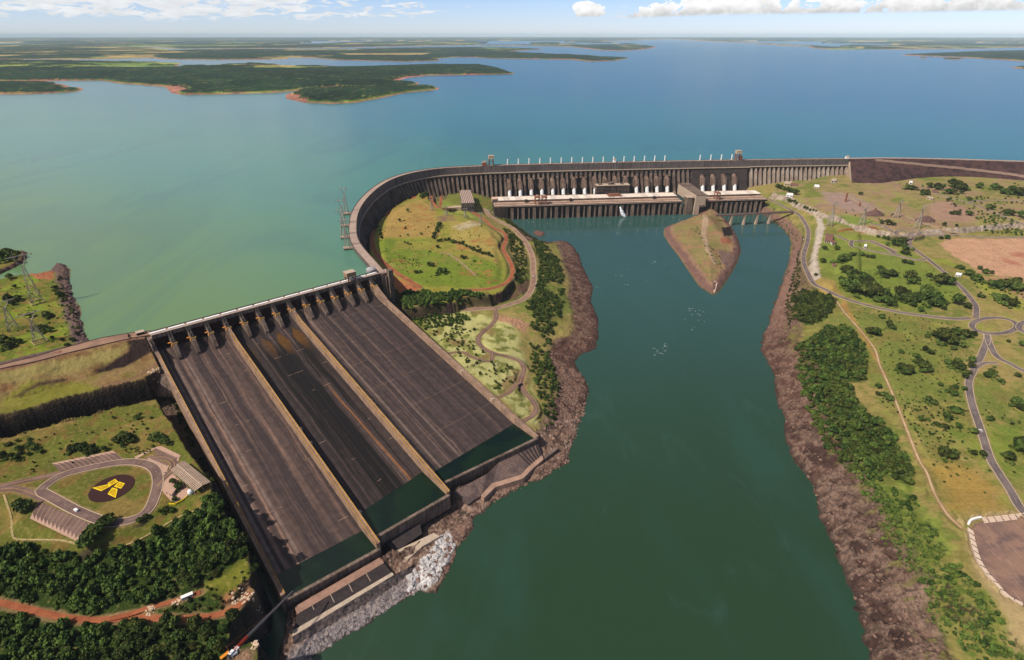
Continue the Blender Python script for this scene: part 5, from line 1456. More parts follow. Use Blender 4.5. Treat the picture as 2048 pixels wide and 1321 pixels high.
# the flip-bucket pools and their lips
M_POOL = NT("pool_water")
_p = M_POOL.pos(); M_POOL.base(M_POOL.mix(M_POOL.rng(M_POOL.noise(_p, .03, 3), .4, .6), (.007,.019,.009), (.004,.011,.008)))
M_POOL.b.inputs["Roughness"].default_value = .12; M_POOL.b.inputs["IOR"].default_value = 1.33; M_POOL.b.inputs["Specular IOR Level"].default_value = .3
M_POOL.bump(M_POOL.noise(_p, .6, 3), .06, .4); M_POOL = M_POOL.m
def bucket(i, j, s0, s1i, s1j):
    zw = wall_pt(i, s0).z - 2.1
    b = MB(); q = [wall_pt(i, s0-.012), wall_pt(j, s0-.012), wall_pt(j, s1j), wall_pt(i, s1i)]
    v = [Vector((p.x, p.y, zw)) for p in q]; b.add(v, [(0,3,2,1)])
    o = b.build("pool_water", M_POOL); tag(o, kind="structure")
    # basin under the water, lip in front
    d = (WALL_END[i]-WALL_TOP[i]); d.z = 0; d.normalize()
    b = MB(); l, r = Vector((q[3].x, q[3].y, 0)), Vector((q[2].x, q[2].y, 0))
    prof = [(-.5, 0), (3.2, 0), (3.6, -1), (2.2, -22), (-4, -22), (-4,-4)]
    va = [l + d*a + Vector((0,0,zw+1.1+z)) for a, z in prof]; vb = [r + d*a + Vector((0,0,zw+1.1+z)) for a, z in prof]
    n = len(prof); b.add(va+vb, [tuple(range(n)), tuple(range(2*n-1, n-1, -1))] + [(k, (k+1)%n, n+(k+1)%n, n+k) for k in range(n)])
    b.build("bucket_lip", M_CONC, SPILL)
    b = MB(); l2, r2 = wall_pt(i, s0), wall_pt(j, s0); b.hexa([Vector((l2.x,l2.y,zw-8)), Vector((l.x,l.y,zw-8)), Vector((r.x,r.y,zw-8)), Vector((r2.x,r2.y,zw-8)), Vector((l2.x,l2.y,zw-3)), Vector((l.x,l.y,zw-3)), Vector((r.x,r.y,zw-3)), Vector((r2.x,r2.y,zw-3))])
    b.build("bucket_floor", M_CONC_D, SPILL)
    return zw
s4 = wall_s_for_y(4, 1078, 4)
zp1 = bucket(0, 4, SE1, 1.0, 1.0); zp2 = bucket(4, 8, SE2, min(.985, s4), 1.0); zp3 = bucket(8, 14, SE3, wall_s_for_y(8, 968, 4), 1.0)
# walls
M_WALL = mat_weathered("chute_wall", tuple(srgb(176,142,116)), .22, .08, .2, tuple(srgb(140,112,94)))
M_RAIL = mat_weathered("yellow_wall_rail", tuple(srgb(196,148,66)), .2, .4)
def wall(k, name="dividing_wall", h=7.0, w=2.6, rail=True):
    pts = [SW(pier_a(k), 20, 111), SW(pier_a(k), WTOP_B, 104), SW(pier_a(k), WTOP_B+14, WTOP_Z+8.0)]
    pts += [wall_pt(k, s) + Vector((0,0,h-2)) for s in np.linspace(.06, 1.0, 40)]
    base = []
    b = MB(); n = len(pts); v = []
    dr = E1
    for p in pts:
        zb = min(p.z - h - 14, p.z-14)
        v += [p - dr*w + Vector((0,0,zb-p.z)), p + dr*w + Vector((0,0,zb-p.z)), p + dr*w*.85, p - dr*w*.85]
    f = [(0,1,2,3), (4*n-1,4*n-2,4*n-3,4*n-4)]
    for a in range(n-1):
        for c in range(4): f.append((4*a+c, 4*(a+1)+c, 4*(a+1)+(c+1)%4, 4*a+(c+1)%4))
    b.add(v, f); o = b.build(name, M_WALL, SPILL)
    if rail:
        b = MB()
        for side in (-1, 1):
            if k in (0,) and side < 0: continue
            if k == 14: continue
            L = [p + dr*(side*w*.8) for p in pts[1:]]
            for a in range(len(L)-1):
                p, q = L[a], L[a+1]
                b.add([p-dr*.3, p+dr*.3, q+dr*.3, q-dr*.3, p-dr*.3+Vector((0,0,1.1)), p+dr*.3+Vector((0,0,1.1)), q+dr*.3+Vector((0,0,1.1)), q-dr*.3+Vector((0,0,1.1))], [(0,1,5,4),(1,2,6,5),(2,3,7,6),(3,0,4,7),(4,5,6,7)])
        if b.v: b.build("handrail", M_RAIL, o)
    return o
WALLS = {k: wall(k, "side_wall" if k in (0, 14) else "dividing_wall", h=9.0 if k == 14 else 13.0, w=4.2 if k == 14 else 2.6) for k in (0, 4, 8, 14)}
# small platforms on the walls
for k, ys in ((8, (804, 812, 880, 888)), (4, (862, 890, 1030)), (14, (742, 798))):
    for y in ys:
        s = wall_s_for_y(k, y, 5); p = wall_pt(k, s, 5.4); b = MB(); off = E1*(3.6 if k != 14 else -2)
        b.box(((p+off).x, (p+off).y), 2.6, 2.0, p.z-3.0, p.z+1.2, E1[:2]); b.box(((p+off).x, (p+off).y), 2.9, 2.3, p.z+1.2, p.z+1.6, E1[:2])
        b.build("wall_platform", M_CONC_L, WALLS[k])
# deck
b = MB()
def sbox(mb, a0, a1, b0, b1, z0, z1, mi=0):
    mb.hexa([SW(a0,b1,z0), SW(a1,b1,z0), SW(a1,b0,z0), SW(a0,b0,z0), SW(a0,b1,z1), SW(a1,b1,z1), SW(a1,b0,z1), SW(a0,b0,z1)], mi)
sbox(b, -2, DECK_L+6, -16, 0, ZC-4, ZC); b.build("deck", M_ROADTOP, SPILL)
b = MB(); sbox(b, -2, DECK_L, -16.6, -15.9, ZC-4, ZC+1.3); sbox(b, -2, DECK_L+6, -.2, .5, ZC-5, ZC+1.2); sbox(b, 0, DECK_L-4, -15.0, -13.5, ZC, ZC+.6, 0); b.build("parapet", M_CONC, SPILL)
for k in range(15):
    a0 = pier_a(k) + 1.8; a1 = min(pier_a(k+1) - 1.8, DECK_L-6)
    if a1-a0 < 8: continue
    b = MB(); sbox(b, a0, a1, -12.2, -8.0, ZC, ZC+1.0); b.build("gate_slot_cover", M_WHITE, SPILL)
# gates
M_GATE = mat_weathered("dark_red_gate", tuple(srgb(96,48,44)), .25, .1, .3)
for k in range(14):
    a0, a1 = pier_a(k) + 2.6, pier_a(k+1) - 2.6
    b = MB(); n = 8; v = []
    for q in range(n+1):
        an = q/n; z = 96 + 19*an; bb = -9 + 3.2*math.cos((an-.45)*2.2) - 3
        v += [SW(a0, bb, z), SW(a1, bb, z)]
    b.add(v, [(2*q, 2*q+1, 2*q+3, 2*q+2) for q in range(n)])
    for z in (100, 106, 112): sbox(b, a0, a1, -8.6, -7.4, z-.6, z+.6)
    for q in range(5):
        aa = a0 + (a1-a0)*(q+.5)/5; sbox(b, aa-.5, aa+.5, -8.4, -6.6, 97, 115)
    b.build("gate", M_GATE, SPILL)
# piers with their hoists
for k in range(15):
    a = pier_a(k); hw = 2.6
    prof = [(-14, 80), (38 if k not in (4,8,14,0) else 44, 80), (36, 92), (30, 101), (24, 108.5), (3, 113), (1, ZC-4.2), (-14, ZC-4.2)]
    b = MB(); n = len(prof)
    v = [SW(a-hw, p, z) for p, z in prof] + [SW(a+hw, p, z) for p, z in prof]
    b.add(v, [tuple(range(n)), tuple(range(2*n-1, n-1, -1))] + [(q, n+q, n+(q+1)%n, (q+1)%n) for q in range(n)])
    pr = b.build("pier", M_CONC, SPILL)
    if k == 0: continue
    b = MB()
    for s in (-1.7, 1.7): b.tube(SW(a+s, 1.5, ZC+.8), SW(a+s, 19, 111.5), .85, n=8); 
    for t in np.linspace(.08, .95, 7):
        c = SW(a, 1.5, ZC+.8).lerp(SW(a, 19, 111.5), t); 
        b.tube(c - E1*2.4, c + E1*2.4, .45, n=4)
    b.tube(SW(a, 6, ZC-3), SW(a, 6, 112), .9, n=4); b.tube(SW(a, 14, 115), SW(a, 14, 110), .9, n=4)
    b.build("gate_hoist", M_DARK, pr)
    b = MB(); sbox(b, a-3.9, a+3.9, 18.5, 22.5, 108.8, 110.0); sbox(b, a-3.9, a+3.9, 22.2, 22.5, 110, 111.1); sbox(b, a+3.6, a+3.9, 18.5, 22.2, 110, 111.1)
    b.build("platform", mat_y := (bpy.data.materials.get("ochre_steel") or mat_weathered("ochre_steel", tuple(srgb(216,172,96)), .2, .3)), pr)
    b = MB(); b.tube(SW(a-3.4, 19, 112), SW(a-7.4, 15.5, 110.3), .9, n=8); b.tube(SW(a-2.6, 21, 110.6), SW(a-5.5, 23.5, 107.5), .7, n=8); b.build("hoist_motor", M_ORANGE, pr)
# end towers
b = MB(); sbox(b, DECK_L-2, DECK_L+18, -16, 3, 50, ZC-.1); b.build("end_pier", M_CONC, SPILL)
b = MB(); sbox(b, DECK_L+8, DECK_L+17, 3.1, 12, 48, ZC+6); sbox(b, DECK_L+4, DECK_L+8, 3.1, 7, 48, ZC-6); b.build("end_pier", M_CONC, SPILL)
b = MB(); sbox(b, DECK_L-1, DECK_L+16, -15, 2.6, ZC, ZC+.5); b.build("end_apron", M_ROADTOP, SPILL)
b = MB(); sbox(b, -8, pier_a(0)-2.7, -10, 26, 84, ZC-4.2); b.build("abutment", M_CONC, SPILL)
# left wall's outer face steps down the gorge
b = MB(); b.hexa([SW(pier_a(0)-30, 74, 66), SW(pier_a(0)-3, 92, 60), SW(pier_a(0)-3, 56, 60), SW(pier_a(0)-24, 56, 66), SW(pier_a(0)-9, 70, 92), SW(pier_a(0)-3, 80, 90), SW(pier_a(0)-3, 58, 96), SW(pier_a(0)-8, 58, 96)]); b.build("abutment", M_CONC, SPILL)
# rolling gantry on the deck, dome at the corner
def deck_gantry():
    k = (P(689,553,ZC) - SO).dot(E1); T = empty("gantry_crane", SW(k, -8, ZC), "boxy brown gantry crane straddling the spillway deck near its right end", "crane")
    for s in (-1, 1):
        for q in (-14.5, -1.5):
            b = MB(); sbox(b, k+s*7-.9, k+s*7+.9, q-.8, q+.8, ZC, ZC+9); b.build("leg", M_RUST, T)
    b = MB(); sbox(b, k-9, k+9, -15.5, -1, ZC+9, ZC+16); b.build("machine_house", mat_weathered("brown_house", tuple(srgb(160,126,100)), .2, .2), T)
    b = MB(); sbox(b, k-9.6, k+9.6, -16.2, -.4, ZC+16, ZC+17); b.build("roof", M_CONC_L, T)
deck_gantry()
p = P(742, 542, ZC); b = MB()
nseg = 20; rows = [(9.0, 0), (9.0, 4), (6.5, 6), (3, 7.3), (.3, 7.8)]
v = [(p.x + r*math.cos(a), p.y + r*math.sin(a), ZC + z) for r, z in rows for a in np.linspace(0, 2*math.pi, nseg+1)[:-1]]
f = [(a*nseg+q, a*nseg+(q+1)%nseg, (a+1)*nseg+(q+1)%nseg, (a+1)*nseg+q) for a in range(len(rows)-1) for q in range(nseg)] + [tuple(range(nseg-1,-1,-1)), tuple(range(len(v)-nseg, len(v)))]
b.add(v, f); tag(b.build("round_pavilion", mat_weathered("grey_roofing", tuple(srgb(178,172,172)), .1, .1), loc=(p.x,p.y,ZC)), "round grey-roofed pavilion at the corner where spillway deck meets curved dam", "pavilion")
q = P(281, 669, 119.5); T = empty("gatehouse", q, "small dark gatehouse at the left end of the spillway deck", "gatehouse")
b = MB(); b.box((q.x,q.y), 5, 3.5, 118, 123.5, E1[:2]); b.build("wall", M_CONC_D, T); b = MB(); b.box((q.x,q.y), 5.7, 4.2, 123.5, 124.3, E1[:2]); b.build("roof", M_CONC_L, T)

# ------------------------------------------------------------------ aprons below the buckets
def slab(name, px, z, th, mat, label=None, cat=None, parent=None):
    pts = [P(x, y, (z[k] if hasattr(z, '__len__') else z)) for k, (x, y) in enumerate(px)]
    b = MB(); b.prism([(p.x, p.y) for p in pts], [p.z-th for p in pts], [p.z for p in pts])
    o = b.build(name, mat, parent, loc=None if parent else pts[0])
    if label: tag(o, label, cat)
    return o
M_APR = mat_weathered("apron_slab", tuple(srgb(128,104,94)), .3, .08, .2, tuple(srgb(92,76,72)))
M_APR_D = mat_weathered("black_apron_panel", tuple(srgb(70,58,56)), .4, .1, .2, tuple(srgb(52,44,44)))
AP = empty("left_apron", P(680,1190,12), "sloping concrete apron with dark panels and white joints below the left chute", "apron")
AP.name = "concrete_apron"
slab("slab", [(589,1214),(760,1115),(768,1126),(594,1229)], [16,16,15,15], 14, mat_weathered("apron_top", tuple(srgb(166,128,108)), .25, .1), parent=AP)
slab("panel", [(594,1229.5),(768,1126.5),(783,1146),(587,1262)], [14.6,14.6,11,11], 12, M_APR_D, parent=AP)
slab("ledge", [(585,1262),(784,1145),(788,1150),(584,1274)], [11.6,11.6,11.2,11.2], 12, M_CONC_L, parent=AP)
for x0, y0, x1, y1 in ((624,1211,631,1227),(661,1190,669,1206),(697,1168,705,1184.5),(732,1147,741,1163.5)):
    a_, b_ = P(x0, y0, 14.6), P(x1, y1, 11.6); m = MB(); d = (b_-a_).normalized(); s = Vector((d.y,-d.x,0)).normalized()*.3; u = Vector((0,0,.4))
    m.add([a_-s+u*.2, a_+s+u*.2, b_+s+u*.2, b_-s+u*.2, a_-s+u, a_+s+u, b_+s+u, b_-s+u], [(0,3,2,1),(4,5,6,7),(0,1,5,4),(1,2,6,5),(2,3,7,6),(3,0,4,7)]); m.build("joint", M_CONC_L, AP)
AM = empty("concrete_apron", P(810,1100,10), "small dark apron slab with white marks below the middle chute", "apron")
slab("panel", [(765,1082),(840,1047),(844,1068),(803,1096),(790,1103)], [13,13,9,9,9], 12, M_APR_D, parent=AM)
slab("ledge", [(790,1103.5),(803,1096.5),(868,1066),(880,1073),(845,1093),(815,1120)], [9.4]*6, 11, M_CONC_L, parent=AM)
AR = empty("concrete_apron", P(1010,950,10), "long brown apron slab following the right chute's pool down to the rocks", "apron")
slab("panel", [(906.6,983),(945,964),(962,991),(937,1009)], [15,16,7,7], 12, M_APR, parent=AR)
slab("panel", [(945.5,963.5),(974,948),(984,967),(962.5,990.5)], [16,17,8,7], 12, M_APR, parent=AR)
slab("panel", [(974.5,947.5),(998.7,923.6),(1042,950),(984.5,966.5)], [17,18,8,8], 12, M_APR, parent=AR)
slab("panel", [(999,923),(1074,883.6),(1083.5,911.5),(1062,928),(1042.5,949.5)], [18,18,10,9,8], 12, M_APR_D if False else M_APR, parent=AR)
for u in np.linspace(.45, .95, 6):
    a_ = P(999+75*u, 923-39.4*u, 18.3); b_ = P(1043+40*u, 949-37.5*u, 8.8+1.4*u); m = MB(); s = E1*.8
    m.add([a_-s, a_+s, b_+s, b_-s, a_-s+Vector((0,0,1.2)), a_+s+Vector((0,0,1.2)), b_+s+Vector((0,0,1.2)), b_-s+Vector((0,0,1.2))], [(4,5,6,7),(0,1,5,4),(1,2,6,5),(2,3,7,6),(3,0,4,7)]); m.build("rib", M_APR_D, AR)
slab("ledge", [(962,991),(984,967),(1042,950),(1062,928),(1084,911),(1087,919),(1067,936),(1047,957),(990,975),(968,997)], [9.6,9.6,9.8,10,10.6,10,9.4,9.2,9,9], 9, mat_weathered("ledge_tan", tuple(srgb(176,140,118)), .25, .1), parent=AR)
slab("ledge", [(1087,912),(1113,894),(1116,898),(1090,918)], [10.6,11,10.6,10.2], 10, M_CONC, parent=AR)
# ================================================================== road surfaces
def road_mat(name, c, c2, rough=.9, tracks=False):
    t = NT(name); p = t.pos(); n1 = t.noise(p, .05, 4); n2 = t.noise(p, .9, 4, .6)
    k = t.mix(t.rng(n1, .4, .62), c, c2)
    t.base(t.scale_col(k, t.rng(n2, .3, .7, .82, 1.18)))
    return t.set(rough, .2)
RM = {"asphalt": road_mat("asphalt", tuple(srgb(128,112,106)), tuple(srgb(106,93,90))), "asphalt_l": road_mat("brownish_asphalt", tuple(srgb(130,104,94)), tuple(srgb(110,87,80))),
      "tan": road_mat("sandy_asphalt", tuple(srgb(164,128,104)), tuple(srgb(142,110,92))), "red": road_mat("red_earth", tuple(srgb(172,102,66)), tuple(srgb(150,84,54))),
      "path": road_mat("footpath_concrete", tuple(srgb(206,174,134)), tuple(srgb(186,152,114))), "tanpath": road_mat("haul_gravel", tuple(srgb(178,150,124)), tuple(srgb(160,134,112)))}
M_KERB = mat_weathered("kerb_concrete", tuple(srgb(206,180,150)), .15, .3)
M_LINEW = mat_weathered("white_marking", tuple(srgb(206,192,176)), .1, .5); M_LINEY = mat_weathered("yellow_marking", tuple(srgb(214,156,70)), .12, .5)
def normals2(L, closed=False):
    T = np.zeros_like(L[:, :2]); T[1:-1] = L[2:, :2]-L[:-2, :2]; T[0] = L[1, :2]-L[0, :2]; T[-1] = L[-1, :2]-L[-2, :2]
    if closed: T[0] = T[-1] = L[1, :2]-L[-2, :2]
    T /= np.linalg.norm(T, axis=1)[:, None]+1e-9
    return np.stack([-T[:, 1], T[:, 0]], 1)
def ribbon(mb, L, o0, o1, dz, mi=0, closed=False, N=None):
    N = normals2(L, closed) if N is None else N
    a = [(L[k,0]+N[k,0]*o0, L[k,1]+N[k,1]*o0, L[k,2]+dz) for k in range(len(L))]; b = [(L[k,0]+N[k,0]*o1, L[k,1]+N[k,1]*o1, L[k,2]+dz) for k in range(len(L))]
    mb.sheet(b, a, mi)
layer = 0
for nm, kd, L, w in ROADS:
    layer += 1
    closed = np.allclose(L[0, :2], L[-1, :2]); N = normals2(L, closed); dz = .16 + .004*layer
    b = MB(); ribbon(b, L, -w/2, w/2, dz, N=N)
    tag(b.build(nm, RM[kd]), kind="structure")
    if kd in ("asphalt", "asphalt_l", "tan"):
        b = MB()
        if kd != "asphalt_l" or closed:
            for s in (-1, 1):
                a0, a1 = (w/2+.05, w/2+.75)
                lo = [(L[k,0]+s*N[k,0]*a0, L[k,1]+s*N[k,1]*a0, L[k,2]+dz+.14) for k in range(len(L))]; hi = [(L[k,0]+s*N[k,0]*a1, L[k,1]+s*N[k,1]*a1, L[k,2]+dz+.14) for k in range(len(L))]
                lb = [(x, y, z-.3) for x, y, z in lo]; hb_ = [(x, y, z-.5) for x, y, z in hi]
                b.sheet(lo, hi); b.sheet(lb, lo); b.sheet(hi, hb_)
            tag(b.build("kerb", M_KERB), kind="structure")
        b = MB(); st = 2 if closed or kd == "asphalt_l" else 3
        if kd == "asphalt_l" and not closed: 
            ribbon(b, L, -.28, -.08, dz+.02, N=N); ribbon(b, L, .08, .28, dz+.02, N=N); m = M_LINEY
        else:
            k = 0
            while k + st < len(L):
                ribbon(b, L[k:k+st], -.10, .10, dz+.02, N=N[k:k+st]); k += st*2
            m = M_LINEW
        if kd == "tan": ribbon(b, L, w/2-.6, w/2-.3, dz+.02, N=N)
        if b.v: tag(b.build("road_marking", m), kind="structure")
# crest road on the left embankment, widening to a forecourt before the spillway deck
b = MB(); L = resample(LROAD, 6.0); N = normals2(L); n = len(L)
wid = np.interp(np.linspace(0, 1, n), [0,.45,.62,.8,.93,1], [4.5,5,9,13,9,6]); sh = np.interp(np.linspace(0,1,n), [0,.5,.8,1], [0,0,4,0])
l_ = [(L[k,0]+N[k,0]*(sh[k]+wid[k]), L[k,1]+N[k,1]*(sh[k]+wid[k]), L[k,2]+.5) for k in range(n)]; r_ = [(L[k,0]+N[k,0]*(sh[k]-wid[k]), L[k,1]+N[k,1]*(sh[k]-wid[k]), L[k,2]+.5) for k in range(n)]
b.sheet(l_, r_); b.sheet([(x,y,z-2) for x,y,z in l_], l_); b.sheet(r_, [(x,y,z-2) for x,y,z in r_])
tag(b.build("road", RM["tan"]), kind="structure")
b = MB()
for e, s in ((l_, .5), (r_, -.5)):
    for k in range(n-1):
        p, q = Vector(e[k]), Vector(e[k+1]); o = Vector((N[k,0]*s, N[k,1]*s, 0))
        b.add([p, p+o, q+o, q, p+Vector((0,0,.8)), p+o+Vector((0,0,.8)), q+o+Vector((0,0,.8)), q+Vector((0,0,.8))], [(4,5,6,7),(0,1,5,4),(2,3,7,6),(1,2,6,5),(3,0,4,7)])
tag(b.build("kerb", mat_weathered("dark_kerb", tuple(srgb(84,66,58)), .2, .2)), kind="structure")
# roundabout islands are grass with a pale kerb; paved lot bottom right
b = MB(); pts = [P(x, y, LOTZ) for x, y in LOT_PX]; b.add([(p.x, p.y, LOTZ+.05) for p in pts], [tuple(range(len(pts)))])
t = NT("lot_paving"); p_ = t.pos(); n1 = t.noise(p_, .03, 5, .6, .8); n2 = t.noise(t.scaled(p_, (.4,.05,1)), 1.0, 4); n3 = t.noise(p_, 1.2, 3)
c_ = t.mix(t.rng(n1,.38,.6), tuple(srgb(112,90,84)), tuple(srgb(150,116,98))); c_ = t.mix(t.rng(n2,.5,.7,0,.4), c_, tuple(srgb(190,160,140))); t.base(t.scale_col(c_, t.rng(n3,.3,.7,.85,1.15)))
o = b.build("parking_lot", t.set(.9,.2)); tag(o, kind="structure")
# ================================================================== trees
def leaf_material(name, dark, light, warm):
    t = NT(name); a = t.attr("tone").outputs["Fac"]; p = t.pos()
    oi = t.node("ShaderNodeObjectInfo").outputs["Random"]
    n = t.noise(p, .09, 3); 
    f = t.math('ADD', t.math('MULTIPLY', a, .7), t.math('MULTIPLY', t.math('SUBTRACT', n, .5), .9))
    c = t.mix(t.rng(f, .05, .85, smooth=False), dark, light)
    c = t.mix(t.rng(n, .56, .72, 0, .55), c, warm)
    hs = t.node("ShaderNodeHueSaturation"); t.link(c, hs.inputs["Color"]); t.link(t.math('ADD', .462, t.math('MULTIPLY', oi, .05)), hs.inputs["Hue"]); t.link(t.math('ADD', .62, t.math('MULTIPLY', oi, .85)), hs.inputs["Value"])
    t.base(hs.outputs["Color"]); t.b.inputs["Subsurface Weight"].default_value = 0
    return t.set(.75, .15)
M_LEAF = leaf_material("broadleaf_foliage", (.014,.027,.005), (.088,.128,.020), (.092,.100,.020))
M_LEAF_B = leaf_material("light_foliage", (.026,.044,.008), (.120,.160,.028), (.110,.120,.030))
M_BARK = mat_weathered("bark", tuple(srgb(92,74,58)), .2, .8)

def crown_np(seed, clumps, leaves, flat=.75, size=.16, core=True):
    """unit crown (radius about 1, base at z = 0.25): V, Q, tone per vertex"""
    r = np.random.default_rng(seed)
    cs = [(0, 0, .95, .62)]
    for k in range(clumps):
        a = 2*math.pi*(k + r.uniform(-.3,.3))/clumps; d = r.uniform(.38, .66)
        cs.append((d*math.cos(a), d*math.sin(a), r.uniform(.55, 1.05), r.uniform(.34, .5)))
    for k in range(max(2, clumps//3)):
        a = r.uniform(0, 6.28); d = r.uniform(.1,.35); cs.append((d*math.cos(a), d*math.sin(a), r.uniform(1.15,1.4), r.uniform(.28,.42)))
    V, Q, T = [], [], []
    def quad(c, n, s, tone):
        n = n/np.linalg.norm(n); u = np.cross(n, r.normal(size=3)); u /= np.linalg.norm(u)+1e-9; w = np.cross(n, u)
        b = len(V); e = s*r.uniform(.6,1.35); g = s*r.uniform(.6,1.35)
        V.extend([c-u*e-w*g*.4, c+u*e*.3-w*g, c+u*e+w*g*.4, c-u*e*.3+w*g]); Q.append((b,b+1,b+2,b+3)); T.extend([tone]*4)
    tot = sum(c[3]**2 for c in cs)
    for cx, cy, cz, cr in cs:
        n = int(leaves*cr*cr/tot); ct = r.uniform(.2,.8)
        for k in range(n):
            d = r.normal(size=3); d /= np.linalg.norm(d)
            if d[2] < -.35: d[2] *= -.6
            c = np.array([cx, cy, cz*flat]) + d*cr*np.array([1,1,flat])*r.uniform(.82,1.12)
            quad(c, d + r.normal(size=3)*.55, size, np.clip(ct + r.normal()*.22, 0, 1))
        if core:
            b = len(V); m, q = 7, 4
            for i in range(q+1):
                ph = math.pi*i/q
                for j in range(m):
                    th = 2*math.pi*j/m; k = cr*.84*r.uniform(.85,1.1)
                    V.append(np.array([cx + k*math.sin(ph)*math.cos(th), cy + k*math.sin(ph)*math.sin(th), cz*flat + k*flat*math.cos(ph)])); T.append(np.clip(ct-.15,0,1))
            for i in range(q):
                for j in range(m): Q.append((b+i*m+j, b+(i+1)*m+j, b+(i+1)*m+(j+1)%m, b+i*m+(j+1)%m))
    V = np.array(V); V[:, 2] += .12
    return V, np.array(Q), np.array(T)
CROWNS_HI = [crown_np(100+k, c, 420, fl, sz) for k, (c, fl, sz) in enumerate(((7,.80,.15),(9,.70,.14),(5,.95,.16),(10,.62,.13),(6,.85,.15),(8,.75,.14)))]
CROWNS_LO = [crown_np(200+k, c, 130, fl, sz) for k, (c, fl, sz) in enumerate(((5,.80,.21),(6,.72,.20),(4,.95,.22),(6,.66,.20)))]
BUSH_LO = [crown_np(300+k, c, 46, .8, .30) for k, c in enumerate((3,2,4))]
def crown_mesh(c, mat):
    V, Q, T = c
    o = np_mesh("crown", V, Q, mat); me = o.data
    a = me.attributes.new("tone", 'FLOAT', 'POINT'); a.data.foreach_set("value", T.astype(np.float32))
    me.polygons.foreach_set("use_smooth", np.zeros(len(Q), bool))
    bpy.data.objects.remove(o); return me
CM = [crown_mesh(c, M_LEAF) for c in CROWNS_HI]; CMB = [crown_mesh(c, M_LEAF_B) for c in CROWNS_HI]
def trunk_mesh():
    b = MB(); b.tube((0,0,-.15),(0,0,.45),.075,.05,7); 
    for k in range(4):
        a = k*1.6+.3; b.tube((0,0,.32),(math.cos(a)*.42, math.sin(a)*.42, .75),.04,.018,5)
    o = b.build("trunk", M_BARK); me = o.data; bpy.data.objects.remove(o); return me
TM = trunk_mesh()
TREES = []
def tree(x, y, r, label, group, name="broadleaf_tree", light=False, tall=1.0, z=None):
    z = hz(x, y) if z is None else z
    o = bpy.data.objects.new(name, None); COL.objects.link(o); o.empty_display_size = 1
    o.location = (x, y, z - .1); k = random.random(); o.scale = (r, r, r*tall*random.uniform(.92,1.12)); o.rotation_euler = (0, 0, random.uniform(0, 6.28))
    tag(o, label, "tree", group)
    c = bpy.data.objects.new("crown", random.choice(CMB if light else CM)); COL.objects.link(c); c.parent = o
    t = bpy.data.objects.new("trunk", TM); COL.objects.link(t); t.parent = o
    TREES.append((x, y, r)); return o
def mass(name, pts, lib, mat, label=None):
    """many crowns as one mesh: pts rows x, y, z, r, height factor"""
    Vs, Qs, Ts = [], [], []; off = 0
    for x, y, z, r, hf in pts:
        V, Q, T = lib[random.randrange(len(lib))]
        a = random.uniform(0, 6.28); ca, sa = math.cos(a), math.sin(a)
        W = np.stack([x + (V[:,0]*ca - V[:,1]*sa)*r, y + (V[:,0]*sa + V[:,1]*ca)*r, z - .15*r + V[:,2]*r*hf], 1)
        Vs.append(W); Qs.append(Q + off); Ts.append(np.clip(T + random.uniform(-.4,.45), 0, 1.2)); off += len(V)
    if not Vs: return
    o = np_mesh(name, np.concatenate(Vs), np.concatenate(Qs), mat); me = o.data
    a = me.attributes.new("tone", 'FLOAT', 'POINT'); a.data.foreach_set("value", np.concatenate(Ts).astype(np.float32))
    me.polygons.foreach_set("use_smooth", np.zeros(len(me.polygons), bool))
    tag(o, kind="stuff"); 
    return o

ROAD_PTS = np.concatenate([np.column_stack([L[:, :2], np.full(len(L), w)]) for _, _, L, w in ROADS])
def clear_of_roads(x, y, r):
    d = np.hypot(ROAD_PTS[:,0]-x, ROAD_PTS[:,1]-y) - ROAD_PTS[:,2]/2
    return d.min() > r
def scatter(px, spacing, jitter=.45, dens=1.0, seed=1, road=1.5, water=1.5, z=None, noise=None):
    poly = PXY(px, z) if z is not None else np.array(dpoly(px)); r = np.random.default_rng(seed)
    x0, y0 = poly.min(0); x1, y1 = poly.max(0); out = []
    yy = y0; row = 0
    while yy < y1:
        xx = x0 + (row % 2)*spacing*.5
        while xx < x1:
            x = xx + r.uniform(-1,1)*spacing*jitter; y = yy + r.uniform(-1,1)*spacing*jitter; xx += spacing
            if r.random() > dens: continue
            if noise and vnoise(np.array([x/noise[0]]), np.array([y/noise[0]]), noise[2])[0] < noise[1]: continue
            if not inpoly(poly, x, y): continue
            h = hz(x, y)
            if h < water or not clear_of_roads(x, y, road): continue
            out.append((x, y, h))
        yy += spacing*.87; row += 1
    return out

ORD = "first second third fourth fifth sixth seventh eighth ninth tenth eleventh twelfth thirteenth fourteenth fifteenth sixteenth seventeenth eighteenth nineteenth twentieth".split()
# --- the wood on the left bank (lower left corner)
fl = scatter(FOREST_L, 6.4, jitter=.7, seed=5, road=3.0, dens=.93)
_clear = np.array(dpoly([(395,1178),(450,1150),(492,1108),(512,1140),(512,1165),(470,1180),(515,1186),(520,1196),(500,1212),(455,1228),(395,1234),(300,1236),(310,1214),(360,1196)]))
_crane = np.array(dpoly([(440,1300),(480,1284),(516,1288),(520,1340),(430,1350)]))
fl = [p for p in fl if not inpoly(_clear, p[0], p[1]) and not inpoly(_crane, p[0], p[1])]
inv = [p for p in fl if -20 < project(p)[0] < 2068 and project(p)[1] < 1345]
inv.sort(key=lambda p: p[0]**2 + p[1]**2 + (CAMZ-p[2])**2)
IND_L = set(inv[:150])
for p in inv[:150]:
    px, py = project(p)
    if py > 1236: lab, g = "bushy green forest tree in the wood below the red dirt track", "forest trees below the dirt track"
    else: lab, g = "dark green forest tree in the wood above the red dirt track", "forest trees above the dirt track"
    tree(p[0], p[1], random.choice((2.8,3.6,4.4,5.2,6.4)), lab, g, "forest_tree", tall=random.uniform(1.0,1.5), light=random.random() < .18)
rest = [p for p in fl if p not in IND_L]
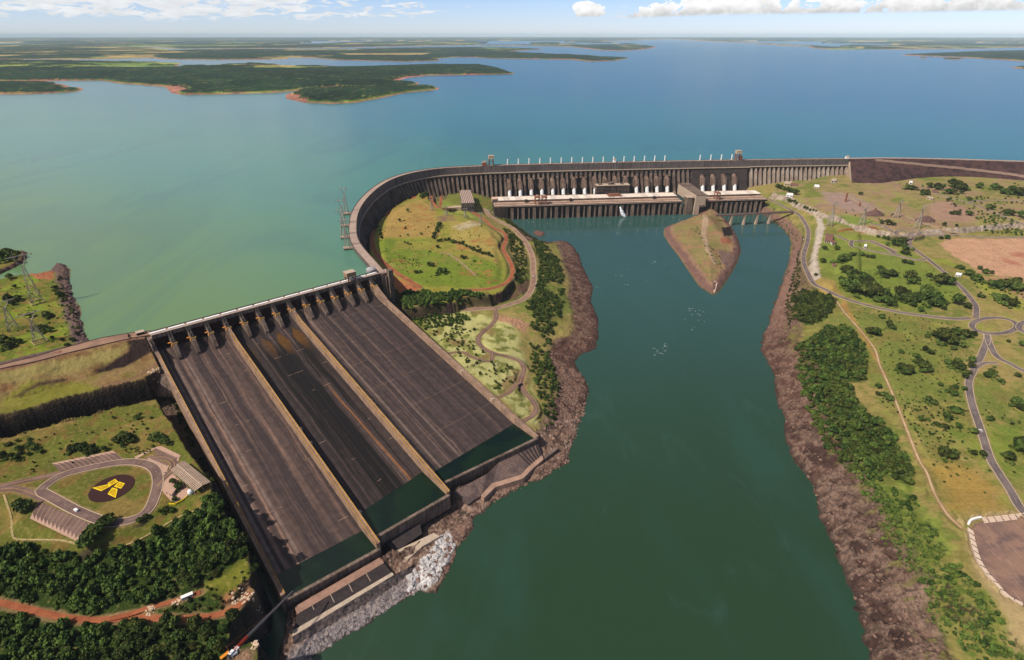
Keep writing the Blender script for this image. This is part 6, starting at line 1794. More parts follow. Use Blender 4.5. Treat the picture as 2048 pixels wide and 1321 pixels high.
mass("forest", [(p[0], p[1], p[2], random.choice((2.6,3.6,4.6,5.8)), random.uniform(.9,1.6)) for p in rest], CROWNS_LO, M_LEAF)
# --- the big rounded tree clump at the car park's corner
for k, (x, y, r, lab) in enumerate(((190,1075,11,"huge dense tree mound at the lower corner of the left car park, front lobe"),(216,1052,10,"huge dense tree mound at the lower corner of the left car park, rear lobe"),(175,1092,8,"broad low tree at the foot of the big tree mound by the left car park"),(50,1020,9,"dark round tree between the left car park's lower bays and the fence path"),(40,1014,6,"smaller tree beside the dark round tree left of the lower parking bays"))):
    p = P(x, y, PARK_Z-1); tree(p.x, p.y, r, lab, None, "park_tree", tall=1.0, z=PARK_Z-1.5)
# --- single trees: photo pixel, radius in photo pixels
def z1(l): return [(1480+x/3.303, 520+y/3.303, r/3.303) for x, y, r in l]
def z2(l): return [(1600+x/4.127, 280+y/4.127, r/4.127) for x, y, r in l]
def zl(l): return [(x/3.669, 740+y/3.669, r/3.669) for x, y, r in l]
def zi(l): return [(740+x/4.892, 370+y/4.892, r/4.892) for x, y, r in l]
PARK_R = z1([(940,85,35),(1000,90,40),(960,108,25),(1120,110,40),(1130,140,35),(1250,105,20),(1330,130,55),(1380,145,40),(700,60,50),(740,110,60),(800,110,60),(840,130,50),(700,160,60),(760,180,70),(820,200,70),(880,210,70),(940,220,60),(950,268,40),(1000,288,38),(1060,230,55),(1100,250,60),(1140,295,25),(1180,240,50),(1230,235,60),(1275,245,60),(1280,282,50),(1190,330,25),(1345,320,18),(1430,270,45),(1500,310,22)]) + \
    z2([(200,890,30),(300,900,25),(370,960,60),(340,985,50),(430,940,35),(510,945,25),(555,960,20),(595,965,25),(860,1005,25),(910,1015,25),(680,1090,35),(750,1100,40),(660,1060,30),(790,850,45),(840,850,40),(860,890,40),(870,930,35),(185,1000,28),(130,1115,20),(640,800,16),(690,810,18),(720,820,20)])
MEADOW_R = z1([(860,465,45),(890,480,40),(935,375,22),(980,430,30),(1010,445,25),(1300,490,45),(1340,510,60),(1390,530,50),(1420,480,40),(1480,490,40),(1540,490,20),(1410,583,20),(1220,590,25),(1255,610,25),(1160,635,22),(1060,605,20),(1060,710,40),(1110,722,40),(1090,740,35),(1180,680,35),(1215,700,45),(1240,720,35),(1370,670,30),(1430,690,45),(1460,710,30),(910,835,25),(910,885,20),(985,908,34),(950,890,22),(1420,990,42),(1365,1035,35),(1300,1080,30),(1355,1100,25),(1410,885,25),(1395,870,30),(1240,920,25),(1280,940,28),(1540,1130,30),(1530,660,25),(1525,700,25),(1510,745,20),(1480,850,20),(1480,770,22),(1320,825,16),(1420,840,18),(1330,1280,45),(1400,1290,40),(1540,1275,22),(1600,1280,25),(1160,990,15),(1190,1050,20),(1240,1055,14),(1440,1100,25)])
FAR_R = z2([(890,392,34),(925,396,36),(1015,435,34),(1040,440,30),(1060,380,30),(1130,385,30),(1150,400,30),(1250,365,45),(1300,380,50),(1330,395,45),(1220,430,35),(1260,435,30),(1480,385,28),(1600,390,36),(1640,395,32),(1680,425,40),(1740,425,45),(1800,435,50),(1395,490,20),(1225,495,18),(500,445,20),(670,682,20),(720,690,26),(770,695,22),(1250,603,24),(1295,606,24),(1390,610,28),(1330,435,20),(1550,560,26),(1580,565,24),(1190,700,18),(1290,710,12),(1700,600,36),(1740,610,30),(1810,620,32),(1160,810,20),(1210,805,24),(870,870,0)][:-1])
EAST_R = z1([(1450,52,20),(1520,92,25),(1570,120,30),(1620,80,20),(1660,85,15),(1690,170,35),(1720,150,30),(1760,160,45),(1820,180,45),(1700,245,36),(1790,285,40),(1740,255,30),(1600,240,20),(1575,240,14),(1630,755,32),(1660,750,30),(1720,795,24),(1830,760,20),(1830,940,40),(1850,970,35),(1790,960,16),(1640,1050,20),(1660,1050,16),(1850,1220,50),(1830,1240,40),(1770,1300,40),(1860,560,20),(1770,540,12),(1680,710,10)]) + z2([(1330,1055,30),(1390,1100,40),(1450,1140,45),(1590,1190,45),(1640,1200,40),(1700,1190,55),(1780,1175,40),(1480,1060,20),(1530,1180,16)])
LEFT_T = zl([(860,510,40),(930,500,50),(975,515,35),(900,480,36),(1130,490,44),(1180,500,50),(1220,530,36),(1150,470,36),(530,580,34),(570,565,40),(620,570,44),(670,570,34),(640,605,30),(690,595,30),(770,580,26),(70,540,26),(130,520,14),(140,575,30),(230,550,34),(260,570,30),(90,630,26),(155,610,18),(215,615,16),(130,650,28),(305,595,22),(220,508,14),(20,625,34),(1070,1070,26),(1025,1100,22),(1220,1020,30),(1270,1030,24),(1175,1040,18),(1270,815,24),(1315,850,40),(1285,945,26),(1010,350,24),(1030,320,12),(1110,350,14),(835,350,14),(1050,400,10),(1000,435,9),(1080,430,10),(975,408,8)])
LEFT_M = [(18,600,9),(35,597,10),(30,575,4),(25,607,6),(95,631,9),(92,628,6),(82,655,9),(90,660,8),(102,661,6),(20,555,6),(60,631,7),(8,680,12),(20,690,11),(40,683,8),(110,575,6),(120,590,7),(112,582,6),(135,690,6),(125,680,5),(145,680,6),(105,676,4),(155,668,5)]
LEFT_S = [(5,512,9),(14,505,9),(24,508,10),(36,508,8),(10,522,8),(30,520,7)]
PLAT_T = zi([(905,705,36),(935,710,24),(580,775,34),(610,785,30),(690,835,44),(730,840,40),(660,860,36),(345,425,16),(350,410,10),(1090,400,10),(500,480,16),(290,350,20),(335,350,10),(570,410,12),(370,495,14),(295,500,12),(370,255,20),(1020,740,20),(660,605,24),(585,655,14),(340,560,14),(370,575,18),(400,580,12),(840,560,14),(450,850,30),(490,850,26),(1055,605,18)])
used_xy = []; UNDER = []; PUT = []; PUT_O = []
def put(lst, name, group, text, light=.25, pz=None, rmin=1.2, tall=(.85,1.15)):
    for k, (x, y, r) in enumerate(lst):
        q = drape(x, y + r*.5) if pz is None else P(x, y + r*.4, pz)
        den = (math.hypot(q.x, q.y, ) **2 + (CAMZ-q.z)**2) ** .5
        rad = max(rmin, r*den/F*(.74 if r > 7 else .86))
        if r > 7:
            for _ in range(4 if r > 11 else 3):
                a_ = random.uniform(0, 6.28); d_ = rad*random.uniform(.8, 1.55); UNDER.append((q.x+d_*math.cos(a_), q.y+d_*math.sin(a_), rad*random.uniform(.22,.55)))
        s = "big spreading" if r > 13 else ("round" if r > 7.5 else "small")
        tone = random.random() < light
        PUT.append((s, tone, group, q))
        PUT_O.append(tree(q.x, q.y, rad, f"{s} {'light green' if tone else 'dark green'} tree {text}", f"{s} trees {group}", name, tone, random.uniform(*tall), z=None if pz is None else pz-.3))
        used_xy.append((q.x, q.y, rad))
put(PARK_R, "park_tree", "in the lawn by the right bank car park", "on the lawn between river road and visitors' car park")
put(MEADOW_R, "meadow_tree", "on the meadow right of the footpath", "on the meadow between footpath and park road", .3)
put(FAR_R, "meadow_tree", "on the bare terrace under the rockfill dam", "on the bare terrace below the rockfill dam", .1)
put(EAST_R, "meadow_tree", "east of the park road", "beyond the park road at the right edge", .35)
put(LEFT_T, "park_tree", "around the left car park", "on the grass around the emblem car park", .15)
put(LEFT_M, "meadow_tree", "on the reservoir meadow", "on the pylon meadow beside the reservoir", .15)
put(LEFT_S, "meadow_tree", "on the small spit", "on the small wooded spit at the left edge", .15)
put(PLAT_T, "meadow_tree", "on the plateau inside the curved dam", "on the grassy plateau inside the curved dam", .3)
# tree rows on the plateau
def along(px, n, r, lab, group, name="hedge_tree", light=False, jit=1.5):
    for no, t in enumerate(np.linspace(0, 1, n)):
        i = t*(len(px)-1); k = min(int(i), len(px)-2); f = i-k
        q = drape(px[k][0]*(1-f)+px[k+1][0]*f, px[k][1]*(1-f)+px[k+1][1]*f)
        tree(q.x + random.uniform(-jit,jit), q.y + random.uniform(-jit,jit), r*random.uniform(.8,1.2), f'{ORD[no]} tree from the left: {lab}', group, name, light, random.uniform(1,1.3))
along([(868,478),(873,465),(880,452)], 7, 6.5, "short slanting row mid plateau", "short tree row on the plateau")
along([(912,487),(930,493),(950,503),(966,509),(982,514)], 12, 5.5, "diagonal row on the plateau's right half", "diagonal tree row on the plateau")
along([(876,484),(890,482),(905,486)], 5, 6, "clump where the two plateau rows meet", "tree clump on the plateau")
along([(758,457),(760,468),(762,478)], 6, 6, "short row at the plateau's left rim", "trees at the plateau's left rim")
along([(842,397),(850,392),(856,388)], 6, 8, "clump between dam and plateau", "tree clump at the foot of the dam")
along([(1555,377),(1575,383),(1592,390)], 7, 9, "dark clump right of the powerhouse end", "tree clump beside the powerhouse")
along([(1578,404),(1592,408)], 4, 6.5, "traffic island where the river road begins", "trees at the start of the river road")
along([(1608,418),(1620,421),(1632,424)], 5, 5, "small row above the river road", "small tree row above the river road")
print("trees", len(TREES))
# --- woods and scrub as masses
def many(px, spacing, rr, seed, lib=CROWNS_LO, mat=None, name="woodland", dens=1.0, hf=(.85,1.3), road=2.0, water=2.0, noise=None):
    pts = scatter(px, spacing, seed=seed, dens=dens, road=road, water=water, noise=noise)
    pts = [p for p in pts]
    return mass(name, [(p[0], p[1], p[2], random.uniform(*rr), random.uniform(*hf)) for p in pts], lib, mat or M_LEAF)
mass("shrubbery", [(x, y, hz(x,y), r, random.uniform(.8,1.2)) for x, y, r in UNDER if clear_of_roads(x, y, r+.5)], CROWNS_LO, M_LEAF_B)
wr = scatter(WOOD_R, 6.6, jitter=.75, seed=21, road=2, dens=.88)
wr.sort(key=lambda p: p[0]**2+p[1]**2)
for p in wr[:110]:
    tree(p[0], p[1], random.choice((2.6,3.4,4.2,5,6.2)), "dark green tree in the dense strip of wood above the right bank's rocks", "trees of the dense wood on the right bank", "forest_tree", tall=random.uniform(.9,1.3), light=random.random()<.5)
mass("woodland", [(p[0],p[1],p[2],random.choice((2.2,3.2,4.2,5.2,6.4)),random.uniform(.8,1.5)) for p in wr[110::2]], CROWNS_LO, M_LEAF)
mass("woodland", [(p[0],p[1],p[2],random.choice((2.2,3.2,4.2,5.2)),random.uniform(.8,1.4)) for p in wr[111::2]], CROWNS_LO, M_LEAF_B)
many(CLUMP_R, 7.5, (3.4,5.6), 22)
many(SCRUB_R, 4.6, (1.2,3.2), 23, BUSH_LO, M_LEAF_B, "shrubbery", .8, (.8,1.3), noise=(26,.38,3))
many(SCRUB_R, 7.5, (2.0,4.6), 24, CROWNS_LO, M_LEAF, "shrubbery", .6, noise=(30,.5,8))
many([(1570,600),(1583,560),(1590,530),(1596,500),(1600,530),(1600,560),(1592,585),(1590,640),(1580,660),(1572,640)], 6, (1.6,3.2), 25, BUSH_LO, M_LEAF, "shrubbery", .7)
# slopes of the central bank
C_E1 = [(1005,455),(1030,470),(1050,500),(1056,540),(1050,570),(1030,560),(1028,520),(1018,490)]
C_E2 = [(1062,480),(1085,488),(1102,505),(1118,520),(1130,560),(1128,600),(1120,640),(1104,670),(1098,690),(1075,670),(1050,640),(1040,625),(1068,590),(1078,560),(1078,530)]
C_E3 = [(1060,690),(1095,690),(1105,720),(1115,760),(1120,800),(1110,850),(1092,860),(1085,820),(1072,780),(1062,740)]
C_S1 = [(800,600),(830,585),(880,588),(925,583),(960,590),(985,600),(960,614),(930,616),(900,606),(850,614),(810,622)]
C_S2 = [(828,640),(870,628),(925,628),(945,640),(920,652),(880,655),(850,662)]
C_S3 = [(860,665),(930,650),(960,650),(945,690),(985,715),(1030,730),(1030,770),(1000,790),(960,755),(900,700)]
C_N = [(985,420),(1010,432),(1030,450),(1060,470),(1080,484),(1095,490),(1060,476),(1030,456),(1000,438)]
many(C_E1, 7, (2.2,4.4), 31, name="shrubbery", dens=.6)
many(C_E2, 6.6, (2.4,4.8), 32, name="woodland", dens=.85, noise=(30,.30,4))
many(C_E3, 7, (2.2,4.4), 33, name="woodland", dens=.62, noise=(26,.36,5))
many(C_S1, 6.8, (3.2,5.6), 34, name="woodland", dens=.95)
many(C_S2, 6.5, (2.2,4.2), 35, name="shrubbery", dens=.75)
many(C_S3, 9, (1.4,3.6), 36, BUSH_LO, M_LEAF, "shrubbery", .5, noise=(24,.42,6))
many(C_N, 6, (2.0,3.6), 37, name="shrubbery", dens=.7)
many([(1380,460),(1398,470),(1404,486),(1412,510),(1440,540),(1445,520),(1420,490),(1395,455)], 7, (1.2,2.4), 38, BUSH_LO, M_LEAF, "shrubbery", .32)
# the gorge rim and slopes on the left
many([(338,790),(352,800),(375,850),(398,900),(420,950),(430,975),(415,960),(395,915),(360,850),(345,815)], 5, (1.8,3.4), 41, name="shrubbery", dens=.75)
many([(120,548),(128,562),(140,600),(160,640),(168,665),(140,660),(120,600),(105,580)], 6, (1.6,3.0), 42, BUSH_LO, M_LEAF, "shrubbery", .35)
many([(400,1180),(455,1150),(495,1110),(515,1150),(500,1180),(455,1190)], 5, (1.0,2.2), 43, BUSH_LO, M_LEAF_B, "shrubbery", .5)
many([(300,1215),(360,1200),(440,1190),(480,1190),(440,1222),(380,1230),(310,1232)], 5, (1.2,2.6), 44, BUSH_LO, M_LEAF, "shrubbery", .6)
# small bushes dotted over the meadows
many([(1690,615),(1900,645),(1960,700),(1930,770),(1945,850),(1990,940),(2000,985),(1960,1010),(1900,990),(1850,915),(1800,800),(1755,700),(1720,650)], 11, (.9,2.1), 51, BUSH_LO, M_LEAF, "shrubs", .55, noise=(60,.36,9))
many([(1755,800),(1850,800),(1910,830),(1900,900),(1830,890),(1790,840)], 7.5, (1.0,2.0), 52, BUSH_LO, M_LEAF, "shrubs", .6)
many([(1690,530),(1900,540),(1930,600),(1860,615),(1760,600),(1690,560)], 14, (.9,1.8), 53, BUSH_LO, M_LEAF, "shrubs", .4)
many([(1960,760),(2048,740),(2120,800),(2120,1000),(2060,990),(1990,890),(1950,800)], 13, (1.0,2.8), 54, BUSH_LO, M_LEAF, "shrubs", .5, noise=(50,.4,2))
many([(1780,370),(1900,362),(2100,372),(2100,470),(1960,440),(1880,400)], 22, (1.5,4.5), 55, BUSH_LO, M_LEAF, "shrubs", .7, noise=(110,.45,2))
many([(1900,420),(1990,432),(2100,470),(2100,475),(1980,468)], 12, (2,4.5), 56, BUSH_LO, M_LEAF, "shrubs", .7, noise=(60,.4,2))
many([(1940,555),(2060,575),(2140,600),(2140,640),(2040,625),(1960,590)], 11, (1.2,3.0), 57, BUSH_LO, M_LEAF, "shrubs", .6)
many([(1600,440),(1760,450),(1900,470),(1880,440),(1700,420)], 26, (1.2,3.0), 58, BUSH_LO, M_LEAF, "shrubs", .5)
many([(770,440),(990,470),(1000,560),(850,570),(770,530)], 14, (.8,1.8), 61, BUSH_LO, M_LEAF, "shrubs", .38, noise=(50,.4,2))
many([(798,512),(840,520),(845,535),(800,528)], 7, (1.0,1.7), 62, BUSH_LO, M_LEAF, "shrubs", .8)
many([(0,880),(340,790),(380,880),(300,900),(0,960)], 9, (.8,1.7), 63, BUSH_LO, M_LEAF, "shrubs", .2)
many([(240,893),(300,893),(310,908),(250,910)], 4.5, (1.0,1.6), 64, BUSH_LO, M_LEAF_B, "shrubs", .8)
many([(-60,545),(140,560),(170,680),(-60,720)], 12, (.8,2.0), 65, BUSH_LO, M_LEAF, "shrubs", .4)
many([(1540,440),(1560,455),(1590,475),(1594,500),(1585,530),(1600,470),(1570,447)], 6, (1.2,2.6), 66, BUSH_LO, M_LEAF, "shrubs", .35)
# ================================================================== the left car park with its emblem bed
def flat_poly(px, z, dz, name, mat, parent=None, kind=None, th=None):
    pts = [P(x, y, z) for x, y in px]; b = MB()
    if th: b.prism([(p.x,p.y) for p in pts], z+dz-th, z+dz)
    else: b.add([(p.x, p.y, z+dz) for p in pts], [tuple(range(len(pts)))])
    o = b.build(name, mat, parent)
    if kind: tag(o, kind=kind)
    return o
ec = P(223.5, 976.6, PARK_Z); e1 = P(263, 976.6, PARK_Z); RB_ = (e1-ec).length
BED = empty("flower_bed", ec, "round dark red flower bed with four yellow block shapes inside the loop road", "flower bed")
b = MB(); n = 40; b.prism([(ec.x+RB_*math.cos(a), ec.y+RB_*math.sin(a)) for a in np.linspace(0, 2*math.pi, n+1)[:-1]], PARK_Z-.4, PARK_Z+.35)
b.build("soil", mat_weathered("dark_red_planting", tuple(srgb(64,26,22)), .35, .6, 0, tuple(srgb(46,20,16))), BED)
tq = NT("yellow_planting"); pp = tq.pos(); nn = tq.noise(pp, .9, 3); tq.base(tq.mix(tq.rng(nn,.38,.62), tuple(srgb(232,190,20,.9)), tuple(srgb(150,110,20)))); M_YP = tq.set(.8,.1)
M_YE = mat_weathered("yellow_edging", tuple(srgb(240,205,30,.95)), .1, .5)
for q in ([(845,805),(870,825),(815,855),(792,835)], [(875,825),(918,838),(890,875),(838,860)], [(680,870),(800,843),(815,858),(745,893)], [(825,868),(865,880),(850,942),(792,915)]):
    w = [P(x/3.669, 740+y/3.669, PARK_Z) for x, y in q]; c = sum(w, Vector())/4; b = MB()
    inner = [c + (p-c)*.78 for p in w]
    b.prism([(p.x,p.y) for p in inner], PARK_Z+.3, PARK_Z+.75); bl = b.build("yellow_block", M_YP, BED)
    b = MB()
    for k in range(4):
        a_, d_ = w[k], w[(k+1)%4]; ai, di = c+(a_-c)*.80, c+(d_-c)*.80
        b.add([(a_.x,a_.y,PARK_Z+.85),(d_.x,d_.y,PARK_Z+.85),(di.x,di.y,PARK_Z+.85),(ai.x,ai.y,PARK_Z+.85),(a_.x,a_.y,PARK_Z+.3),(d_.x,d_.y,PARK_Z+.3),(di.x,di.y,PARK_Z+.3),(ai.x,ai.y,PARK_Z+.3)], [(0,1,2,3),(4,5,1,0),(3,2,6,7)])
    b.build("edging", M_YE, bl)
# parking bays: dark paving, saw-tooth pale kerb, bay lines
M_BAY = RM["asphalt_l"]; M_PAVE = mat_weathered("pale_paving", tuple(srgb(196,158,134)), .15, .3)
def bays(px, n, name="parking_bay"):
    """px: back-left, back-right, front-right, front-left corners (road side = front), in photo pixels"""
    bl, br, fr, fl = [P(x, y, PARK_Z) for x, y in px]; zc = PARK_Z
    b = MB(); b.add([(p.x,p.y,zc+.12) for p in (bl,br,fr,fl)], [(0,1,2,3)]); tag(b.build(name, M_BAY), kind="structure")
    b = MB(); lb = MB()
    for k in range(n):
        u0, u1 = k/n, (k+1)/n
        a, c = bl.lerp(br, u0), bl.lerp(br, u1); f0, f1 = fl.lerp(fr, u0), fl.lerp(fr, u1)
        tooth = a.lerp(f0, .0); tip = c.lerp(f1, .26); back = (a-f0).normalized()*2.0
        b.add([(a+back).to_tuple()[:2]+(zc+.3,), (c+back).to_tuple()[:2]+(zc+.3,), (c.x,c.y,zc+.3), (tip.x,tip.y,zc+.3), (a.x,a.y,zc+.3)], [(0,1,2,3,4)])
        b.add([(a.x,a.y,zc+.3),(tip.x,tip.y,zc+.3),(tip.x,tip.y,zc),(a.x,a.y,zc)], [(0,1,2,3)])
        d = (f1-c).normalized(); s = Vector((d.y,-d.x,0))*.16; st = c.lerp(f1,.26)
        lb.add([st-s+Vector((0,0,.15)), st+s+Vector((0,0,.15)), f1+s+Vector((0,0,.15)), f1-s+Vector((0,0,.15))], [(0,1,2,3)])
    tag(b.build("pavement", M_PAVE), kind="structure"); tag(lb.build("bay_marking", mat_weathered("bay_line", tuple(srgb(206,160,110)), .15, .5)), kind="structure")
def zL(l): return [(x/3.669, 740+y/3.669) for x, y in l]
bays(zL([(385,692),(835,600),(905,655),(440,742)]), 12)
bays(zL([(612,1268),(225,1082),(285,965),(722,1152)]), 14)
bays(zL([(1145,572),(1310,645),(1275,680),(1130,612)]), 11)
bays(zL([(1225,708),(1085,650),(1110,630),(1240,690)]), 9)
for px in ([(985,640),(1145,565),(1185,560),(1325,628),(1300,690),(1255,735),(1240,720),(1270,690),(1300,640),(1180,578),(1140,580),(1000,655)], [(1180,770),(1250,735),(1300,790),(1395,880),(1370,930),(1290,975),(1250,960),(1175,870)], [(1090,640),(1120,628),(1240,700),(1220,760),(1180,760),(1170,720)]):
    flat_poly(zL(px), PARK_Z, .1, "pavement", M_PAVE, kind="structure")
# pale low walls / fence paths around the car park
def low_wall(px, z, name, mat, lab, cat, h=1.0, w=.5):
    L = resample([tuple(P(x, y, z)) if z is not None else tuple(drape(x, y)) for x, y in px], 6); b = MB()
    for k in range(len(L)-1):
        a, c = Vector(L[k]), Vector(L[k+1]); d = (c-a).normalized(); s = Vector((-d.y,d.x,0))*w
        b.hexa([a-s-Vector((0,0,.6)), c-s-Vector((0,0,.6)), c+s-Vector((0,0,.6)), a+s-Vector((0,0,.6)), a-s+Vector((0,0,h)), c-s+Vector((0,0,h)), c+s+Vector((0,0,h)), a+s+Vector((0,0,h))])
    o = b.build(name, mat, loc=L[len(L)//2]); tag(o, lab, cat); return o
M_STONE = mat_weathered("dry_pale_stone", tuple(srgb(196,170,120)), .25, .4, 0, tuple(srgb(140,124,78)))
low_wall(zL([(30,920),(60,1010),(85,1100),(90,1200),(120,1245),(300,1250),(450,1255),(590,1285)]), None, "stone_wall", M_STONE, "pale stone wall around the lower parking bays beside the wood", "wall", .9, .9)
low_wall(zL([(850,1315),(1000,1260),(1150,1180),(1300,1090),(1450,1030),(1540,1000),(1585,960)]), None, "stone_wall", M_STONE, "pale stone wall between the wood and the grass strip right of the big tree mound", "wall", .9, .9)
# striped-roof visitor shelter
def shelter():
    c = [P(x/3.669, 740+y/3.669, PARK_Z+6.5) for x, y in ((1250,735),(1350,665),(1545,820),(1430,890))]
    T = empty("visitor_shelter", (sum(c, Vector())/4) - Vector((0,0,6.5)), "long open shelter with striped corrugated roof beside the left car park", "shelter")
    ax = (c[2]-c[1]).normalized(); m1 = (c[0]+c[1])/2; m2 = (c[3]+c[2])/2
    mat = ribbed("shelter_roof_ribs", tuple(srgb(206,178,152)), tuple(srgb(96,76,66)), 1/2.6, ax)
    for a, d, e, f in ((c[0], c[3], m2, m1), (m1, m2, c[2], c[1])):
        up = Vector((0,0,1.3)); hi = lambda p: p+up if p in (m1, m2) else p
        v = [hi(p) for p in (a, d, e, f)]; b = MB(); b.hexa([p-Vector((0,0,.4)) for p in v]+v); b.build("roof", mat, T)
    b = MB(); b.tube(m1+Vector((0,0,1.5)), m2+Vector((0,0,1.5)), .5, n=6); b.build("ridge", M_CONC_L, T)
    for u in np.linspace(.04, .96, 7):
        for l, r in ((c[0], c[3]), (c[1], c[2]), (m1, m2)):
            p = l.lerp(r, u); b = MB(); b.box((p.x,p.y), .25, .25, PARK_Z-.3, PARK_Z+6.2); b.build("post", M_CONC_L, T)
    b = MB(); p = c[0].lerp(c[3], .75).lerp(c[1], .5); b.box((p.x,p.y), 9, 6, PARK_Z-.2, PARK_Z+4.6, ax[:2]); b.build("inner_wall", mat_weathered("ochre_wall", tuple(srgb(196,150,60)), .15, .3), T)
shelter()
def house(name, px, zb, h, wallm, roofm, label, cat, over=.8, gable=0.0, wins=4, stories=1):
    pts = [P(x, y, zb) for x, y in px]; c = sum(pts, Vector())/len(pts)
    T = empty(name, c, label, cat)
    b = MB(); b.prism([(p.x,p.y) for p in pts], zb-2, zb+h); b.build("wall", wallm, T)
    g = [c + (p-c)*(1+over/max(1,(p-c).length)) for p in pts]; b = MB()
    if gable and len(pts) == 4:
        m1 = (g[0]+g[3])/2; m2 = (g[1]+g[2])/2
        for q in range(2):
            a, d = (g[0], g[1]) if q == 0 else (g[2], g[3]); e, f = (m2, m1) if q == 0 else (m1, m2)
            V_ = [Vector((a.x,a.y,zb+h+.1)), Vector((d.x,d.y,zb+h+.1)), Vector((e.x,e.y,zb+h+gable)), Vector((f.x,f.y,zb+h+gable))]
            b.hexa([p-Vector((0,0,.3)) for p in V_]+V_)
    else: b.prism([(p.x,p.y) for p in g], zb+h, zb+h+.8)
    b.build("roof", roofm, T)
    a, d = pts[0], pts[1]; s = (d-a).normalized(); nrm = Vector((s.y,-s.x,0)); nrm = nrm if (a-c).dot(nrm) > 0 else -nrm; L = (d-a).length
    for st in range(stories):
        for k in range(wins):
            q = a + s*L*(k+.5)/wins + nrm*.12; b = MB(); b.box((q.x,q.y), L/wins*.28, .15, zb+1+st*h/stories, zb+.5+(st+.75)*h/stories, s[:2]); b.build("window", M_GLASS, T)
    return T
M_TILE = mat_weathered("brown_tiles", tuple(srgb(132,92,76)), .2, .4); M_CREAM = mat_weathered("cream_wall", tuple(srgb(222,200,172)), .1, .3)
house("park_office", zL([(1215,905),(1265,935),(1300,885),(1245,855)]), PARK_Z, 3.2, M_CREAM, M_PAVE, "small flat-roofed kiosk left of the striped visitor shelter", "kiosk", wins=2)
p = P(1400/3.669, 740+908/3.669, PARK_Z); b = MB(); rows = [(2.6,0),(3.0,2.0),(2.6,4.0),(1.4,5.2),(.2,5.6)]; nseg = 16
b.add([(p.x+r*math.cos(a), p.y+r*math.sin(a), PARK_Z+z) for r, z in rows for a in np.linspace(0,2*math.pi,nseg+1)[:-1]], [(a*nseg+q, a*nseg+(q+1)%nseg, (a+1)*nseg+(q+1)%nseg, (a+1)*nseg+q) for a in range(4) for q in range(nseg)])
tag(b.build("water_tank", M_WHITE, loc=(p.x,p.y,PARK_Z)), "white rounded tank at the lower corner of the striped visitor shelter", "tank")
low_wall(zL([(1240,985),(1290,985),(1340,960),(1375,930)]), PARK_Z, "yellow_railing", M_YE, "bright yellow railing below the white tank by the shelter", "railing", 1.2, .3)

# ------------------------------------------------------------------ vehicles
WHEELM = None
def car(loc, ang, label, group=None, body=M_WHITE, L=4.4, W=1.8, H_=1.5, name="parked_car", van=False):
    global WHEELM
    T = empty(name, loc, label, "van" if van else "car", group); T.rotation_euler = (0,0,ang)
    def part(nm, mb, m):
        me = bpy.data.meshes.new(nm); me.from_pydata(mb.v, [], mb.f); me.materials.append(m); o = bpy.data.objects.new(nm, me); COL.objects.link(o); o.parent = T; return o
    b = MB(); x = L/2; w = W/2
    if van:
        prof = [(-x,.35),(x,.35),(x,1.0),(x-.5,1.25),(x-1.2,H_),(-x,H_)]
    else: prof = [(-x,.3),(x,.3),(x,.75),(x-1.2,.95),(-x+.2,.98),(-x,.8)]
    v = [(a,-w,z) for a, z in prof]+[(a,w,z) for a, z in prof]; n = len(prof)
    b.add(v, [tuple(range(n)), tuple(range(2*n-1,n-1,-1))]+[(k,(k+1)%n+0,n+(k+1)%n,n+k)[::-1] for k in range(n)]); part("body", b, body)
    if not van:
        prof = [(-x+.3,.96),(x-1.3,.94),(x-1.9,H_-.05),(-x+.9,H_-.05)]; v = [(a,-w*.9,z) for a, z in prof]+[(a,w*.9,z) for a, z in prof]; b = MB(); b.add(v, [(0,1,2,3),(7,6,5,4)]+[(k,(k+1)%4,4+(k+1)%4,4+k)[::-1] for k in range(4)]); part("cabin", b, M_GLASS)
        b = MB(); b.hexa([(-x+.9,-w*.88,H_-.05),(x-1.9,-w*.88,H_-.05),(x-1.9,w*.88,H_-.05),(-x+.9,w*.88,H_-.05),(-x+1,-w*.8,H_),(x-2,-w*.8,H_),(x-2,w*.8,H_),(-x+1,w*.8,H_)]); part("car_roof", b, body)
    else:
        b = MB(); b.hexa([(x-1.18,-w*.92,1.3),(x-.5,-w*.92,1.26),(x-.5,w*.92,1.26),(x-1.18,w*.92,1.3),(x-1.24,-w*.9,H_-.05),(x-1.1,-w*.9,H_-.1),(x-1.1,w*.9,H_-.1),(x-1.24,w*.9,H_-.05)]); part("windscreen", b, M_GLASS)
    for sx in (-1,1):
        for sy in (-1,1):
            b = MB(); b.tube((sx*x*.62, sy*w-.12*sy, .33),(sx*x*.62, sy*w+.04*sy, .33),.33,n=10); part("wheel", b, M_DARK)
    return T
q = P(152.6,1022.5,PARK_Z); d = P(163,1012.5,PARK_Z)-P(122.6,990.7,PARK_Z); car(q+Vector((0,0,.2)), math.atan2(d.y,d.x)+math.pi, "white van driving on the loop road left of the emblem bed", None, M_WHITE, 6.2, 2.3, 2.6, "white_van", True)
cols = [M_WHITE, mat_weathered("silver_paint", tuple(srgb(190,192,196)), .05, 1), mat_weathered("dark_paint", tuple(srgb(52,56,66)), .05, 1), mat_weathered("red_paint", tuple(srgb(150,44,36)), .05, 1)]
def clone(o, parent=None):
    c = o.copy(); COL.objects.link(c); c.parent = parent
    for ch in o.children: clone(ch, c)
    return c
rows = [(975.5,421.5),(978,423),(980.5,425),(983,427),(985.5,429),(988,431),(990.5,433),(993,435.5),(979,421),(982,423.5),(985,426)]
first = {}
